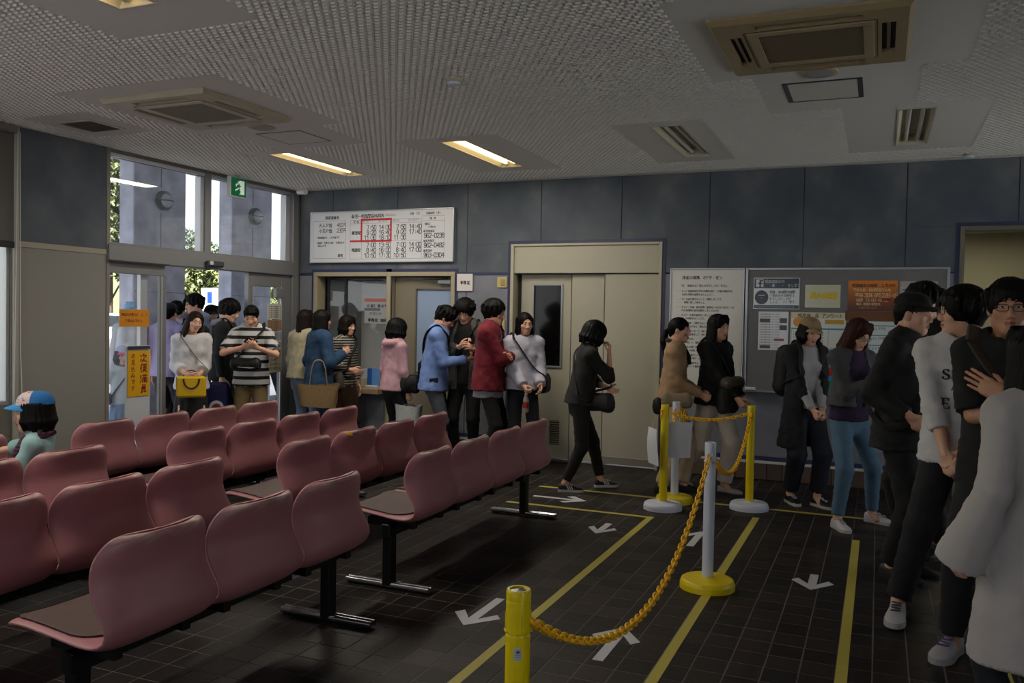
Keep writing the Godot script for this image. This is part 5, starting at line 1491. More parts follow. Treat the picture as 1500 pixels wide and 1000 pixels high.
# ---------------------------------------------------------------- distance field on a grid, meshed as surface nets
class Sdf:
	var lo: Vector3
	var nx: int
	var ny: int
	var nz: int
	var h: float
	var a := PackedFloat32Array()

	func _init(l: Vector3, u: Vector3, cell: float):
		h = cell
		lo = l - Vector3.ONE * cell * 2.5
		var d := (u - lo) / cell
		nx = int(d.x) + 4; ny = int(d.y) + 4; nz = int(d.z) + 4
		a.resize(nx * ny * nz)
		a.fill(1.0)

	func span(b0: Vector3, b1: Vector3) -> Array:
		var q0 := (b0 - lo) / h
		var q1 := (b1 - lo) / h
		return [clampi(int(q0.x), 0, nx - 1), clampi(int(q1.x) + 1, 0, nx - 1), clampi(int(q0.y), 0, ny - 1), clampi(int(q1.y) + 1, 0, ny - 1), clampi(int(q0.z), 0, nz - 1), clampi(int(q1.z) + 1, 0, nz - 1)]

	func cone(p0: Vector3, p1: Vector3, r0: float, r1: float, k := 0.03, f := Vector3.ZERO, fs := 1.0, flat := false):
		var m := maxf(r0, r1) / minf(1.0, fs) + k + h * 2.0
		var s := span(p0.min(p1) - Vector3.ONE * m, p0.max(p1) + Vector3.ONE * m)
		var ba := p1 - p0
		var sq := fs != 1.0
		if sq: ba += f * (ba.dot(f) * (fs - 1.0))
		var L2 := maxf(ba.dot(ba), 1e-9)
		var inv := 1.0 / L2
		var L := sqrt(L2)
		var dr := r1 - r0
		var ik := 0.25 / k
		var A := a
		for z: int in range(s[4], s[5] + 1):
			for y: int in range(s[2], s[3] + 1):
				var n: int = (z * ny + y) * nx + s[0]
				var q := Vector3(lo.x + s[0] * h, lo.y + y * h, lo.z + z * h) - p0
				for x: int in range(s[0], s[1] + 1):
					var e := q
					if sq: e += f * (e.dot(f) * (fs - 1.0))
					var t := e.dot(ba) * inv
					var tc := clampf(t, 0.0, 1.0)
					var d := (e - ba * tc).length() - r0 - dr * tc
					if flat: d = maxf(d, (t - 1.0) * L)
					var o := A[n]
					var g := k - absf(o - d)
					if g > 0.0: A[n] = minf(o, d) - g * g * ik
					elif d < o: A[n] = d
					n += 1
					q.x += h

	func ell(c: Vector3, r: Vector3, k := 0.02, bs := Basis(), cut := false):
		var m := maxf(r.x, maxf(r.y, r.z)) + k + h * 2.0
		var s := span(c - Vector3.ONE * m, c + Vector3.ONE * m)
		var ib := bs.transposed()
		var ir := Vector3.ONE / r
		var ir2 := ir * ir
		var ik := 0.25 / k
		var A := a
		for z: int in range(s[4], s[5] + 1):
			for y: int in range(s[2], s[3] + 1):
				var n: int = (z * ny + y) * nx + s[0]
				var q := Vector3(lo.x + s[0] * h, lo.y + y * h, lo.z + z * h) - c
				for x: int in range(s[0], s[1] + 1):
					var e := ib * q
					var k0 := (e * ir).length()
					var d := k0 * (k0 - 1.0) / maxf((e * ir2).length(), 1e-6)
					var o := A[n]
					if cut:
						d = -d
						var g := k - absf(o - d)
						if g > 0.0: A[n] = maxf(o, d) + g * g * ik
						elif d > o: A[n] = d
					else:
						var g := k - absf(o - d)
						if g > 0.0: A[n] = minf(o, d) - g * g * ik
						elif d < o: A[n] = d
					n += 1
					q.x += h

	func cut_box(xf: Transform3D, half: Vector3):
		var m := half.length() + h * 2.0
		var s := span(xf.origin - Vector3.ONE * m, xf.origin + Vector3.ONE * m)
		var inv := xf.affine_inverse()
		var A := a
		for z: int in range(s[4], s[5] + 1):
			for y: int in range(s[2], s[3] + 1):
				var n: int = (z * ny + y) * nx + s[0]
				for x: int in range(s[0], s[1] + 1):
					var e := (inv * Vector3(lo.x + x * h, lo.y + y * h, lo.z + z * h)).abs() - half
					var d := -maxf(e.x, maxf(e.y, e.z))
					if d > A[n]: A[n] = d
					n += 1

	func mesh(mb: Mb):
		var A := a
		var sx := 1
		var sy := nx
		var sz := nx * ny
		var off := PackedInt32Array([0, 1, sy, sy + 1, sz, sz + 1, sz + sy, sz + sy + 1])
		var ids := PackedInt32Array()
		ids.resize(A.size())
		ids.fill(-1)
		var far := h * 3.2
		var cells := PackedInt32Array()
		var base := mb.v.size()
		var edges := [[0, 1, 0], [2, 3, 0], [4, 5, 0], [6, 7, 0], [0, 2, 1], [1, 3, 1], [4, 6, 1], [5, 7, 1], [0, 4, 2], [1, 5, 2], [2, 6, 2], [3, 7, 2]]
		for z in nz - 1:
			for y in ny - 1:
				var n := (z * ny + y) * nx
				for x in nx - 1:
					var v0 := A[n]
					if v0 < far and v0 > -far:
						var v1 := A[n + 1]; var v2 := A[n + sy]; var v3 := A[n + sy + 1]
						var v4 := A[n + sz]; var v5 := A[n + sz + 1]; var v6 := A[n + sz + sy]; var v7 := A[n + sz + sy + 1]
						var mn := minf(minf(minf(v0, v1), minf(v2, v3)), minf(minf(v4, v5), minf(v6, v7)))
						var mx := maxf(maxf(maxf(v0, v1), maxf(v2, v3)), maxf(maxf(v4, v5), maxf(v6, v7)))
						if mn < 0.0 and mx >= 0.0:
							var p := Vector3.ZERO
							var c := 0
							if (v0 < 0.0) != (v1 < 0.0): p += Vector3(v0 / (v0 - v1), 0, 0); c += 1
							if (v2 < 0.0) != (v3 < 0.0): p += Vector3(v2 / (v2 - v3), 1, 0); c += 1
							if (v4 < 0.0) != (v5 < 0.0): p += Vector3(v4 / (v4 - v5), 0, 1); c += 1
							if (v6 < 0.0) != (v7 < 0.0): p += Vector3(v6 / (v6 - v7), 1, 1); c += 1
							if (v0 < 0.0) != (v2 < 0.0): p += Vector3(0, v0 / (v0 - v2), 0); c += 1
							if (v1 < 0.0) != (v3 < 0.0): p += Vector3(1, v1 / (v1 - v3), 0); c += 1
							if (v4 < 0.0) != (v6 < 0.0): p += Vector3(0, v4 / (v4 - v6), 1); c += 1
							if (v5 < 0.0) != (v7 < 0.0): p += Vector3(1, v5 / (v5 - v7), 1); c += 1
							if (v0 < 0.0) != (v4 < 0.0): p += Vector3(0, 0, v0 / (v0 - v4)); c += 1
							if (v1 < 0.0) != (v5 < 0.0): p += Vector3(1, 0, v1 / (v1 - v5)); c += 1
							if (v2 < 0.0) != (v6 < 0.0): p += Vector3(0, 1, v2 / (v2 - v6)); c += 1
							if (v3 < 0.0) != (v7 < 0.0): p += Vector3(1, 1, v3 / (v3 - v7)); c += 1
							p /= c
							ids[n] = mb.v.size()
							cells.append(n)
							mb.v.append(lo + (Vector3(x, y, z) + p) * h)
							var g := Vector3(v1 + v3 + v5 + v7 - v0 - v2 - v4 - v6, v2 + v3 + v6 + v7 - v0 - v1 - v4 - v5, v4 + v5 + v6 + v7 - v0 - v1 - v2 - v3)
							mb.n.append(g.normalized())
					n += 1
		for n in cells:
			var s0 := A[n] < 0.0
			if s0 != (A[n + 1] < 0.0): _q(mb, ids[n], ids[n - sy], ids[n - sy - sz], ids[n - sz], s0)
			if s0 != (A[n + sy] < 0.0): _q(mb, ids[n], ids[n - sz], ids[n - sz - 1], ids[n - 1], s0)
			if s0 != (A[n + sz] < 0.0): _q(mb, ids[n], ids[n - 1], ids[n - 1 - sy], ids[n - sy], s0)

	func _q(mb: Mb, i: int, j: int, k: int, l: int, s: bool):
		if i < 0 or j < 0 or k < 0 or l < 0: return
		if s: mb.ix.append_array([i, k, j, i, l, k])
		else: mb.ix.append_array([i, j, k, i, k, l])

# ---------------------------------------------------------------- heads, hands and hair, made once each
var heads := {}
var hands := {}
var hairs := {}
var shoes := {}
const CEN := Vector3(0, 0.03, -0.012)

func head_shape(kind: String, cell: float) -> Mb:
	var key := kind + str(cell)
	if heads.has(key): return heads[key]
	var f := kind != "m"
	var s := Sdf.new(Vector3(-0.10, -0.15, -0.12), Vector3(0.10, 0.13, 0.13), cell)
	s.ell(CEN, Vector3(0.075, 0.088, 0.094), 0.02)
	s.ell(Vector3(0, -0.035, 0.022), Vector3(0.061 if f else 0.065, 0.080, 0.068), 0.03)
	s.cone(Vector3(-0.012, -0.098, 0.058), Vector3(0.012, -0.098, 0.058), 0.017 if f else 0.020, 0.017 if f else 0.020, 0.035)
	if not f:
		s.cone(Vector3(-0.046, -0.068, 0.0), Vector3(-0.012, -0.098, 0.055), 0.018, 0.016, 0.03)
		s.cone(Vector3(0.046, -0.068, 0.0), Vector3(0.012, -0.098, 0.055), 0.018, 0.016, 0.03)
	for x in [-1.0, 1.0]:
		s.ell(Vector3(x * 0.042, -0.022, 0.058), Vector3(0.024, 0.022, 0.020), 0.02)
		s.cone(Vector3(x * 0.014, 0.026, 0.084), Vector3(x * 0.044, 0.028, 0.066), 0.008, 0.008, 0.02)
		s.ell(Vector3(x * 0.031, 0.006, 0.096), Vector3(0.020, 0.013, 0.016), 0.012, Basis(), true)
		s.ell(Vector3(x * 0.031, 0.005, 0.072), Vector3(0.0155, 0.0115, 0.0125), 0.005)
		s.cone(Vector3(x * 0.044, 0.006, 0.076), Vector3(x * 0.019, 0.007, 0.083), 0.0045, 0.0045, 0.006)
		s.ell(Vector3(x * 0.077, -0.012, -0.008), Vector3(0.010, 0.031, 0.019), 0.008, Basis(Vector3.UP, x * -0.35))
		s.ell(Vector3(x * 0.0125, -0.037, 0.091), Vector3(0.0085, 0.008, 0.010), 0.008)
	s.cone(Vector3(0, 0.020, 0.082), Vector3(0, -0.030, 0.101), 0.0075, 0.0115 if f else 0.013, 0.014)
	s.cone(Vector3(-0.018, -0.0625, 0.080), Vector3(0, -0.0595, 0.0905), 0.0045, 0.0055, 0.006)
	s.cone(Vector3(0.018, -0.0625, 0.080), Vector3(0, -0.0595, 0.0905), 0.0045, 0.0055, 0.006)
	s.cone(Vector3(-0.015, -0.0695, 0.080), Vector3(0.0, -0.0715, 0.0885), 0.005, 0.0068, 0.007)
	s.cone(Vector3(0.015, -0.0695, 0.080), Vector3(0.0, -0.0715, 0.0885), 0.005, 0.0068, 0.007)
	s.cone(Vector3(0, -0.07, -0.01), Vector3(0, -0.145, -0.03), 0.052 if f else 0.058, 0.050 if f else 0.058, 0.03)
	var m := Mb.new()
	s.mesh(m)
	for p in m.v:  # red = lips, green = brows, lashes and iris, blue = white of the eye, alpha = between the lips
		var c := Color(0, 0, 0, 0)
		if p.z > 0.045:
			var ax := absf(p.x)
			var ly := p.y + 0.0655 + 0.10 * ax * ax * 10.0
			if ax < 0.023: c.r = smoothstep(0.0095, 0.006, absf(ly)) * smoothstep(0.024, 0.018, ax)
			if ax < 0.021 and p.z > 0.07: c.a = smoothstep(0.0035, 0.0015, absf(p.y + 0.0655))
			var by := 0.0275 + 0.006 * (1.0 - pow((ax - 0.032) / 0.018, 2.0))
			c.g = smoothstep(0.0052 if not f else 0.004, 0.002, absf(p.y - by)) * smoothstep(0.012, 0.018, ax) * smoothstep(0.054, 0.047, ax)
			var ex := (ax - 0.031) / 0.0145
			var ey := (p.y - 0.0062 + 0.002 * ex * ex) / (0.0052 if f else 0.0044)
			var e := ex * ex + ey * ey
			if e < 1.5:
				c.b = smoothstep(1.1, 0.8, e)
				c.g = maxf(c.g, smoothstep(0.0062, 0.0048, Vector2((ax - 0.031), p.y - 0.0065).length()) * smoothstep(1.2, 0.95, e))
				c.g = maxf(c.g, smoothstep(1.6, 1.2, e) * smoothstep(0.8, 1.0, e) * (1.0 if p.y > 0.006 else 0.35))
		m.c.append(c)
	heads[key] = m
	return m

func hand_shape(pose: String, cell: float) -> Mb:
	var key := pose + str(cell)
	if hands.has(key): return hands[key]
	var cur: Array = {"relaxed": [18, 26, 18, 0.5], "grip": [62, 72, 45, 0.9], "hold": [38, 48, 30, 0.8], "flat": [6, 8, 5, 0.3]}[pose]
	var s := Sdf.new(Vector3(-0.07, -0.03, -0.05), Vector3(0.09, 0.22, 0.11), cell)
	s.cone(Vector3(0, -0.02, 0), Vector3(0, 0.01, 0), 0.026, 0.026, 0.012, Vector3.BACK, 1.3)
	s.cone(Vector3(0, 0.01, 0), Vector3(0.0, 0.068, 0), 0.030, 0.040, 0.015, Vector3.BACK, 2.7)
	s.ell(Vector3(0.022, 0.032, 0.009), Vector3(0.018, 0.030, 0.014), 0.012)
	s.ell(Vector3(-0.026, 0.04, 0.005), Vector3(0.013, 0.030, 0.012), 0.012)
	var mx := [0.030, 0.010, -0.011, -0.030]
	var my := [0.086, 0.091, 0.087, 0.078]
	var ln := [[0.043, 0.026, 0.021], [0.047, 0.030, 0.022], [0.043, 0.028, 0.021], [0.033, 0.021, 0.019]]
	for i in 4:
		var p := Vector3(mx[i], my[i], 0.0)
		s.cone(Vector3(mx[i] * 0.8, 0.05, 0), p, 0.011, 0.0105, 0.008)
		var ang := 0.0
		for j in 3:
			ang += deg_to_rad(cur[j] * (1.0 + 0.10 * i))
			var d := Vector3(mx[i] * 1.6 * cos(ang), cos(ang), sin(ang)).normalized()
			var q: Vector3 = p + d * ln[i][j]
			var r := (0.0092 if i < 3 else 0.0080) - 0.0008 * j
			s.cone(p, q, r, r - 0.0008, 0.003)
			p = q
	var tb := Vector3(0.026, 0.022, 0.008)
	var t1: Vector3 = tb + Vector3(0.75 - 0.35 * cur[3], 0.75, 0.35 + 0.5 * cur[3]).normalized() * 0.042
	var t2: Vector3 = t1 + Vector3(0.45 - 0.5 * cur[3], 0.9, 0.25 + 0.5 * cur[3]).normalized() * 0.031
	var t3: Vector3 = t2 + Vector3(0.2 - 0.5 * cur[3], 0.95, 0.3 + 0.3 * cur[3]).normalized() * 0.024
	s.cone(tb, t1, 0.013, 0.0112, 0.008)
	s.cone(t1, t2, 0.0108, 0.0100, 0.003)
	s.cone(t2, t3, 0.0098, 0.0080, 0.003)
	var m := Mb.new()
	s.mesh(m)
	for p in m.v: m.c.append(Color(0, 0, 0, 0))
	hands[key] = m
	return m

func hair_shape(style: String) -> Mb:
	if hairs.has(style): return hairs[style]
	var down := 0.20
	if style in ["long", "wavy", "parted"]: down = 0.40
	if style == "pony": down = 0.34
	var s := Sdf.new(Vector3(-0.15, -down, -0.20), Vector3(0.15, 0.16, 0.15), 0.0055)
	var big := {"short": 0.010, "crop": 0.0, "mop": 0.020, "bob": 0.012, "puff": 0.026, "long": 0.006, "parted": 0.004, "wavy": 0.008, "pony": -0.003, "undercap": -0.006, "girlcap": -0.010}[style] as float
	s.ell(Vector3(0, 0.034, -0.016), Vector3(0.086 + big, 0.097 + big, 0.105 + big), 0.01)
	var face := Vector3(0.060, 0.100, 0.085)
	if style in ["short", "crop", "mop", "undercap"]:
		s.cone(Vector3(0, 0.0, -0.06), Vector3(0, -0.05, -0.062), 0.062 + big, 0.046, 0.02)
		s.cut_box(Transform3D(Basis(), Vector3(0, -0.20, 0.05)), Vector3(0.2, 0.172 if style != "mop" else 0.155, 0.062))
		s.cut_box(Transform3D(Basis(), Vector3(0, -0.275, 0)), Vector3(0.2, 0.20, 0.2))
		s.ell(Vector3(0, -0.045, 0.105), face + Vector3(0.006, 0.0, 0.0), 0.008, Basis(), true)
	elif style == "pony":
		s.cut_box(Transform3D(Basis(), Vector3(0, -0.20, 0.04)), Vector3(0.2, 0.172, 0.05))
		s.cone(Vector3(0, 0.0, -0.06), Vector3(0, -0.05, -0.062), 0.058, 0.04, 0.02)
		s.cut_box(Transform3D(Basis(), Vector3(0, -0.275, 0)), Vector3(0.2, 0.20, 0.2))
		s.ell(Vector3(0, -0.045, 0.105), face, 0.008, Basis(), true)
		s.cone(Vector3(0, -0.005, -0.105), Vector3(0, -0.03, -0.135), 0.020, 0.024, 0.01)
		s.cone(Vector3(0, -0.03, -0.135), Vector3(0, -0.13, -0.15), 0.027, 0.030, 0.01)
		s.cone(Vector3(0, -0.13, -0.15), Vector3(0, -0.31, -0.12), 0.030, 0.008, 0.01)
	else:
		var bot := -0.105 if style in ["bob", "girlcap", "puff"] else (-0.20 if style == "bob2" else -0.33)
		for k in 15:
			var t := -1.0 + 2.0 * k / 14.0
			var a := PI * 0.5 + t * PI * (0.60 if style in ["long", "parted"] else 0.70)  # angle round the head, pi/2 = behind
			var wd := 0.022 if style == "puff" else 0.0
			var out := Vector3(cos(a) * (0.078 + wd), 0, -sin(a) * (0.086 + wd) - 0.012)
			var tip := bot * (1.0 - 0.10 * absf(t)) + 0.015 * sin(k * 2.7)
			var wav := 0.010 * sin(k * 1.9) if style == "wavy" else 0.0
			var mid := out * 1.10 + Vector3(wav, bot * 0.45, 0)
			s.cone(out * 0.9 + Vector3(0, 0.05, 0), mid, 0.026, 0.025, 0.014)
			var e := out * (1.04 if style != "wavy" else 1.2) + Vector3(-wav, tip, 0.0)
			s.cone(mid, e, 0.025, 0.012 if style != "bob" else 0.020, 0.012)
		s.ell(Vector3(0, -0.055, 0.11), Vector3(0.057, 0.112, 0.09), 0.008, Basis(), true)
		if style == "parted": s.ell(Vector3(0, 0.0, 0.12), Vector3(0.056, 0.078, 0.075), 0.012, Basis(), true)
		s.cut_box(Transform3D(Basis(), Vector3(0, -0.3, 0.09)), Vector3(0.058, 0.22, 0.075))
	# fringe
	var fr := 9 if style not in ["pony", "undercap", "parted"] else 0
	for k in fr:
		var t := -1.0 + 2.0 * k / (fr - 1)
		var dropy := {"short": 0.036, "crop": 0.052, "mop": 0.018, "bob": 0.030, "puff": 0.030, "long": 0.046, "wavy": 0.042, "girlcap": 0.02}[style] as float
		if style in ["long", "wavy"]: dropy += 0.03 * (1.0 - absf(t))
		var a0 := Vector3(t * 0.045 + 0.01, 0.112, 0.042)
		var a1 := Vector3(t * 0.062, 0.080, 0.078 - 0.022 * t * t)
		var a2 := Vector3(t * 0.068 + 0.006 * sin(k * 2.0), dropy + 0.007 * sin(k * 3.1), 0.090 - 0.030 * t * t)
		if style == "girlcap": a1 = Vector3(t * 0.060, 0.050, 0.074 - 0.022 * t * t)
		else: s.cone(a0, a1, 0.016, 0.013, 0.008)
		s.cone(a1, a2, 0.013, 0.005, 0.006)
	if style in ["mop", "short"]:
		for k in 14:
			var a := TAU * k / 14.0
			var t0 := Vector3(0.035 * cos(a), 0.115, -0.02 + 0.04 * sin(a))
			var t1 := Vector3((0.088 + big) * cos(a), 0.06 + 0.012 * sin(k * 2.3), -0.016 + (0.10 + big) * sin(a))
			if t1.z < 0.05:
				s.cone(t0, t1, 0.014, 0.016, 0.01)
				s.cone(t1, t1 * Vector3(1.02, 1, 1.02) + Vector3(0, -0.05, 0), 0.015, 0.007, 0.008)
	var m := Mb.new()
	s.mesh(m)
	for i in m.v.size():  # locks
		var p := m.v[i]
		var az := atan2(p.x, p.z + 0.01)
		var w := sin(az * 26.0 + 5.0 * noisev(p * Vector3(14, 5, 14))) * 0.5 + 0.5 * sin(az * 61.0 + 9.0 * noisev(p * Vector3(20, 7, 20)))
		m.v[i] = p + m.n[i] * (0.0028 * w)
		m.n[i] = (m.n[i] + Vector3(cos(az), 0, -sin(az)) * cos(az * 26.0 + 5.0 * noisev(p * Vector3(14, 5, 14))) * 0.28).normalized()
	hairs[style] = m
	return m

# foot along +z, ankle above the origin; length 0.25 at scale 1
func shoe_shape(style: String) -> Array:
	if shoes.has(style): return shoes[style]
	var zs := [-0.062, -0.055, -0.03, 0.0, 0.035, 0.075, 0.115, 0.15, 0.178, 0.192, 0.197]
	var ws := [0.012, 0.026, 0.034, 0.035, 0.034, 0.039, 0.045, 0.043, 0.032, 0.018, 0.005]
	var hs := [0.050, 0.078, 0.088, 0.090, 0.085, 0.070, 0.056, 0.048, 0.040, 0.032, 0.026]
	if style == "flat":
		hs = [0.045, 0.058, 0.060, 0.052, 0.045, 0.044, 0.042, 0.038, 0.032, 0.026, 0.022]
	var so := Mb.new()
	var poly := PackedVector2Array()
	for i in zs.size(): poly.append(Vector2(ws[i] * 1.06, zs[i] * 1.015))
	for i in range(zs.size() - 1, -1, -1): poly.append(Vector2(-ws[i] * 1.06, zs[i] * 1.015))
	var th := 0.026 if style != "flat" else 0.016
	so.prism(poly, th, Transform3D(Basis(Vector3(1, 0, 0), Vector3(0, 0, 1), Vector3(0, -1, 0)), Vector3(0, th, 0)))
	var up := Mb.new()
	var rows := []
	for i in zs.size():
		var row := PackedVector3Array()
		for k in 11:
			var a := PI * k / 10.0
			row.append(Vector3(-cos(a) * ws[i] * (1.0 if sin(a) < 0.5 else 1.0 - 0.12 * sin(a)), th - 0.004 + (hs[i] - th) * pow(sin(a), 0.55), zs[i]))
		rows.append(row)
	up.grid(rows)
	var la := Mb.new()
	if style == "sneaker":
		for k in 4:
			var z := 0.055 + 0.02 * k
			var hh := lerpf(0.078, 0.058, k / 3.0)
			la.box(Vector3(0, hh + 0.004, z), Vector3(0.044, 0.006, 0.008), 0.002, Basis(Vector3.UP, 0.25 * (1 if k % 2 else -1)) * Basis(Vector3.RIGHT, 0.4))
	elif style == "striped":
		for x in [-1.0, 1.0]:
			for k in 3:
				la.box(Vector3(x * 0.0385, 0.050, 0.032 + 0.021 * k), Vector3(0.006, 0.050, 0.010), 0.001, Basis(Vector3.RIGHT, -0.5))
		for k in 3: la.box(Vector3(0, 0.076 - 0.006 * k, 0.06 + 0.02 * k), Vector3(0.036, 0.005, 0.007), 0.001, Basis(Vector3.RIGHT, 0.4))
	shoes[style] = [so.mesh(), up.mesh(), la.mesh() if la.v.size() else null]
	return shoes[style]

# ---------------------------------------------------------------- a person from a pose. Facing +z, left is +x; lengths in parts of the height
func ik(a: Vector3, t: Vector3, l1: float, l2: float, pole: Vector3) -> Array:
	var d := t - a
	var L := clampf(d.length(), absf(l1 - l2) + 0.01, (l1 + l2) * 0.995)
	var u := d.normalized()
	var x := (l1 * l1 - l2 * l2 + L * L) / (2.0 * L)
	var y := sqrt(maxf(0.0, l1 * l1 - x * x))
	var w := (pole - u * pole.dot(u)).normalized()
	return [a + u * x + w * y, a + u * L]

func cloth(c: Color, rough := 0.85, ns := 0.3, uvs := 2.6) -> StandardMaterial3D:
	var m := mat(c, rough, 0.0, cloth_n, ns, uvs)
	m.rim_enabled = true
	m.rim = 0.15
	return m

func ripple(m: Mb, amp: float, fr: float, sd := 0.0):
	if amp <= 0.0: return
	for i in m.v.size():
		var p := m.v[i]
		var q := p * Vector3(fr, fr * 1.5, fr) + Vector3(sd, sd * 0.7, 0)
		var d := noisev(q) + 0.5 * noisev(q * 2.1)
		m.v[i] = p + m.n[i] * (amp * d)
		m.n[i] = (m.n[i] + Vector3(noisev(q + Vector3(5.2, 0, 0)), noisev(q + Vector3(0, 7.7, 0)), noisev(q + Vector3(0, 0, 9.1))) * (amp * 34.0)).normalized()

var stripe_cache := {}
func striped(c1: Color, c2: Color, n: float, duty := 0.5) -> StandardMaterial3D:
	var key := [c1, c2, n, duty]
	if stripe_cache.has(key): return stripe_cache[key]
	var im := Image.create_empty(8, 64, false, Image.FORMAT_RGB8)
	im.fill(c1)
	im.fill_rect(Rect2i(0, 0, 8, int(64 * duty)), c2)
	var m := tex_mat(ImageTexture.create_from_image(im), 0.85)
	m.uv1_triplanar = true
	m.uv1_scale = Vector3.ONE * n
	m.uv1_triplanar_sharpness = 8.0
	stripe_cache[key] = m
	return m

const SKIN := Color(0.83, 0.64, 0.535)

func person(label: String, pos: Vector2, yaw: float, h: float, o: Dictionary) -> Dictionary:
	var sex: String = o.get("sex", "f")
	var root := thing("person", label, "person", Vector3(pos.x, o.get("y", 0.0), pos.y), deg_to_rad(yaw), o.get("group", ""))
	var hv := Vector3.ONE * h
	var cell: float = o.get("cell", 0.014)
	var skin: Color = o.get("skin", SKIN)
	var man := sex == "m"
	# ---- skeleton
	var lean: float = deg_to_rad(o.get("lean", 2.0))
	var T := Basis(Vector3.UP, deg_to_rad(o.get("twist", 0.0))) * Basis(Vector3.RIGHT, lean) * Basis(Vector3.BACK, deg_to_rad(o.get("side", 0.0)))
	var hipy: float = o.get("hip", 0.512)
	var Hc := Vector3(o.get("hipx", 0.0), hipy, o.get("hipz", 0.0)) * h
	var at := func(y: float, x := 0.0, z := 0.0) -> Vector3:
		return Hc + T * (Vector3(x, y - 0.512, z) * h)
	var N: Vector3 = at.call(0.832, 0, -0.006)
	var hr: Vector3 = o.get("head", Vector3.ZERO)  # down, turn to the left, tilt
	var HB := T * Basis(Vector3.UP, deg_to_rad(hr.y)) * Basis(Vector3.RIGHT, deg_to_rad(hr.x) - lean * 0.6) * Basis(Vector3.BACK, deg_to_rad(hr.z))
	var hs: float = h * 0.1335 / 0.235 * float(o.get("headsize", 1.0))
	var hp: Vector3 = at.call(0.868, 0, 0.002)
	var HX := Transform3D(HB.scaled_local(Vector3.ONE * hs), hp + HB * Vector3(0, 0.072 * hs / 0.95 * 1.0 + 0.012, 0.022 * hs))
	var sw: float = o.get("sw", 0.097 if man else 0.086)
	var W := []
	var E := []
	var S := []
	for i in 2:
		var sg := 1.0 if i == 0 else -1.0
		var sh: Vector3 = at.call(0.797, sg * sw, -0.004)
		S.append(sh)
		var t: Vector3 = o.get("lh" if i == 0 else "rh", Vector3(sg * 0.13, 0.455, 0.03)) * h
		var pole: Vector3 = o.get("lp" if i == 0 else "rp", Vector3(sg * 0.35, -0.5, -1.0))
		var r := ik(sh, t, 0.172 * h, 0.150 * h, pole)
		E.append(r[0]); W.append(r[1])
	var hipj := []
	var K := []
	var An := []
	var feet: Array = [o.get("lf", Vector4(0.055, 0, 0.0, 8)), o.get("rf", Vector4(-0.055, 0, 0.0, -8))]  # x, heel lift, z, toe-out
	for i in 2:
		var sg := 1.0 if i == 0 else -1.0
		var hj := Hc + Vector3(sg * 0.046, -0.01, 0) * h
		var f: Vector4 = feet[i]
		var an := Vector3(f.x * h, f.y * h + 0.046 * h, f.z * h)
		var r := ik(hj, an, 0.245 * h, 0.232 * h, Vector3(sg * 0.12, 0, 1).rotated(Vector3.UP, deg_to_rad(f.w * 0.5)))
		hipj.append(hj); K.append(r[0]); An.append(r[1])
	var res := {"root": root, "head": HX, "wrist": W, "elbow": E, "hands": [], "T": T, "hip": Hc, "shoulder": S, "neck": N, "h": h}
	# ---- body: one continuous skin
	var up := Vector3(0.32, 0.9, 0.30) * h
	var mn := Hc - Vector3.ONE * 0.1 * h
	var mx := Hc + Vector3.ONE * 0.1 * h
	for p in S + E + W + K + An + [N, hp]:
		mn = mn.min(p); mx = mx.max(p)
	mn -= Vector3.ONE * 0.09 * h
	mx += Vector3.ONE * 0.09 * h
	var zt := T.z
	var b := Sdf.new(mn, mx, cell * (1.3 if cell > 0.013 else 1.15))
	b.cone(at.call(0.76), at.call(0.66), 0.070 * h, 0.060 * h, 0.03, zt, 1.6)
	b.cone(at.call(0.66), Hc, 0.060 * h, 0.068 * h, 0.03, zt, 1.5)
	b.cone(S[0], S[1], 0.022 * h, 0.022 * h, 0.03)
	for i in 2: b.cone(S[i], at.call(0.838), 0.022 * h, 0.024 * h, 0.03)
	b.cone(at.call(0.79), hp + HB * Vector3(0, 0.02, -0.01), 0.034 * h, (0.034 if man else 0.029) * h, 0.02)
	for i in 2:
		b.cone(S[i], E[i], (0.025 if man else 0.022) * h, (0.0225 if man else 0.019) * h, 0.015)
		b.cone(E[i], W[i], (0.0225 if man else 0.0205) * h, 0.0150 * h, 0.012)
		b.cone(hipj[i], K[i], 0.040 * h, 0.028 * h, 0.02)
		b.cone(K[i], An[i], 0.027 * h, 0.019 * h, 0.015)
		b.cone(An[i], An[i] + Vector3(0, -0.03, 0.04) * h, 0.02 * h, 0.016 * h, 0.01)
	var bm := Mb.new()
	b.mesh(bm)
	for p in bm.v: bm.c.append(Color(0, 0, 0, 0))
	bm.add(head_shape("m" if man else "f", o.get("headcell", 0.0036)), HX)
	for i in 2:
		var sg := 1.0 if i == 0 else -1.0
		var d: Vector3 = o.get("ld" if i == 0 else "rd", (W[i] - E[i]).normalized())
		d = d.normalized()
		var pn: Vector3 = o.get("ln" if i == 0 else "rn", Vector3(-sg, 0, 0.2))
		pn = (pn - d * pn.dot(d)).normalized()
		var bs := Basis(d.cross(pn) * (1.0 if i == 1 else -1.0), d, pn)  # right hand: thumb on +x of its own frame
		var k := h / 1.72 * (1.0 if man else 0.93)
		var X := Transform3D(bs.scaled_local(Vector3.ONE * k), W[i])
		res.hands.append(X)
		bm.add(hand_shape(o.get("lpose" if i == 0 else "rpose", "relaxed"), o.get("handcell", 0.0045)), X)
	bm.uv = PackedVector2Array()
	var smile: bool = o.get("smile", false)
	var cols := PackedColorArray()
	var ls := skin.srgb_to_linear()
	var lip := Color(0.60, 0.32, 0.29).srgb_to_linear()
	var dk := Color(0.06, 0.045, 0.04).srgb_to_linear()
	var wt := Color(0.80, 0.77, 0.74).srgb_to_linear()
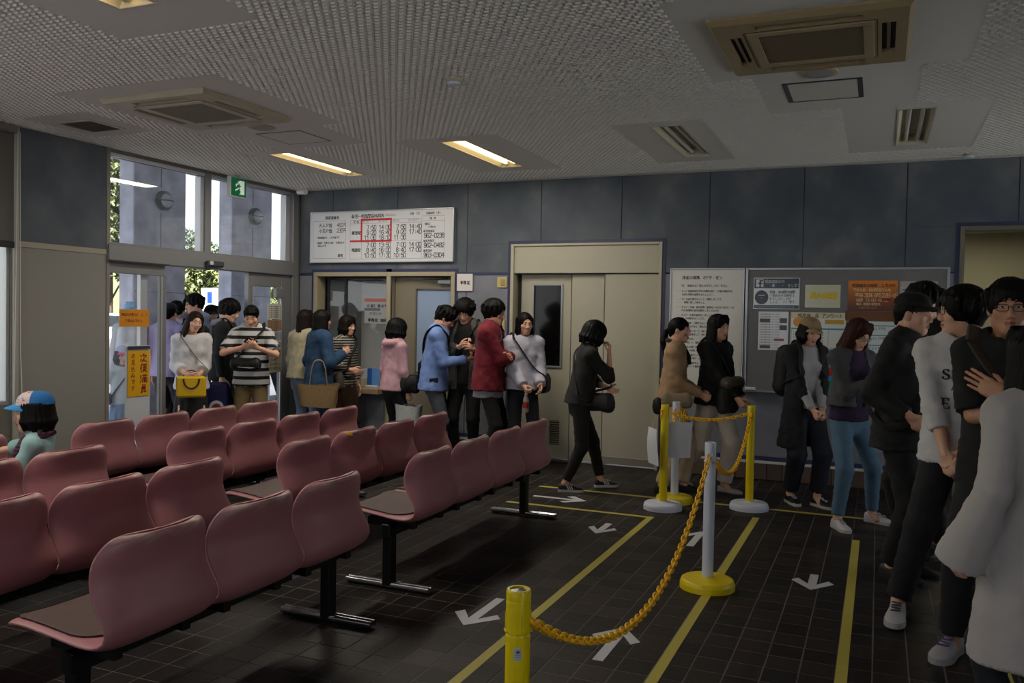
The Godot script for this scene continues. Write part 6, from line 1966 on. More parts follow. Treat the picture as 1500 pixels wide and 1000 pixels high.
	for c in bm.c:
		if c.r + c.g + c.b + c.a > 0.0:
			var q := ls.lerp(lip, c.r * 0.75).lerp(wt, c.b).lerp(dk, c.g)
			q = q.lerp(wt if smile else dk, c.a * (0.95 if smile else 0.5))
			q.a = 1.0
			cols.append(q)
		else: cols.append(ls)
	bm.c = cols
	var sm := StandardMaterial3D.new()
	if mats.has("skin"): sm = mats["skin"]
	else:
		sm.vertex_color_use_as_albedo = true
		sm.roughness = 0.55
		mats["skin"] = sm
	part("body", bm, sm, root)
	# ---- hair
	var hc: Color = o.get("haircol", Color(0.045, 0.038, 0.035))
	if o.get("hair", "short") != "none":
		var hm := mat(hc, 0.55, 0.0, hair_n, 0.4, 6.0)
		hm.metallic_specular = 0.28
		part("hair", hair_shape(o.get("hair", "short")), hm, root, HX)
	# ---- lower clothes
	var lw: Dictionary = o.get("low", {})
	var lo_c := cloth(lw.get("col", Color(0.05, 0.05, 0.06)), 0.85, 0.3)
	if lw.has("mat"): lo_c = lw.mat
	var kind: String = lw.get("kind", "trousers")
	var lz: float = lw.get("loose", 0.0)
	var s := Sdf.new(Vector3(mn.x, -0.05 * h, mn.z) - Vector3.ONE * 0.06, Vector3(mx.x, Hc.y + 0.13 * h, mx.z) + Vector3.ONE * 0.06, cell)
	s.cone(at.call(0.595), Hc + Vector3(0, -0.015, 0) * h, (0.074 if man else 0.070) * h, 0.084 * h, 0.03, zt, 1.32)
	if kind == "trousers":
		for i in 2:
			var end: float = lw.get("end", 0.96)
			var tip: Vector3 = K[i].lerp(An[i], end)
			if end < 0.0: tip = K[i].lerp(hipj[i], -end)
			s.cone(hipj[i] + Vector3(0, 0.01, 0), K[i] if end > 0.0 else tip, (0.052 + lz * 0.3) * h, (0.0395 + lz * 0.8) * h, 0.025, Vector3.ZERO, 1.0, end <= 0.0)
			if end > 0.0:
				s.cone(K[i], tip, (0.039 + lz * 0.8) * h, (lw.get("cuff", 0.029) + lz) * h, 0.02, Vector3.ZERO, 1.0, true)
	else:
		var hem: float = lw.get("hem", 0.22)
		var mid: Vector3 = (An[0] + An[1]) * 0.5
		s.cone(Hc + Vector3(0, 0.02, 0) * h, Vector3(lerpf(Hc.x, mid.x, 0.7), hem * h, lerpf(Hc.z, mid.z, 0.7)), 0.094 * h, lw.get("flare", 0.13) * h, 0.03, zt, 1.12, true)
	var lm := Mb.new()
	s.mesh(lm)
	if kind == "skirt":
		for i in lm.v.size():
			var p := lm.v[i]
			var dn := smoothstep(Hc.y, Hc.y - 0.25 * h, p.y)
			var az := atan2(p.x - Hc.x, p.z - Hc.z)
			lm.v[i] = p + lm.n[i] * (0.008 * dn * (1.0 + sin(az * 13.0 + 2.0 * noisev(p * 4.0))))
			lm.n[i] = (lm.n[i] + Vector3(cos(az), 0, -sin(az)) * (-0.6 * dn * cos(az * 13.0 + 2.0 * noisev(p * 4.0)))).normalized()
	ripple(lm, 0.007, 12.0, yaw * 0.1)
	part("skirt" if kind == "skirt" else ("shorts" if lw.get("end", 1.0) < 0.3 else "trousers"), lm, lo_c, root)
	# ---- upper clothes, inner first
	for tp: Dictionary in o.get("tops", []):
		var lo: float = tp.get("loose", 0.0)
		var g := Sdf.new(mn - Vector3.ONE * (0.05 + lo), mx + Vector3.ONE * (0.05 + lo), cell)
		var ch := (0.092 if man else 0.081) + lo
		var wa := (0.086 if man else 0.076) + lo * 1.2
		var hm := (0.104 if man else 0.102) + lo * 1.3 + float(tp.get("flare", 0.0))
		var hem: float = tp.get("hem", 0.47)
		var fs := 1.42
		var ht: Vector3 = at.call(hem)
		if hem < 0.512: ht = Hc + Vector3(0, hem - 0.512, 0) * h
		g.cone(at.call(0.775), at.call(0.64), ch * h, wa * h, 0.04, zt, fs)
		g.cone(at.call(0.64), ht, wa * h, hm * h, 0.04, zt, 1.26, true)
		g.cone(S[0], S[1], (0.028 + lo * 0.5) * h, (0.028 + lo * 0.5) * h, 0.04)
		for i in 2: g.cone(S[i], at.call(0.832), (0.028 + lo * 0.5) * h, (0.034 + lo * 0.4) * h, 0.04)
		g.cone(at.call(0.80), at.call(0.840, 0, -0.004), 0.055 * h, (0.040 if man else 0.036) * h, 0.03, zt, 1.1)
		if not man and not o.get("child", false):
			for x in [-1.0, 1.0]: g.ell(at.call(0.725, 0.042 * x, 0.048), Vector3(0.032, 0.034, 0.024) * h, 0.04, T)
		var sl: float = tp.get("sleeve", 0.97)
		var al: float = lo * 0.55 + float(tp.get("arm", 0.0))
		var fl: float = tp.get("bell", 0.0)
		for i in 2:
			if sl <= 0.0: break
			if sl <= 0.5:
				g.cone(S[i], S[i].lerp(E[i], sl * 2.0), (0.0315 + al) * h, (0.034 + al + fl) * h, 0.03, Vector3.ZERO, 1.0, true)
			else:
				g.cone(S[i], E[i], (0.0315 + al) * h, (0.0275 + al) * h, 0.03)
				g.cone(E[i], E[i].lerp(W[i], (sl - 0.5) * 2.0), (0.0275 + al) * h, (0.0215 + al * 0.8 + fl) * h, 0.02, Vector3.ZERO, 1.0, true)
		if tp.get("hood", false):
			for k in 7:
				var a := PI * (k / 6.0 - 0.5) * 1.25
				var a2 := PI * ((k + 1) / 6.0 - 0.5) * 1.25
				if k < 6: g.cone(at.call(0.835 - 0.012 * cos(a), 0.058 * sin(a), -0.012 - 0.052 * cos(a)), at.call(0.835 - 0.012 * cos(a2), 0.058 * sin(a2), -0.012 - 0.052 * cos(a2)), 0.026 * h, 0.026 * h, 0.02)
		if tp.get("collar", false):
			for k in 8:
				var a := PI * (k / 8.0 - 0.5) * 1.7
				var a2 := PI * ((k + 1) / 8.0 - 0.5) * 1.7
				g.cone(at.call(0.846, 0.042 * sin(a), -0.006 - 0.042 * cos(a)), at.call(0.846, 0.042 * sin(a2), -0.006 - 0.042 * cos(a2)), 0.013 * h, 0.013 * h, 0.012)
		var nk: float = tp.get("neck", 1.0)
		g.ell(at.call(0.858 + 0.004 * nk, 0, 0.012), Vector3(0.039 * nk, 0.034 * (0.6 + 0.4 * nk), 0.045 * nk) * h, 0.008, T, true)
		if tp.has("open"):
			var wd: float = tp.open
			var yb := minf(hem - 0.03, 0.5)
			g.cut_box(Transform3D(T, at.call((yb + 0.87) * 0.5, 0, 0.12)), Vector3(wd * h, (0.87 - yb) * 0.5 * h, 0.10 * h))
			g.cut_box(Transform3D(T * Basis(Vector3.BACK, 0.26), at.call(0.80, 0.018, 0.10)), Vector3(wd * h * 0.8, 0.09 * h, 0.09 * h))
			g.cut_box(Transform3D(T * Basis(Vector3.BACK, -0.26), at.call(0.80, -0.018, 0.10)), Vector3(wd * h * 0.8, 0.09 * h, 0.09 * h))
		var gm := Mb.new()
		g.mesh(gm)
		ripple(gm, tp.get("fold", 0.008), 10.0, yaw * 0.13 + h * 7.0 + lo * 50.0)
		var tm: Material = tp.mat if tp.has("mat") else cloth(tp.get("col", Color(0.8, 0.8, 0.8)))
		part(tp.get("name", "shirt"), gm, tm, root)
		res["top"] = gm
	res["low"] = lm
	# ---- shoes
	var sk: Array = o.get("shoe", ["sneaker", Color(0.08, 0.08, 0.08), Color(0.75, 0.75, 0.75)])
	if sk.size():
		for i in 2:
			var f: Vector4 = feet[i]
			var pitch := asin(clampf(f.y / 0.13, 0.0, 0.95))
			var k := h / 1.70 * (1.06 if man else 0.98)
			var fb := Basis(Vector3.UP, deg_to_rad(f.w)) * Basis(Vector3.RIGHT, pitch + deg_to_rad(o.get("footpitch", 0.0)))
			var sx := Transform3D(fb.scaled_local(Vector3.ONE * k), An[i] - Vector3(0, 0.046 * h, 0) + (fb * Vector3(0, 0, 0.0)))
			var sh := shoe_shape(sk[0])
			var sp2 := part("shoe", sh[1], mat(sk[1], 0.55), root, sx)
			part("sole", sh[0], mat(sk[2], 0.6), sp2)
			if sh[2]: part("laces" if sk[0] == "sneaker" else "stripes", sh[2], mat(sk[3] if sk.size() > 3 else Color(0.78, 0.78, 0.78), 0.6), sp2)
	# ---- worn on the head
	if o.has("hat"):
		hat(root, HX, o.hat)
	if o.has("glasses"):
		var gm := Mb.new()
		for x in [-1.0, 1.0]:
			var ring := []
			for k in 16:
				var a := TAU * k / 16.0
				ring.append(Vector3(x * 0.033 + 0.024 * signf(cos(a)) * pow(absf(cos(a)), 0.6), 0.004 + 0.0155 * signf(sin(a)) * pow(absf(sin(a)), 0.6), 0.104 - 0.012 * absf(x * 0.033 + 0.024 * cos(a)) / 0.057))
			gm.tube(ring, 0.0019, 5, false, 1.0, Vector3.UP, true)
			gm.tube([Vector3(x * 0.056, 0.008, 0.094), Vector3(x * 0.078, 0.008, 0.02), Vector3(x * 0.082, -0.002, -0.02)], 0.0018, 5)
		gm.tube([Vector3(-0.010, 0.006, 0.104), Vector3(0, 0.009, 0.107), Vector3(0.010, 0.006, 0.104)], 0.0018, 5)
		part("glasses", gm, mat(o.glasses, 0.3, 0.2), root, HX)
	return res

func hat(root: Node3D, HX: Transform3D, d: Array):
	var col: Color = d[1]
	var m := Mb.new()
	var rows := []
	for i in 9:
		var t := i / 8.0
		var row := PackedVector3Array()
		var rr := maxf(0.02, cos(t * PI * 0.5))
		var low := 0.052 if d[0] != "bucket" else 0.045
		for k in 24:
			var a := TAU * k / 24.0
			row.append(Vector3(0.091 * pow(rr, 0.75) * cos(a), low + 0.085 * sin(t * PI * 0.5) + (0.006 * sin(a) if t == 0 else 0.0), -0.014 - 0.110 * pow(rr, 0.75) * sin(a)))
		rows.append(row)
	m.grid(rows, true)
	var h := part("cap" if d[0] != "bucket" else "hat", m, cloth(col, 0.85, 0.35), root, HX)
	var b := Mb.new()
	if d[0] == "cap":
		var r2 := []
		for i in 5:
			var row := PackedVector3Array()
			for k in 13:
				var a := PI * (0.14 + 0.72 * k / 12.0)
				var e := 1.0 + 0.62 * (i / 4.0) * pow(maxf(0.0, sin((a - 0.14 * PI) / 0.72)), 0.7)
				row.append(Vector3(0.089 * cos(a) * (1.0 + 0.06 * i / 4.0), 0.058 - 0.022 * pow(i / 4.0, 1.4) - 0.02 * cos(a) * cos(a), -0.014 + 0.108 * sin(a) * e))
			r2.append(row)
		b.grid(r2)
		var r3 := []
		for row in r2:
			var q := PackedVector3Array()
			for p in row: q.append(p - Vector3(0, 0.0035, 0))
			r3.append(q)
		b.grid(r3, false, true)
		part("brim", b, cloth(d[2], 0.8, 0.3), h)
		if d.size() > 3:
			var fp := Mb.new()
			var r4 := []
			for i in 5:
				var t := i / 4.0 * 0.85
				var rr := maxf(0.02, cos(t * PI * 0.5))
				var row := PackedVector3Array()
				for k in 17:
					var a := PI * (0.08 + 0.84 * k / 16.0)
					row.append(Vector3(0.0925 * pow(rr, 0.75) * cos(a), 0.053 + 0.0865 * sin(t * PI * 0.5), -0.014 + 0.1118 * pow(rr, 0.75) * sin(a)))
				r4.append(row)
			fp.grid(r4, false, true)
			part("front_panel", fp, d[3], h)
	elif d[0] == "bucket":
		b.lathe([Vector2(0.094, 0.048), Vector2(0.112, 0.03), Vector2(0.135, 0.012)], 28)
		for i in b.v.size(): b.v[i] = Vector3(b.v[i].x, b.v[i].y, b.v[i].z * 1.12 - 0.014)
		part("brim", b, cloth(d[2], 0.8, 0.3), h)
	elif d[0] == "beret":
		pass

# ---- things carried: built in the person's own frame, but standing in the scene by themselves
func carried(p: Dictionary, called: String, label: String, category: String, local := Transform3D()) -> Node3D:
	var o := thing(called, label, category)
	o.transform = (p.root as Node3D).transform * local
	return o

func phone(p: Dictionary, hand: int, label: String, off := Vector3(0, 0.085, 0.028), tilt := 0.0):
	var o := carried(p, "phone", label, "phone", (p.hands[hand] as Transform3D).orthonormalized() * Transform3D(Basis(Vector3.RIGHT, tilt), off))
	part("case", bx(Vector3.ZERO, Vector3(0.070, 0.140, 0.009), 0.003), mat(Color(0.03, 0.03, 0.035), 0.3), o)
	part("screen", bx(Vector3(0, 0, 0.005), Vector3(0.064, 0.128, 0.001)), mat(Color(0.05, 0.06, 0.08), 0.08), o)

func strap(pts: Array, w: float, m: Material, parent: Node, called := "strap", xf := Transform3D()):
	var c := Curve3D.new()
	for i in pts.size():
		var d: Vector3 = (pts[mini(i + 1, pts.size() - 1)] - pts[maxi(i - 1, 0)]) * 0.18
		c.add_point(pts[i], -d, d)
	c.bake_interval = 0.02
	var b := Mb.new()
	var q := []
	for p in c.get_baked_points(): q.append(p)
	b.tube(q, w * 0.5, 8, true, 0.25)
	part(called, b, m, parent, xf)

# the outermost point of a garment seen along dir from p
func surf(g: Mb, p: Vector3, dir: Vector3, lift := 0.005, r := 0.024) -> Vector3:
	var best := -1.0
	var d := dir.normalized()
	for i in g.v.size():
		var q := g.v[i] - p
		var t := q.dot(d)
		if t > best and (q - d * t).length_squared() < r * r: best = t
	return p + d * (maxf(best, 0.0) + lift)

# strap from a shoulder across the trunk to the hip on the other side and back behind (side = +1: over the left shoulder)
func cross_strap(p: Dictionary, side: float, w: float, m: Material, parent: Node, lowest := 0.53):
	var h: float = p.h
	var T: Basis = p.T
	var g: Mb = p.top
	var pts := []
	var f := func(x: float, y: float) -> Vector3: return p.hip + T * (Vector3(x, y - 0.512, 0) * h)
	for k in 7:
		var t := k / 6.0
		pts.append(surf(g, f.call(lerpf(side * 0.060, -side * 0.075, t), lerpf(0.80, lowest + 0.02, t)), T * Vector3(lerpf(side * 0.3, -side * 0.7, t), 0.6 * (1.0 - t) * (1.0 - t), 1)))
	pts.append(surf(g, f.call(-side * 0.03, lowest), T * Vector3(-side, 0, 0)))
	for k in 7:
		var t := 1.0 - k / 6.0
		pts.append(surf(g, f.call(lerpf(side * 0.060, -side * 0.075, t), lerpf(0.80, lowest + 0.02, t)), T * Vector3(lerpf(side * 0.3, -side * 0.7, t), 0.6 * (1.0 - t) * (1.0 - t), -1)))
	pts.append(surf(g, f.call(side * 0.064, 0.79), T * Vector3(side * 0.1, 1, 0)))
	pts.append(pts[0])
	strap(pts, w, m, parent, "strap", (parent as Node3D).transform.affine_inverse() * (p.root as Node3D).transform)

func backpack(p: Dictionary, label: String, col: Color, size := 1.0, strapcol := Color(0.03, 0.03, 0.03), lo := 0.0) -> Node3D:
	var h: float = p.h
	var T: Basis = p.T
	var o := carried(p, "backpack", label, "backpack")
	var c: Vector3 = p.hip + T * (Vector3(0, 0.70 - 0.512, -0.128 - lo) * h)
	var s := Sdf.new(c - Vector3(0.22, 0.3, 0.16) * size, c + Vector3(0.22, 0.3, 0.16) * size, 0.014)
	var u := T.y * size
	s.cone(c - u * 0.13 - T.x * 0.06 * size, c + u * 0.12 - T.x * 0.05 * size, 0.085 * size, 0.075 * size, 0.05)
	s.cone(c - u * 0.13 + T.x * 0.06 * size, c + u * 0.12 + T.x * 0.05 * size, 0.085 * size, 0.075 * size, 0.05)
	s.ell(c - u * 0.10 - T.z * 0.07 * size, Vector3(0.11, 0.09, 0.05) * size, 0.02, T)
	var m := Mb.new()
	s.mesh(m)
	ripple(m, 0.006, 10.0)
	part("pack", m, cloth(col, 0.7, 0.4), o)
	for sd in [-1.0, 1.0]:
		var f := func(x: float, y: float, z: float) -> Vector3: return p.hip + T * (Vector3(x * sd, y - 0.512, z) * h)
		var g: Mb = p.top
		strap([surf(g, f.call(0.058, 0.78, 0), -T.z + T.y * 0.3), surf(g, f.call(0.062, 0.78, 0), T.y), surf(g, f.call(0.062, 0.79, 0), T.z + T.y * 0.5), surf(g, f.call(0.064, 0.75, 0), T.z), surf(g, f.call(0.068, 0.69, 0), T.z), f.call(0.088 + lo, 0.645, 0.01), f.call(0.07, 0.61, -0.09 - lo)], 0.042, cloth(strapcol, 0.7, 0.3), o)
	var z := Mb.new()
	z.tube([c + u * 0.15 - T.x * 0.03, c + u * 0.22, c + u * 0.15 + T.x * 0.03], 0.008, 6)
	part("grab_loop", z, cloth(strapcol, 0.7, 0.3), o)
	return o

# soft bag: rounded box of given half size at a point of the person's frame
func soft_bag(p: Dictionary, called: String, label: String, c: Vector3, half: Vector3, turn: float, col: Color, round_r := 0.04) -> Node3D:
	var o := carried(p, called, label, "bag", Transform3D(Basis(Vector3.UP, turn), c))
	var s := Sdf.new(-half - Vector3.ONE * 0.03, half + Vector3.ONE * 0.03, 0.011)
	var r := minf(round_r, minf(half.x, half.z))
	var y := half.y - r
	for sx in [-1.0, 1.0]:
		s.cone(Vector3(sx * (half.x - r), -y, 0), Vector3(sx * (half.x - r) * 0.92, y, 0), r, r * 0.85, 0.02, Vector3.BACK, r / half.z)
	s.cone(Vector3(-half.x + r, -y, 0), Vector3(half.x - r, -y, 0), r, r, 0.03, Vector3.BACK, r / half.z)
	s.cone(Vector3(-half.x + r, 0, 0), Vector3(half.x - r, 0, 0), r, r, 0.03, Vector3.BACK, r / half.z)
	s.cone(Vector3(-half.x + r, y, 0), Vector3(half.x - r, y, 0), r * 0.85, r * 0.85, 0.03, Vector3.BACK, r / half.z)
	if half.y > r * 2.0:
		for k in 3: s.cone(Vector3(-half.x + r, -y + y * 0.5 * (k + 1), 0), Vector3(half.x - r, -y + y * 0.5 * (k + 1), 0), r, r, 0.03, Vector3.BACK, r / half.z)
	var m := Mb.new()
	s.mesh(m)
	ripple(m, 0.006, 12.0)
	part("bag_body", m, cloth(col, 0.65, 0.4), o)
	return o

# ---------------------------------------------------------------- the people
func tote(p: Dictionary, called: String, label: String, c: Vector3, w: float, hh: float, d: float, turn: float, col: Color, handle: float, hcol: Color) -> Node3D:
	var o := carried(p, called, label, "bag", Transform3D(Basis(Vector3.UP, turn), c))
	var rows := []
	for i in 7:
		var t := i / 6.0
		var row := PackedVector3Array()
		for k in 20:
			var a := TAU * k / 20.0
			var e := 0.84 + 0.18 * t + 0.03 * sin(k * 1.7 + i)
			row.append(Vector3(w * 0.5 * signf(cos(a)) * pow(absf(cos(a)), 0.5) * e, hh * (t - 1.0) - 0.012 * sin(a * 2.0 + i), d * 0.5 * signf(sin(a)) * pow(absf(sin(a)), 0.6) * (1.0 - 0.25 * t)))
		rows.append(row)
	var m := Mb.new()
	m.grid(rows, true, true)
	m.fan(rows[0], Vector3.DOWN)
	part("bag_body", m, cloth(col, 0.8, 0.4), o)
	for sz in [-1.0, 1.0]:
		var hm := Mb.new()
		var pts := []
		for k in 9:
			var t := -1.0 + k / 4.0
			pts.append(Vector3(t * w * 0.22, -0.04 + handle * (1.0 - t * t * t * t), sz * d * 0.32 * (0.4 + 0.6 * absf(t))))
		hm.tube(pts, 0.011, 6, true, 0.5)
		part("handle", hm, cloth(hcol, 0.7, 0.2), o)
	return o

func build_people():
	var black := Color(0.035, 0.036, 0.042)
	var navy := Color(0.05, 0.06, 0.11)
	var F := 0.0165
	var dark_sn := ["sneaker", Color(0.04, 0.04, 0.045), Color(0.70, 0.70, 0.68)]
	var white_sn := ["sneaker", Color(0.72, 0.72, 0.74), Color(0.70, 0.70, 0.70), Color(0.62, 0.62, 0.66)]
	var all_black := ["sneaker", Color(0.035, 0.035, 0.04), Color(0.05, 0.05, 0.05), Color(0.06, 0.06, 0.06)]
	var p: Dictionary
	var o: Node3D
	# ------------ outside the glass
	var FO := 0.019
	p = person("small girl in a pink and white cap and white tee behind the left door glass", Vector2(-7.55, -6.93), 62, 1.13, {"cell": FO, "hair": "girlcap", "child": true, "headsize": 1.32, "headcell": 0.0045, "rh": Vector3(-0.16, 0.50, 0.02), "lh": Vector3(0.10, 0.66, 0.20), "tops": [{"name": "tee", "col": Color(0.72, 0.76, 0.80), "sleeve": 0.36, "loose": 0.012}], "low": {"kind": "skirt", "col": Color(0.42, 0.52, 0.68), "hem": 0.27, "flare": 0.12}, "hat": ["cap", Color(0.62, 0.64, 0.78), Color(0.80, 0.13, 0.36)], "shoe": white_sn})
	o = carried(p, "shoulder_bag", "small dark shoulder bag on the girl in the pink cap", "bag")
	cross_strap(p, 1.0, 0.022, cloth(navy), o)
	part("pouch", bx(p.hip + Vector3(-0.14, 0.02, 0.03), Vector3(0.05, 0.12, 0.14), 0.02), cloth(navy), o)
	p = person("person in a pale blue hat seen from behind through the left door", Vector2(-8.2, -7.66), 222, 1.67, {"cell": FO, "hair": "crop", "headcell": 0.005, "tops": [{"name": "shirt", "col": Color(0.75, 0.76, 0.78), "loose": 0.008}], "low": {"col": navy}, "hat": ["bucket", Color(0.50, 0.72, 0.88), Color(0.50, 0.72, 0.88)]})
	backpack(p, "white backpack with dark straps on the person in the pale blue hat", Color(0.78, 0.80, 0.82), 1.05, Color(0.08, 0.08, 0.1))
	p = person("person in a lavender tee, dark cap and dark shorts behind the door stile", Vector2(-7.75, -7.78), 195, 1.66, {"cell": FO, "sex": "m", "hair": "crop", "headcell": 0.005, "tops": [{"name": "tee", "col": Color(0.64, 0.60, 0.76), "sleeve": 0.42, "loose": 0.014}], "low": {"col": Color(0.10, 0.10, 0.13), "end": 0.05, "loose": 0.01}, "hat": ["cap", Color(0.08, 0.09, 0.14), Color(0.08, 0.09, 0.14)], "shoe": white_sn})
	p = person("dark haired man in white with a navy backpack behind the lavender tee", Vector2(-8.45, -8.62), 205, 1.70, {"cell": FO, "sex": "m", "hair": "short", "headcell": 0.005, "tops": [{"name": "tee", "col": Color(0.74, 0.74, 0.78), "sleeve": 0.4}], "low": {"col": navy}})
	backpack(p, "navy backpack on the dark haired man outside", Color(0.07, 0.08, 0.14), 1.0)
	p = person("young man in pale lavender outside, half hidden by the taller man with glasses", Vector2(-8.55, -8.98), 75, 1.77, {"cell": FO, "sex": "m", "hair": "short", "headcell": 0.005, "head": Vector3(8, -10, 0), "tops": [{"name": "shirt", "col": Color(0.58, 0.58, 0.72)}], "low": {"col": navy}})
	p = person("tall man with glasses and a pale hooded top outside, looking left", Vector2(-8.1, -8.66), -25, 1.80, {"cell": FO, "sex": "m", "hair": "short", "headcell": 0.0045, "head": Vector3(6, -12, 0), "glasses": Color(0.10, 0.10, 0.12), "tops": [{"name": "hooded_top", "col": Color(0.66, 0.70, 0.78), "hood": true, "loose": 0.006}], "low": {"col": navy}})
	p = person("person in a dark bucket hat and pale scarf standing outside the entrance", Vector2(-8.5, -9.3), 70, 1.66, {"cell": FO, "hair": "bob", "headcell": 0.005, "tops": [{"name": "scarf_top", "col": Color(0.60, 0.60, 0.62), "hood": true, "loose": 0.01}], "low": {"col": navy}, "hat": ["bucket", Color(0.07, 0.08, 0.12), Color(0.07, 0.08, 0.12)]})
	p = person("person in dark blue outside behind the papered right door leaf", Vector2(-7.45, -9.42), 150, 1.62, {"cell": FO, "sex": "m", "hair": "short", "headcell": 0.005, "tops": [{"name": "jacket", "col": Color(0.08, 0.10, 0.16)}], "low": {"col": Color(0.12, 0.19, 0.32)}, "shoe": white_sn})
	# ------------ in the doorway
	p = person("woman in a white lace blouse tilting her head, holding a yellow handbag in the doorway", Vector2(-6.62, -6.98), 50, 1.57, {"cell": F, "hair": "parted", "haircol": Color(0.13, 0.075, 0.055), "head": Vector3(2, 12, -14), "lh": Vector3(0.035, 0.575, 0.135), "rh": Vector3(-0.05, 0.58, 0.13), "lpose": "grip", "rpose": "grip", "tops": [{"name": "blouse", "col": Color(0.76, 0.755, 0.76), "sleeve": 0.80, "loose": 0.011, "arm": 0.008, "bell": 0.006, "neck": 1.2, "fold": 0.012}], "low": {"kind": "skirt", "col": Color(0.06, 0.06, 0.07), "hem": 0.12, "flare": 0.12}, "shoe": ["flat", black, black]})
	o = carried(p, "handbag", "boxy yellow handbag with brown handles held by the woman in lace", "bag", Transform3D(Basis(Vector3.UP, -0.1), Vector3(-0.03, 0.785, 0.255)))
	part("bag_body", bx(Vector3.ZERO, Vector3(0.285, 0.215, 0.11), 0.02), mat(Color(0.82, 0.66, 0.04), 0.45), o)
	part("side_trim", bx(Vector3(-0.143, 0, 0), Vector3(0.006, 0.20, 0.06), 0.002), mat(Color(0.16, 0.13, 0.08), 0.5), o)
	for sz in [-1.0, 1.0]:
		var hm := Mb.new()
		var pts := []
		for k in 11:
			var a := PI * k / 10.0
			pts.append(Vector3(cos(a) * 0.075, (0.10 + sin(a) * 0.06) if sz < 0 else (0.085 - sin(a) * 0.10), sz * 0.06))
		hm.tube(pts, 0.009, 8)
		part("handle", hm, mat(Color(0.24, 0.14, 0.07), 0.5), o)
	cross_strap(p, -1.0, 0.014, cloth(Color(0.2, 0.15, 0.12)), o)
	o = carried(p, "carrier_bag", "blue carrier bag with a round white badge beside the yellow handbag", "bag", Transform3D(Basis(Vector3.UP, -0.15), Vector3(0.27, 0.60, -0.12)))
	part("bag_body", bx(Vector3(0, 0, 0), Vector3(0.26, 0.40, 0.10), 0.03), mat(Color(0.03, 0.06, 0.28), 0.4), o)
	var bd := Mb.new()
	bd.lathe([Vector2(0.075, 0.0), Vector2(0.075, 0.004), Vector2(0.075, 0.004), Vector2(0.0005, 0.005)], 24, Vector3(0, -0.07, 0.05), Basis(Vector3.RIGHT, PI / 2))
	part("badge", bd, mat(Color(0.75, 0.76, 0.80), 0.5), o)
	var be := Mb.new()
	be.lathe([Vector2(0.045, 0.0), Vector2(0.045, 0.003), Vector2(0.045, 0.003), Vector2(0.0005, 0.004)], 20, Vector3(0, -0.07, 0.055), Basis(Vector3.RIGHT, PI / 2))
	part("badge_centre", be, mat(Color(0.42, 0.20, 0.12), 0.5), o)
	p = person("man in a black jacket with a grey hood facing right in the doorway", Vector2(-6.80, -7.62), 122, 1.72, {"cell": F, "sex": "m", "hair": "mop", "head": Vector3(18, -8, 0), "lean": 4.0, "tops": [{"name": "grey_hood", "col": Color(0.42, 0.43, 0.46), "hood": true}, {"name": "jacket", "col": black, "loose": 0.012, "neck": 1.45, "hem": 0.46}], "low": {"col": black}, "shoe": dark_sn})
	backpack(p, "black backpack on the man with the grey hood", black, 0.95, black, 0.012)
	p = person("man in a black and white striped tee looking at his phone in the doorway", Vector2(-6.27, -7.50), 38, 1.66, {"cell": F, "sex": "m", "hair": "crop", "head": Vector3(22, -6, 0), "lh": Vector3(0.035, 0.715, 0.175), "rh": Vector3(-0.045, 0.715, 0.165), "lp": Vector3(0.8, -0.5, -0.3), "rp": Vector3(-0.9, -0.4, -0.3), "lpose": "hold", "rpose": "hold", "ld": Vector3(-0.75, 0.35, 0.55), "rd": Vector3(0.8, 0.25, 0.5), "ln": Vector3(-0.3, 0.5, -0.8), "rn": Vector3(0.3, 0.5, -0.8), "tops": [{"name": "tee", "mat": striped(Color(0.72, 0.72, 0.72), Color(0.03, 0.03, 0.05), 11.5, 0.42), "sleeve": 0.42, "loose": 0.014, "hem": 0.46}], "low": {"col": Color(0.40, 0.34, 0.22), "loose": 0.008}, "shoe": white_sn})
	phone(p, 0, "dark phone held by the man in the striped tee", Vector3(0.02, 0.075, 0.035), 0.0)
	o = soft_bag(p, "waist_bag", "black waist bag with pale piping on the man in the striped tee", p.hip + Vector3(-0.055, 0.16, 0.19), Vector3(0.15, 0.062, 0.04), -0.25, black, 0.03)
	var pp := Mb.new()
	pp.tube([Vector3(-0.15, -0.005, 0.038), Vector3(-0.05, -0.035, 0.047), Vector3(0.06, -0.045, 0.047), Vector3(0.15, -0.035, 0.036)], 0.006, 6)
	part("piping", pp, mat(Color(0.75, 0.75, 0.75), 0.5), o)
	cross_strap(p, 1.0, 0.045, cloth(black), o, 0.60)
	# ------------ the queue along the back wall
	p = person("woman with long brown hair and a cream cardigan, left end of the wall queue", Vector2(-6.12, -8.20), 172, 1.61, {"cell": F, "hair": "long", "haircol": Color(0.10, 0.06, 0.048), "tops": [{"name": "cardigan", "col": Color(0.70, 0.66, 0.55), "loose": 0.02, "hem": 0.50, "fold": 0.011}], "low": {"col": Color(0.42, 0.50, 0.60)}, "shoe": white_sn})
	p = person("woman with a dark bob in a loose denim blue jacket, seen from behind", Vector2(-5.72, -7.95), 150, 1.61, {"cell": F, "hair": "long", "haircol": Color(0.05, 0.038, 0.035), "rh": Vector3(-0.09, 0.70, 0.15), "rpose": "hold", "lh": Vector3(0.12, 0.56, 0.12), "tops": [{"name": "jacket", "col": Color(0.11, 0.24, 0.37), "loose": 0.022, "hem": 0.42, "arm": 0.006, "collar": true, "fold": 0.012}], "low": {"col": Color(0.14, 0.24, 0.36)}, "shoe": white_sn})
	tote(p, "tote_bag", "slouchy beige tote bag hanging behind the woman in denim blue", Vector3(-0.36, 0.80, -0.16), 0.44, 0.24, 0.16, -2.0, Color(0.47, 0.38, 0.25), 0.30, Color(0.50, 0.42, 0.29))
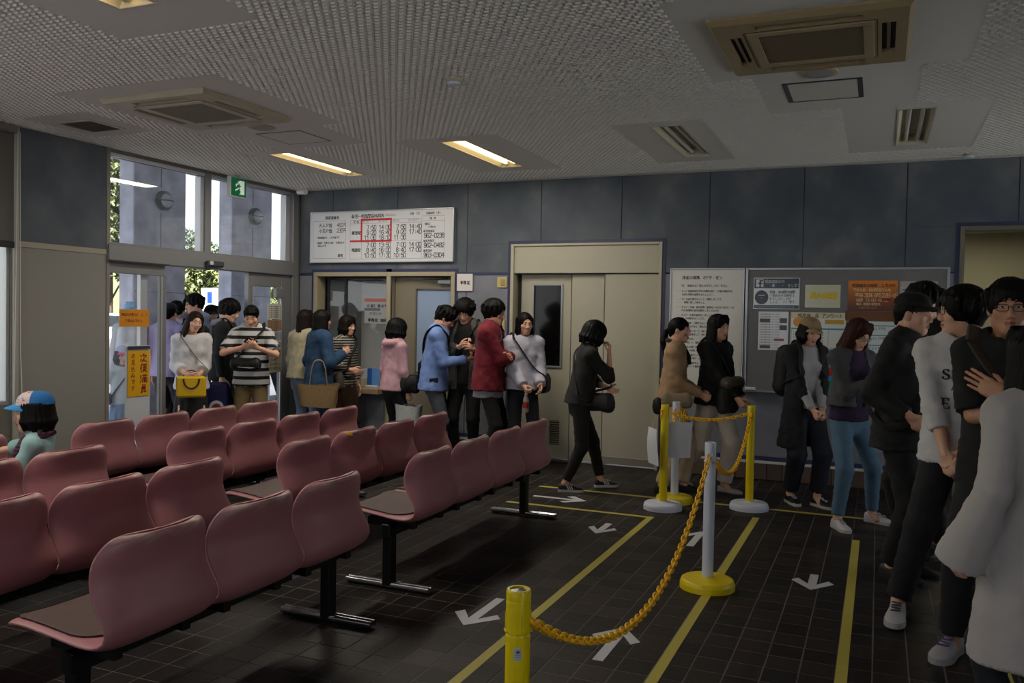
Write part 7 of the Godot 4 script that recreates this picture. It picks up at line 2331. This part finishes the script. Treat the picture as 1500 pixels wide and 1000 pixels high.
	p = person("smiling woman in a thin striped top and brown skirt by the office hatch", Vector2(-5.62, -8.30), 84, 1.55, {"cell": F, "hair": "bob", "haircol": Color(0.08, 0.05, 0.04), "smile": true, "head": Vector3(4, 0, 0), "rh": Vector3(-0.07, 0.60, 0.13), "tops": [{"name": "top", "mat": striped(Color(0.62, 0.60, 0.56), Color(0.06, 0.06, 0.07), 34.0, 0.5), "sleeve": 0.9, "loose": 0.008}], "low": {"kind": "skirt", "col": Color(0.22, 0.12, 0.06), "hem": 0.2}, "shoe": ["flat", black, black]})
	o = soft_bag(p, "pouch", "small grey pouch at the hip of the woman in the thin striped top", p.hip + Vector3(-0.17, 0.02, 0.05), Vector3(0.085, 0.10, 0.04), 1.2, Color(0.34, 0.32, 0.29))
	cross_strap(p, 1.0, 0.03, cloth(black), o)
	p = person("woman with short black hair in a pink hooded jacket, seen from behind", Vector2(-4.79, -8.00), 158, 1.52, {"cell": F, "hair": "puff", "haircol": Color(0.018, 0.018, 0.022), "head": Vector3(6, -14, 0), "rh": Vector3(-0.12, 0.45, 0.05), "rpose": "grip", "tops": [{"name": "hooded_jacket", "col": Color(0.73, 0.57, 0.61), "hood": true, "loose": 0.008, "hem": 0.49, "fold": 0.01}], "low": {"col": black}, "shoe": dark_sn})
	soft_bag(p, "shoulder_bag", "black shoulder bag beyond the woman in pink", p.hip + Vector3(-0.19, 0.05, 0.08), Vector3(0.10, 0.10, 0.05), 0.9, black)
	tote(p, "plastic_bag", "white plastic bag hanging from the hand of the woman in pink", Vector3(-0.20, 0.60, 0.06), 0.30, 0.22, 0.12, 0.5, Color(0.66, 0.68, 0.68), 0.05, Color(0.3, 0.3, 0.32))
	p = person("man in a light blue shirt and grey trousers bent over his phone", Vector2(-4.30, -8.00), 112, 1.70, {"cell": F, "sex": "m", "hair": "short", "lean": 5.0, "head": Vector3(30, 6, 0), "rh": Vector3(-0.06, 0.655, 0.215), "lh": Vector3(0.05, 0.66, 0.20), "rpose": "hold", "lpose": "hold", "rn": Vector3(0.2, 0.7, -0.5), "ln": Vector3(-0.2, 0.7, -0.5), "tops": [{"name": "shirt", "col": Color(0.43, 0.54, 0.77), "collar": true, "loose": 0.012, "hem": 0.455, "fold": 0.012}], "low": {"col": Color(0.27, 0.285, 0.33)}, "shoe": dark_sn})
	phone(p, 1, "dark phone in the hands of the man in the light blue shirt", Vector3(0, 0.08, 0.034), 0.0)
	o = carried(p, "shoulder_bag", "dark shoulder bag at the far side of the man in light blue", "bag")
	cross_strap(p, -1.0, 0.035, cloth(black), o)
	part("pouch", bx(p.hip + Vector3(0.20, 0.08, -0.06), Vector3(0.07, 0.24, 0.26), 0.03), cloth(black), o)
	part("belt_pouch", bx(p.hip + Vector3(-0.175, 0.02, 0.02), Vector3(0.03, 0.06, 0.10), 0.012), cloth(black), o)
	p = person("man in an open grey shirt looking down at his phone, beside the office door", Vector2(-4.06, -8.28), 14, 1.77, {"cell": F, "sex": "m", "hair": "mop", "head": Vector3(26, -4, 0), "rh": Vector3(0.0, 0.70, 0.17), "rpose": "hold", "rn": Vector3(0.0, 0.8, -0.4), "rd": Vector3(0.9, 0.1, 0.4), "lh": Vector3(0.08, 0.69, 0.17), "lpose": "hold", "tops": [{"name": "tee", "col": Color(0.06, 0.06, 0.065)}, {"name": "shirt", "col": Color(0.31, 0.31, 0.29), "open": 0.035, "loose": 0.014, "collar": true, "sleeve": 0.72, "hem": 0.44}], "low": {"col": black}, "shoe": dark_sn})
	phone(p, 1, "black phone held out by the man in the open grey shirt", Vector3(0.01, 0.09, 0.03), 0.0)
	o = carried(p, "bag_strap", "grey strap across the open grey shirt", "strap")
	cross_strap(p, 1.0, 0.028, cloth(Color(0.12, 0.12, 0.12)), o)
	p = person("man in a maroon jacket with folded arms, hair over his ears", Vector2(-3.64, -7.95), 98, 1.745, {"cell": 0.0155, "sex": "m", "hair": "mop", "head": Vector3(4, 2, 0), "lh": Vector3(-0.07, 0.665, 0.145), "rh": Vector3(0.09, 0.68, 0.125), "lp": Vector3(0.7, -0.7, 0.0), "rp": Vector3(-0.7, -0.7, 0.0), "lpose": "flat", "rpose": "flat", "tops": [{"name": "tee", "col": Color(0.52, 0.52, 0.55), "hem": 0.425, "flare": 0.008}, {"name": "jacket", "col": Color(0.42, 0.05, 0.13), "open": 0.012, "loose": 0.018, "arm": 0.006, "collar": true, "hem": 0.465, "fold": 0.013}], "low": {"col": black}, "shoe": all_black})
	p = person("smiling woman with long hair in a white sweatshirt at the cream sliding door", Vector2(-3.36, -8.18), 36, 1.62, {"cell": 0.0155, "hair": "parted", "haircol": Color(0.065, 0.035, 0.035), "smile": true, "head": Vector3(2, 8, 0), "lh": Vector3(0.08, 0.54, 0.15), "rh": Vector3(-0.03, 0.535, 0.155), "rpose": "grip", "tops": [{"name": "sweatshirt", "col": Color(0.70, 0.70, 0.76), "loose": 0.02, "arm": 0.006, "hem": 0.51, "fold": 0.012}], "low": {"col": navy}, "shoe": white_sn})
	o = soft_bag(p, "shoulder_bag", "black shoulder bag on the woman in the white sweatshirt", p.hip + Vector3(0.21, 0.06, 0.06), Vector3(0.10, 0.10, 0.045), 1.0, black)
	cross_strap(p, -1.0, 0.032, cloth(black), o)
	o = carried(p, "drink_bottle", "small drink bottle held by the woman in the white sweatshirt", "bottle", Transform3D(Basis(), (p.hands[1] as Transform3D).origin + Vector3(0.02, -0.17, 0.03)))
	var bt := Mb.new()
	bt.lathe([Vector2(0.0005, -0.09), Vector2(0.028, -0.088), Vector2(0.031, -0.08), Vector2(0.031, 0.03), Vector2(0.024, 0.06), Vector2(0.013, 0.08), Vector2(0.013, 0.092)], 18)
	part("bottle", bt, mat(Color(0.55, 0.50, 0.50), 0.1), o)
	bt = Mb.new()
	bt.lathe([Vector2(0.0318, -0.04), Vector2(0.0318, 0.02)], 18)
	part("wrapper", bt, mat(Color(0.55, 0.12, 0.08), 0.4), o)
	bt = Mb.new()
	bt.lathe([Vector2(0.015, 0.088), Vector2(0.015, 0.106), Vector2(0.015, 0.106), Vector2(0.0005, 0.107)], 14)
	part("bottle_cap", bt, mat(Color(0.7, 0.7, 0.72), 0.4), o)
	p = person("woman all in black walking right with a hand to her face", Vector2(-2.47, -7.42), 122, 1.55, {"cell": 0.015, "hair": "puff", "haircol": Color(0.016, 0.016, 0.02), "lean": 9.0, "head": Vector3(14, 2, 0), "rh": Vector3(-0.035, 0.80, 0.155), "rp": Vector3(-0.3, -1, 0.2), "rd": Vector3(0.1, 1.0, 0.1), "rpose": "hold", "rn": Vector3(0.2, 0, -1), "lh": Vector3(-0.05, 0.60, 0.15), "lp": Vector3(0.7, -0.6, 0), "lpose": "flat", "lf": Vector4(0.045, 0.0, 0.14, 4), "rf": Vector4(-0.05, 0.0, -0.10, -12), "hipz": -0.01, "tops": [{"name": "top", "col": black, "loose": 0.012, "sleeve": 0.72, "hem": 0.50}], "low": {"col": Color(0.03, 0.03, 0.034), "end": 0.90}, "shoe": ["striped", Color(0.035, 0.035, 0.04), Color(0.72, 0.72, 0.72)]})
	o = soft_bag(p, "shoulder_bag", "black slouchy shoulder bag on the walking woman in black", p.hip + Vector3(-0.13, 0.02, 0.16), Vector3(0.135, 0.085, 0.06), 0.75, Color(0.045, 0.045, 0.05), 0.05)
	cross_strap(p, 1.0, 0.025, cloth(Color(0.06, 0.06, 0.065)), o)
	p = person("woman with a ponytail in a beige jacket and beige trousers behind the chain", Vector2(-1.70, -7.72), 98, 1.60, {"cell": 0.015, "hair": "pony", "haircol": Color(0.016, 0.016, 0.02), "head": Vector3(4, -8, 0), "rh": Vector3(-0.03, 0.56, 0.16), "lh": Vector3(0.03, 0.565, 0.155), "rpose": "grip", "lpose": "grip", "tops": [{"name": "jacket", "col": Color(0.62, 0.50, 0.37), "collar": true, "loose": 0.012, "hem": 0.49, "fold": 0.012}], "low": {"col": Color(0.76, 0.68, 0.56), "loose": 0.01}, "shoe": all_black, "lf": Vector4(0.05, 0, 0.06, 5), "rf": Vector4(-0.05, 0, -0.05, -8)})
	o = carried(p, "scarf", "thin black scarf round the collar of the beige jacket", "scarf")
	var sc := Mb.new()
	var sp2 := []
	for k in 13:
		var a := TAU * k / 12.0
		sp2.append(p.neck + (p.T as Basis) * Vector3(sin(a) * 0.072, 0.022 - 0.02 * cos(a), cos(a) * 0.075))
	sc.tube(sp2, 0.020, 8)
	sc.tube([p.neck + Vector3(0.0, -0.02, 0.085), p.neck + Vector3(-0.01, -0.10, 0.125), p.neck + Vector3(-0.015, -0.17, 0.135)], [0.018, 0.022, 0.015], 8)
	part("scarf", sc, cloth(black), o)
	o = soft_bag(p, "hip_pouch", "black pouch at the back of the woman in beige", p.hip + Vector3(-0.125, -0.03, -0.12), Vector3(0.035, 0.07, 0.03), 0.9, black)
	o = soft_bag(p, "shoulder_bag", "pale canvas bag with buckles at the hip of the woman in beige", p.hip + Vector3(-0.165, 0.035, 0.05), Vector3(0.13, 0.065, 0.035), PI / 2, Color(0.50, 0.44, 0.35))
	p = person("woman with long black hair, black jacket and white trousers by the notice panel", Vector2(-1.38, -7.95), 60, 1.63, {"cell": 0.015, "hair": "long", "haircol": Color(0.02, 0.018, 0.02), "head": Vector3(2, -3, 0), "rh": Vector3(-0.0, 0.53, 0.17), "lh": Vector3(0.06, 0.535, 0.15), "rpose": "hold", "lpose": "hold", "tops": [{"name": "jacket", "col": Color(0.032, 0.032, 0.036), "loose": 0.014, "hem": 0.49, "neck": 1.25, "fold": 0.012}], "low": {"col": Color(0.82, 0.78, 0.75), "loose": 0.014}, "shoe": ["flat", Color(0.70, 0.69, 0.68), Color(0.62, 0.62, 0.60)], "lf": Vector4(0.05, 0.0, 0.05, 12), "rf": Vector4(-0.06, 0.04, -0.19, 4)})
	o = soft_bag(p, "shoulder_bag", "grey-beige soft bag across the front of the woman in white trousers", p.hip + Vector3(0.03, 0.17, 0.19), Vector3(0.14, 0.055, 0.05), 0.15, Color(0.30, 0.26, 0.23))
	o = soft_bag(p, "shoulder_bag", "dark grey hanging bag of the woman in white trousers", p.hip + Vector3(-0.02, 0.02, 0.185), Vector3(0.12, 0.12, 0.045), 0.1, Color(0.07, 0.07, 0.075))
	cross_strap(p, -1.0, 0.03, cloth(Color(0.20, 0.19, 0.18)), o)
	p = person("girl in a beige cap, long navy cardigan and white tee with clasped hands", Vector2(-0.58, -7.78), 34, 1.62, {"cell": 0.014, "hair": "girlcap", "haircol": Color(0.02, 0.018, 0.02), "head": Vector3(16, 4, 0), "headcell": 0.0034, "rh": Vector3(-0.012, 0.452, 0.165), "lh": Vector3(0.018, 0.455, 0.16), "rpose": "grip", "lpose": "grip", "tops": [{"name": "tee", "col": Color(0.62, 0.62, 0.63), "hem": 0.515}, {"name": "cardigan", "col": Color(0.045, 0.05, 0.085), "open": 0.045, "loose": 0.018, "hem": 0.30, "sleeve": 0.74, "flare": 0.012, "fold": 0.012}], "low": {"col": Color(0.05, 0.065, 0.12), "loose": 0.012, "end": 0.88}, "shoe": dark_sn, "hat": ["cap", Color(0.56, 0.47, 0.34), Color(0.56, 0.47, 0.34)], "lf": Vector4(0.05, 0.0, 0.07, 15), "rf": Vector4(-0.05, 0.0, -0.03, -4)})
	backpack(p, "big black backpack on the girl in the beige cap", Color(0.028, 0.028, 0.032), 1.12, black, 0.02)
	p = person("girl with long reddish hair and glasses in a grey denim jacket and blue jeans", Vector2(-0.20, -7.15), 42, 1.62, {"cell": 0.0135, "hair": "wavy", "haircol": Color(0.20, 0.085, 0.06), "head": Vector3(26, 2, 0), "headcell": 0.0034, "glasses": Color(0.10, 0.05, 0.045), "rh": Vector3(0.015, 0.70, 0.175), "lh": Vector3(0.06, 0.715, 0.165), "rpose": "hold", "lpose": "hold", "rp": Vector3(-0.5, -1, -0.2), "tops": [{"name": "tee", "col": Color(0.13, 0.035, 0.20), "hem": 0.50}, {"name": "jacket", "col": Color(0.25, 0.255, 0.265), "open": 0.03, "loose": 0.012, "hem": 0.57, "collar": true, "fold": 0.012}], "low": {"col": Color(0.29, 0.41, 0.50), "end": 0.93}, "shoe": white_sn, "lf": Vector4(0.155, 0.0, 0.0, 22), "rf": Vector4(-0.10, 0.0, 0.06, -12)})
	phone(p, 1, "phone held close by the girl with reddish hair", Vector3(0.0, 0.085, 0.03), 0.0)
	# ------------ the near end of the queue on the right
	p = person("tall dark haired man hidden between the black cap and the white sweatshirt", Vector2(0.30, -6.45), -40, 1.86, {"cell": 0.016, "sex": "m", "hair": "short", "head": Vector3(4, -10, 0), "glasses": Color(0.05, 0.05, 0.05), "tops": [{"name": "jacket", "col": Color(0.05, 0.055, 0.07), "collar": true}], "low": {"col": black}, "shoe": all_black, "lf": Vector4(0.06, 0, -0.04, 5), "rf": Vector4(-0.05, 0, 0.03, -5)})
	p = person("man in a black cap and black jacket in profile, facing the man in white", Vector2(0.14, -5.82), 68, 1.765, {"cell": 0.0125, "sex": "m", "hair": "undercap", "head": Vector3(4, 2, 0), "headcell": 0.003, "handcell": 0.0036, "rh": Vector3(-0.125, 0.575, 0.075), "rpose": "relaxed", "rd": Vector3(0.5, -0.75, 0.45), "rp": Vector3(-0.12, -1, -0.5), "lh": Vector3(0.08, 0.50, 0.12), "tops": [{"name": "tee", "col": Color(0.06, 0.065, 0.07)}, {"name": "jacket", "col": Color(0.062, 0.064, 0.068), "loose": 0.016, "collar": true, "hem": 0.45, "fold": 0.011, "open": 0.010}], "low": {"col": Color(0.028, 0.028, 0.032), "loose": 0.012}, "shoe": all_black, "hat": ["cap", Color(0.028, 0.028, 0.038), Color(0.028, 0.028, 0.038)]})
	o = soft_bag(p, "shoulder_bag", "black hip bag on the man in the black cap", p.hip + Vector3(0.21, -0.02, 0.03), Vector3(0.12, 0.13, 0.05), 1.5, Color(0.03, 0.03, 0.033))
	cross_strap(p, 1.0, 0.05, cloth(Color(0.035, 0.035, 0.04)), o)
	p = person("man in a white printed sweatshirt with clasped hands, head turned left", Vector2(0.45, -5.15), 4, 1.77, {"cell": 0.0115, "sex": "m", "hair": "mop", "head": Vector3(2, -84, 0), "headcell": 0.003, "handcell": 0.0034, "glasses": Color(0.35, 0.25, 0.12), "rh": Vector3(-0.075, 0.49, 0.135), "lh": Vector3(-0.03, 0.485, 0.14), "rpose": "hold", "lpose": "hold", "rd": Vector3(0.25, -0.9, 0.3), "ld": Vector3(-0.5, -0.8, 0.3), "rn": Vector3(0.6, 0.2, -0.7), "ln": Vector3(-0.4, 0.2, -0.8), "tops": [{"name": "sweatshirt", "col": Color(0.76, 0.75, 0.76), "loose": 0.012, "arm": 0.002, "sleeve": 0.74, "hem": 0.47, "neck": 1.2, "fold": 0.012}], "low": {"col": Color(0.045, 0.052, 0.075), "loose": 0.006}, "shoe": ["sneaker", Color(0.66, 0.66, 0.66), Color(0.64, 0.64, 0.64), Color(0.15, 0.15, 0.18)], "rf": Vector4(-0.19, 0.0, 0.10, -10), "lf": Vector4(0.05, 0.0, -0.05, 14), "hipx": -0.02})
	var fnt := SystemFont.new()
	fnt.font_names = PackedStringArray(["Droid Serif"])
	fnt.font_weight = 700
	for L in [["S", -0.055, 0.735, 0.075], ["T", -0.022, 0.738, 0.075], ["A", 0.016, 0.738, 0.075], ["E", -0.058, 0.652, 0.075], ["A", -0.032, 0.70, 0.05], ["N", -0.018, 0.652, 0.07]]:
		var tmh := TextMesh.new()
		tmh.text = L[0]
		tmh.font = fnt
		tmh.font_size = 32
		tmh.pixel_size = L[3] / 32.0
		tmh.depth = 0.003
		var q := surf(p.top, p.hip + (p.T as Basis) * (Vector3(L[1], L[2] - 0.512, 0) * p.h), (p.T as Basis).z, 0.0025, 0.012)
		part("printed_letter", tmh, mat(Color(0.045, 0.045, 0.06), 0.8), p.root, Transform3D((p.T as Basis) * Basis(Vector3.UP, L[1] * 4.5), q))
	var wt := thing("wristwatch", "white faced wristwatch on the man in the white sweatshirt", "watch")
	wt.transform = (p.root as Node3D).transform * (p.hands[0] as Transform3D).orthonormalized() * Transform3D(Basis(), Vector3(0, -0.035, 0))
	var wm := Mb.new()
	wm.lathe([Vector2(0.031, -0.010), Vector2(0.033, 0.0), Vector2(0.031, 0.010)], 22)
	part("band", wm, mat(Color(0.12, 0.09, 0.07), 0.5), wt)
	wm = Mb.new()
	wm.lathe([Vector2(0.019, 0), Vector2(0.019, 0.008), Vector2(0.019, 0.008), Vector2(0.0005, 0.009)], 22, Vector3(0, 0, -0.026), Basis(Vector3.RIGHT, -PI / 2))
	part("dial", wm, mat(Color(0.75, 0.75, 0.75), 0.3), wt)
	p = person("man with black framed glasses in a black tee with folded arms, facing the camera", Vector2(0.555, -4.62), -9, 1.79, {"sw": 0.091, "cell": 0.0115, "sex": "m", "hair": "short", "head": Vector3(3, 6, 0), "headcell": 0.0027, "handcell": 0.0034, "skin": Color(0.72, 0.53, 0.42), "glasses": Color(0.03, 0.03, 0.03), "lh": Vector3(0.0, 0.695, 0.140), "rh": Vector3(0.06, 0.655, 0.135), "lp": Vector3(0.75, -0.7, 0.0), "rp": Vector3(-0.5, -1.0, -0.05), "lpose": "flat", "rpose": "flat", "ld": Vector3(-0.8, 0.45, -0.25), "ln": Vector3(0.2, -0.3, -1), "rn": Vector3(0, -0.3, -1), "tops": [{"name": "tee", "col": Color(0.032, 0.034, 0.045), "loose": 0.009, "sleeve": 0.47, "hem": 0.45, "neck": 1.15, "fold": 0.009, "arm": 0.004}], "low": {"col": Color(0.04, 0.055, 0.07), "loose": 0.006}, "shoe": ["sneaker", Color(0.60, 0.60, 0.62), Color(0.60, 0.60, 0.60), Color(0.25, 0.18, 0.40)], "rf": Vector4(-0.10, 0, 0.05, -14), "lf": Vector4(0.06, 0, -0.04, 10)})
	o = carried(p, "bag_strap", "olive brown strap across the black tee", "strap")
	cross_strap(p, -1.0, 0.085, cloth(Color(0.19, 0.155, 0.115), 0.7, 0.2), o)
	p = person("woman in a long loose white blouse with long black hair at the right edge", Vector2(0.52, -3.45), -150, 1.57, {"cell": 0.0115, "hair": "long", "haircol": Color(0.014, 0.014, 0.018), "headcell": 0.003, "handcell": 0.0036, "lh": Vector3(0.15, 0.50, 0.02), "rh": Vector3(-0.155, 0.535, 0.02), "rp": Vector3(-0.5, -0.3, -1), "tops": [{"name": "blouse", "col": Color(0.66, 0.64, 0.635), "loose": 0.012, "sleeve": 1.14, "arm": 0.0, "bell": 0.028, "hem": 0.25, "flare": 0.022, "neck": 1.2, "fold": 0.006}], "low": {"col": Color(0.06, 0.10, 0.12), "loose": 0.0}, "shoe": ["flat", black, black]})
	# ------------ seated girl
	var white_pink := page(96, 64, Color(0.72, 0.66, 0.66))
	for k in 26: white_pink.fill_rect(Rect2i(rng.randi_range(8, 80), rng.randi_range(6, 56), rng.randi_range(3, 12), rng.randi_range(2, 6)), [Color(0.75, 0.25, 0.42), Color(0.70, 0.35, 0.50), Color(0.25, 0.42, 0.62)][k % 3])
	p = person("girl in a blue cap with a pink printed front, sitting facing left", Vector2(-4.34, -3.42), -58, 1.13, {"cell": 0.014, "child": true, "head": Vector3(0, 14, 0), "hair": "girlcap", "haircol": Color(0.02, 0.016, 0.018), "headsize": 1.42, "headcell": 0.0036, "hip": 0.425, "hipz": 0.0, "lf": Vector4(0.05, 0.05, 0.30, 5), "rf": Vector4(-0.05, 0.05, 0.30, -5), "rh": Vector3(-0.05, 0.64, 0.33), "lh": Vector3(0.10, 0.42, 0.18), "tops": [{"name": "top", "col": Color(0.56, 0.70, 0.70), "sleeve": 0.5, "loose": 0.01}], "low": {"col": Color(0.25, 0.3, 0.42), "end": 0.9}, "shoe": white_sn, "hat": ["cap", Color(0.07, 0.36, 0.60), Color(0.16, 0.48, 0.72), print_mat(white_pink)]})
	o = carried(p, "shawl", "dark purple striped scarf on the girl in the blue cap", "scarf")
	var sh := Mb.new()
	var nk: Vector3 = p.neck
	for s in [-1.0, 1.0]:
		sh.tube([nk + Vector3(0, 0.01, -0.06), nk + Vector3(0.065 * s, 0.0, -0.02), nk + Vector3(0.07 * s, -0.03, 0.05), nk + Vector3(0.045 * s, -0.11, 0.10), nk + Vector3(0.035 * s, -0.20, 0.12)], [0.03, 0.044, 0.05, 0.05, 0.04], 10, true, 0.6)
	part("cloth", sh, striped(Color(0.05, 0.02, 0.05), Color(0.33, 0.05, 0.24), 45.0, 0.5), o)
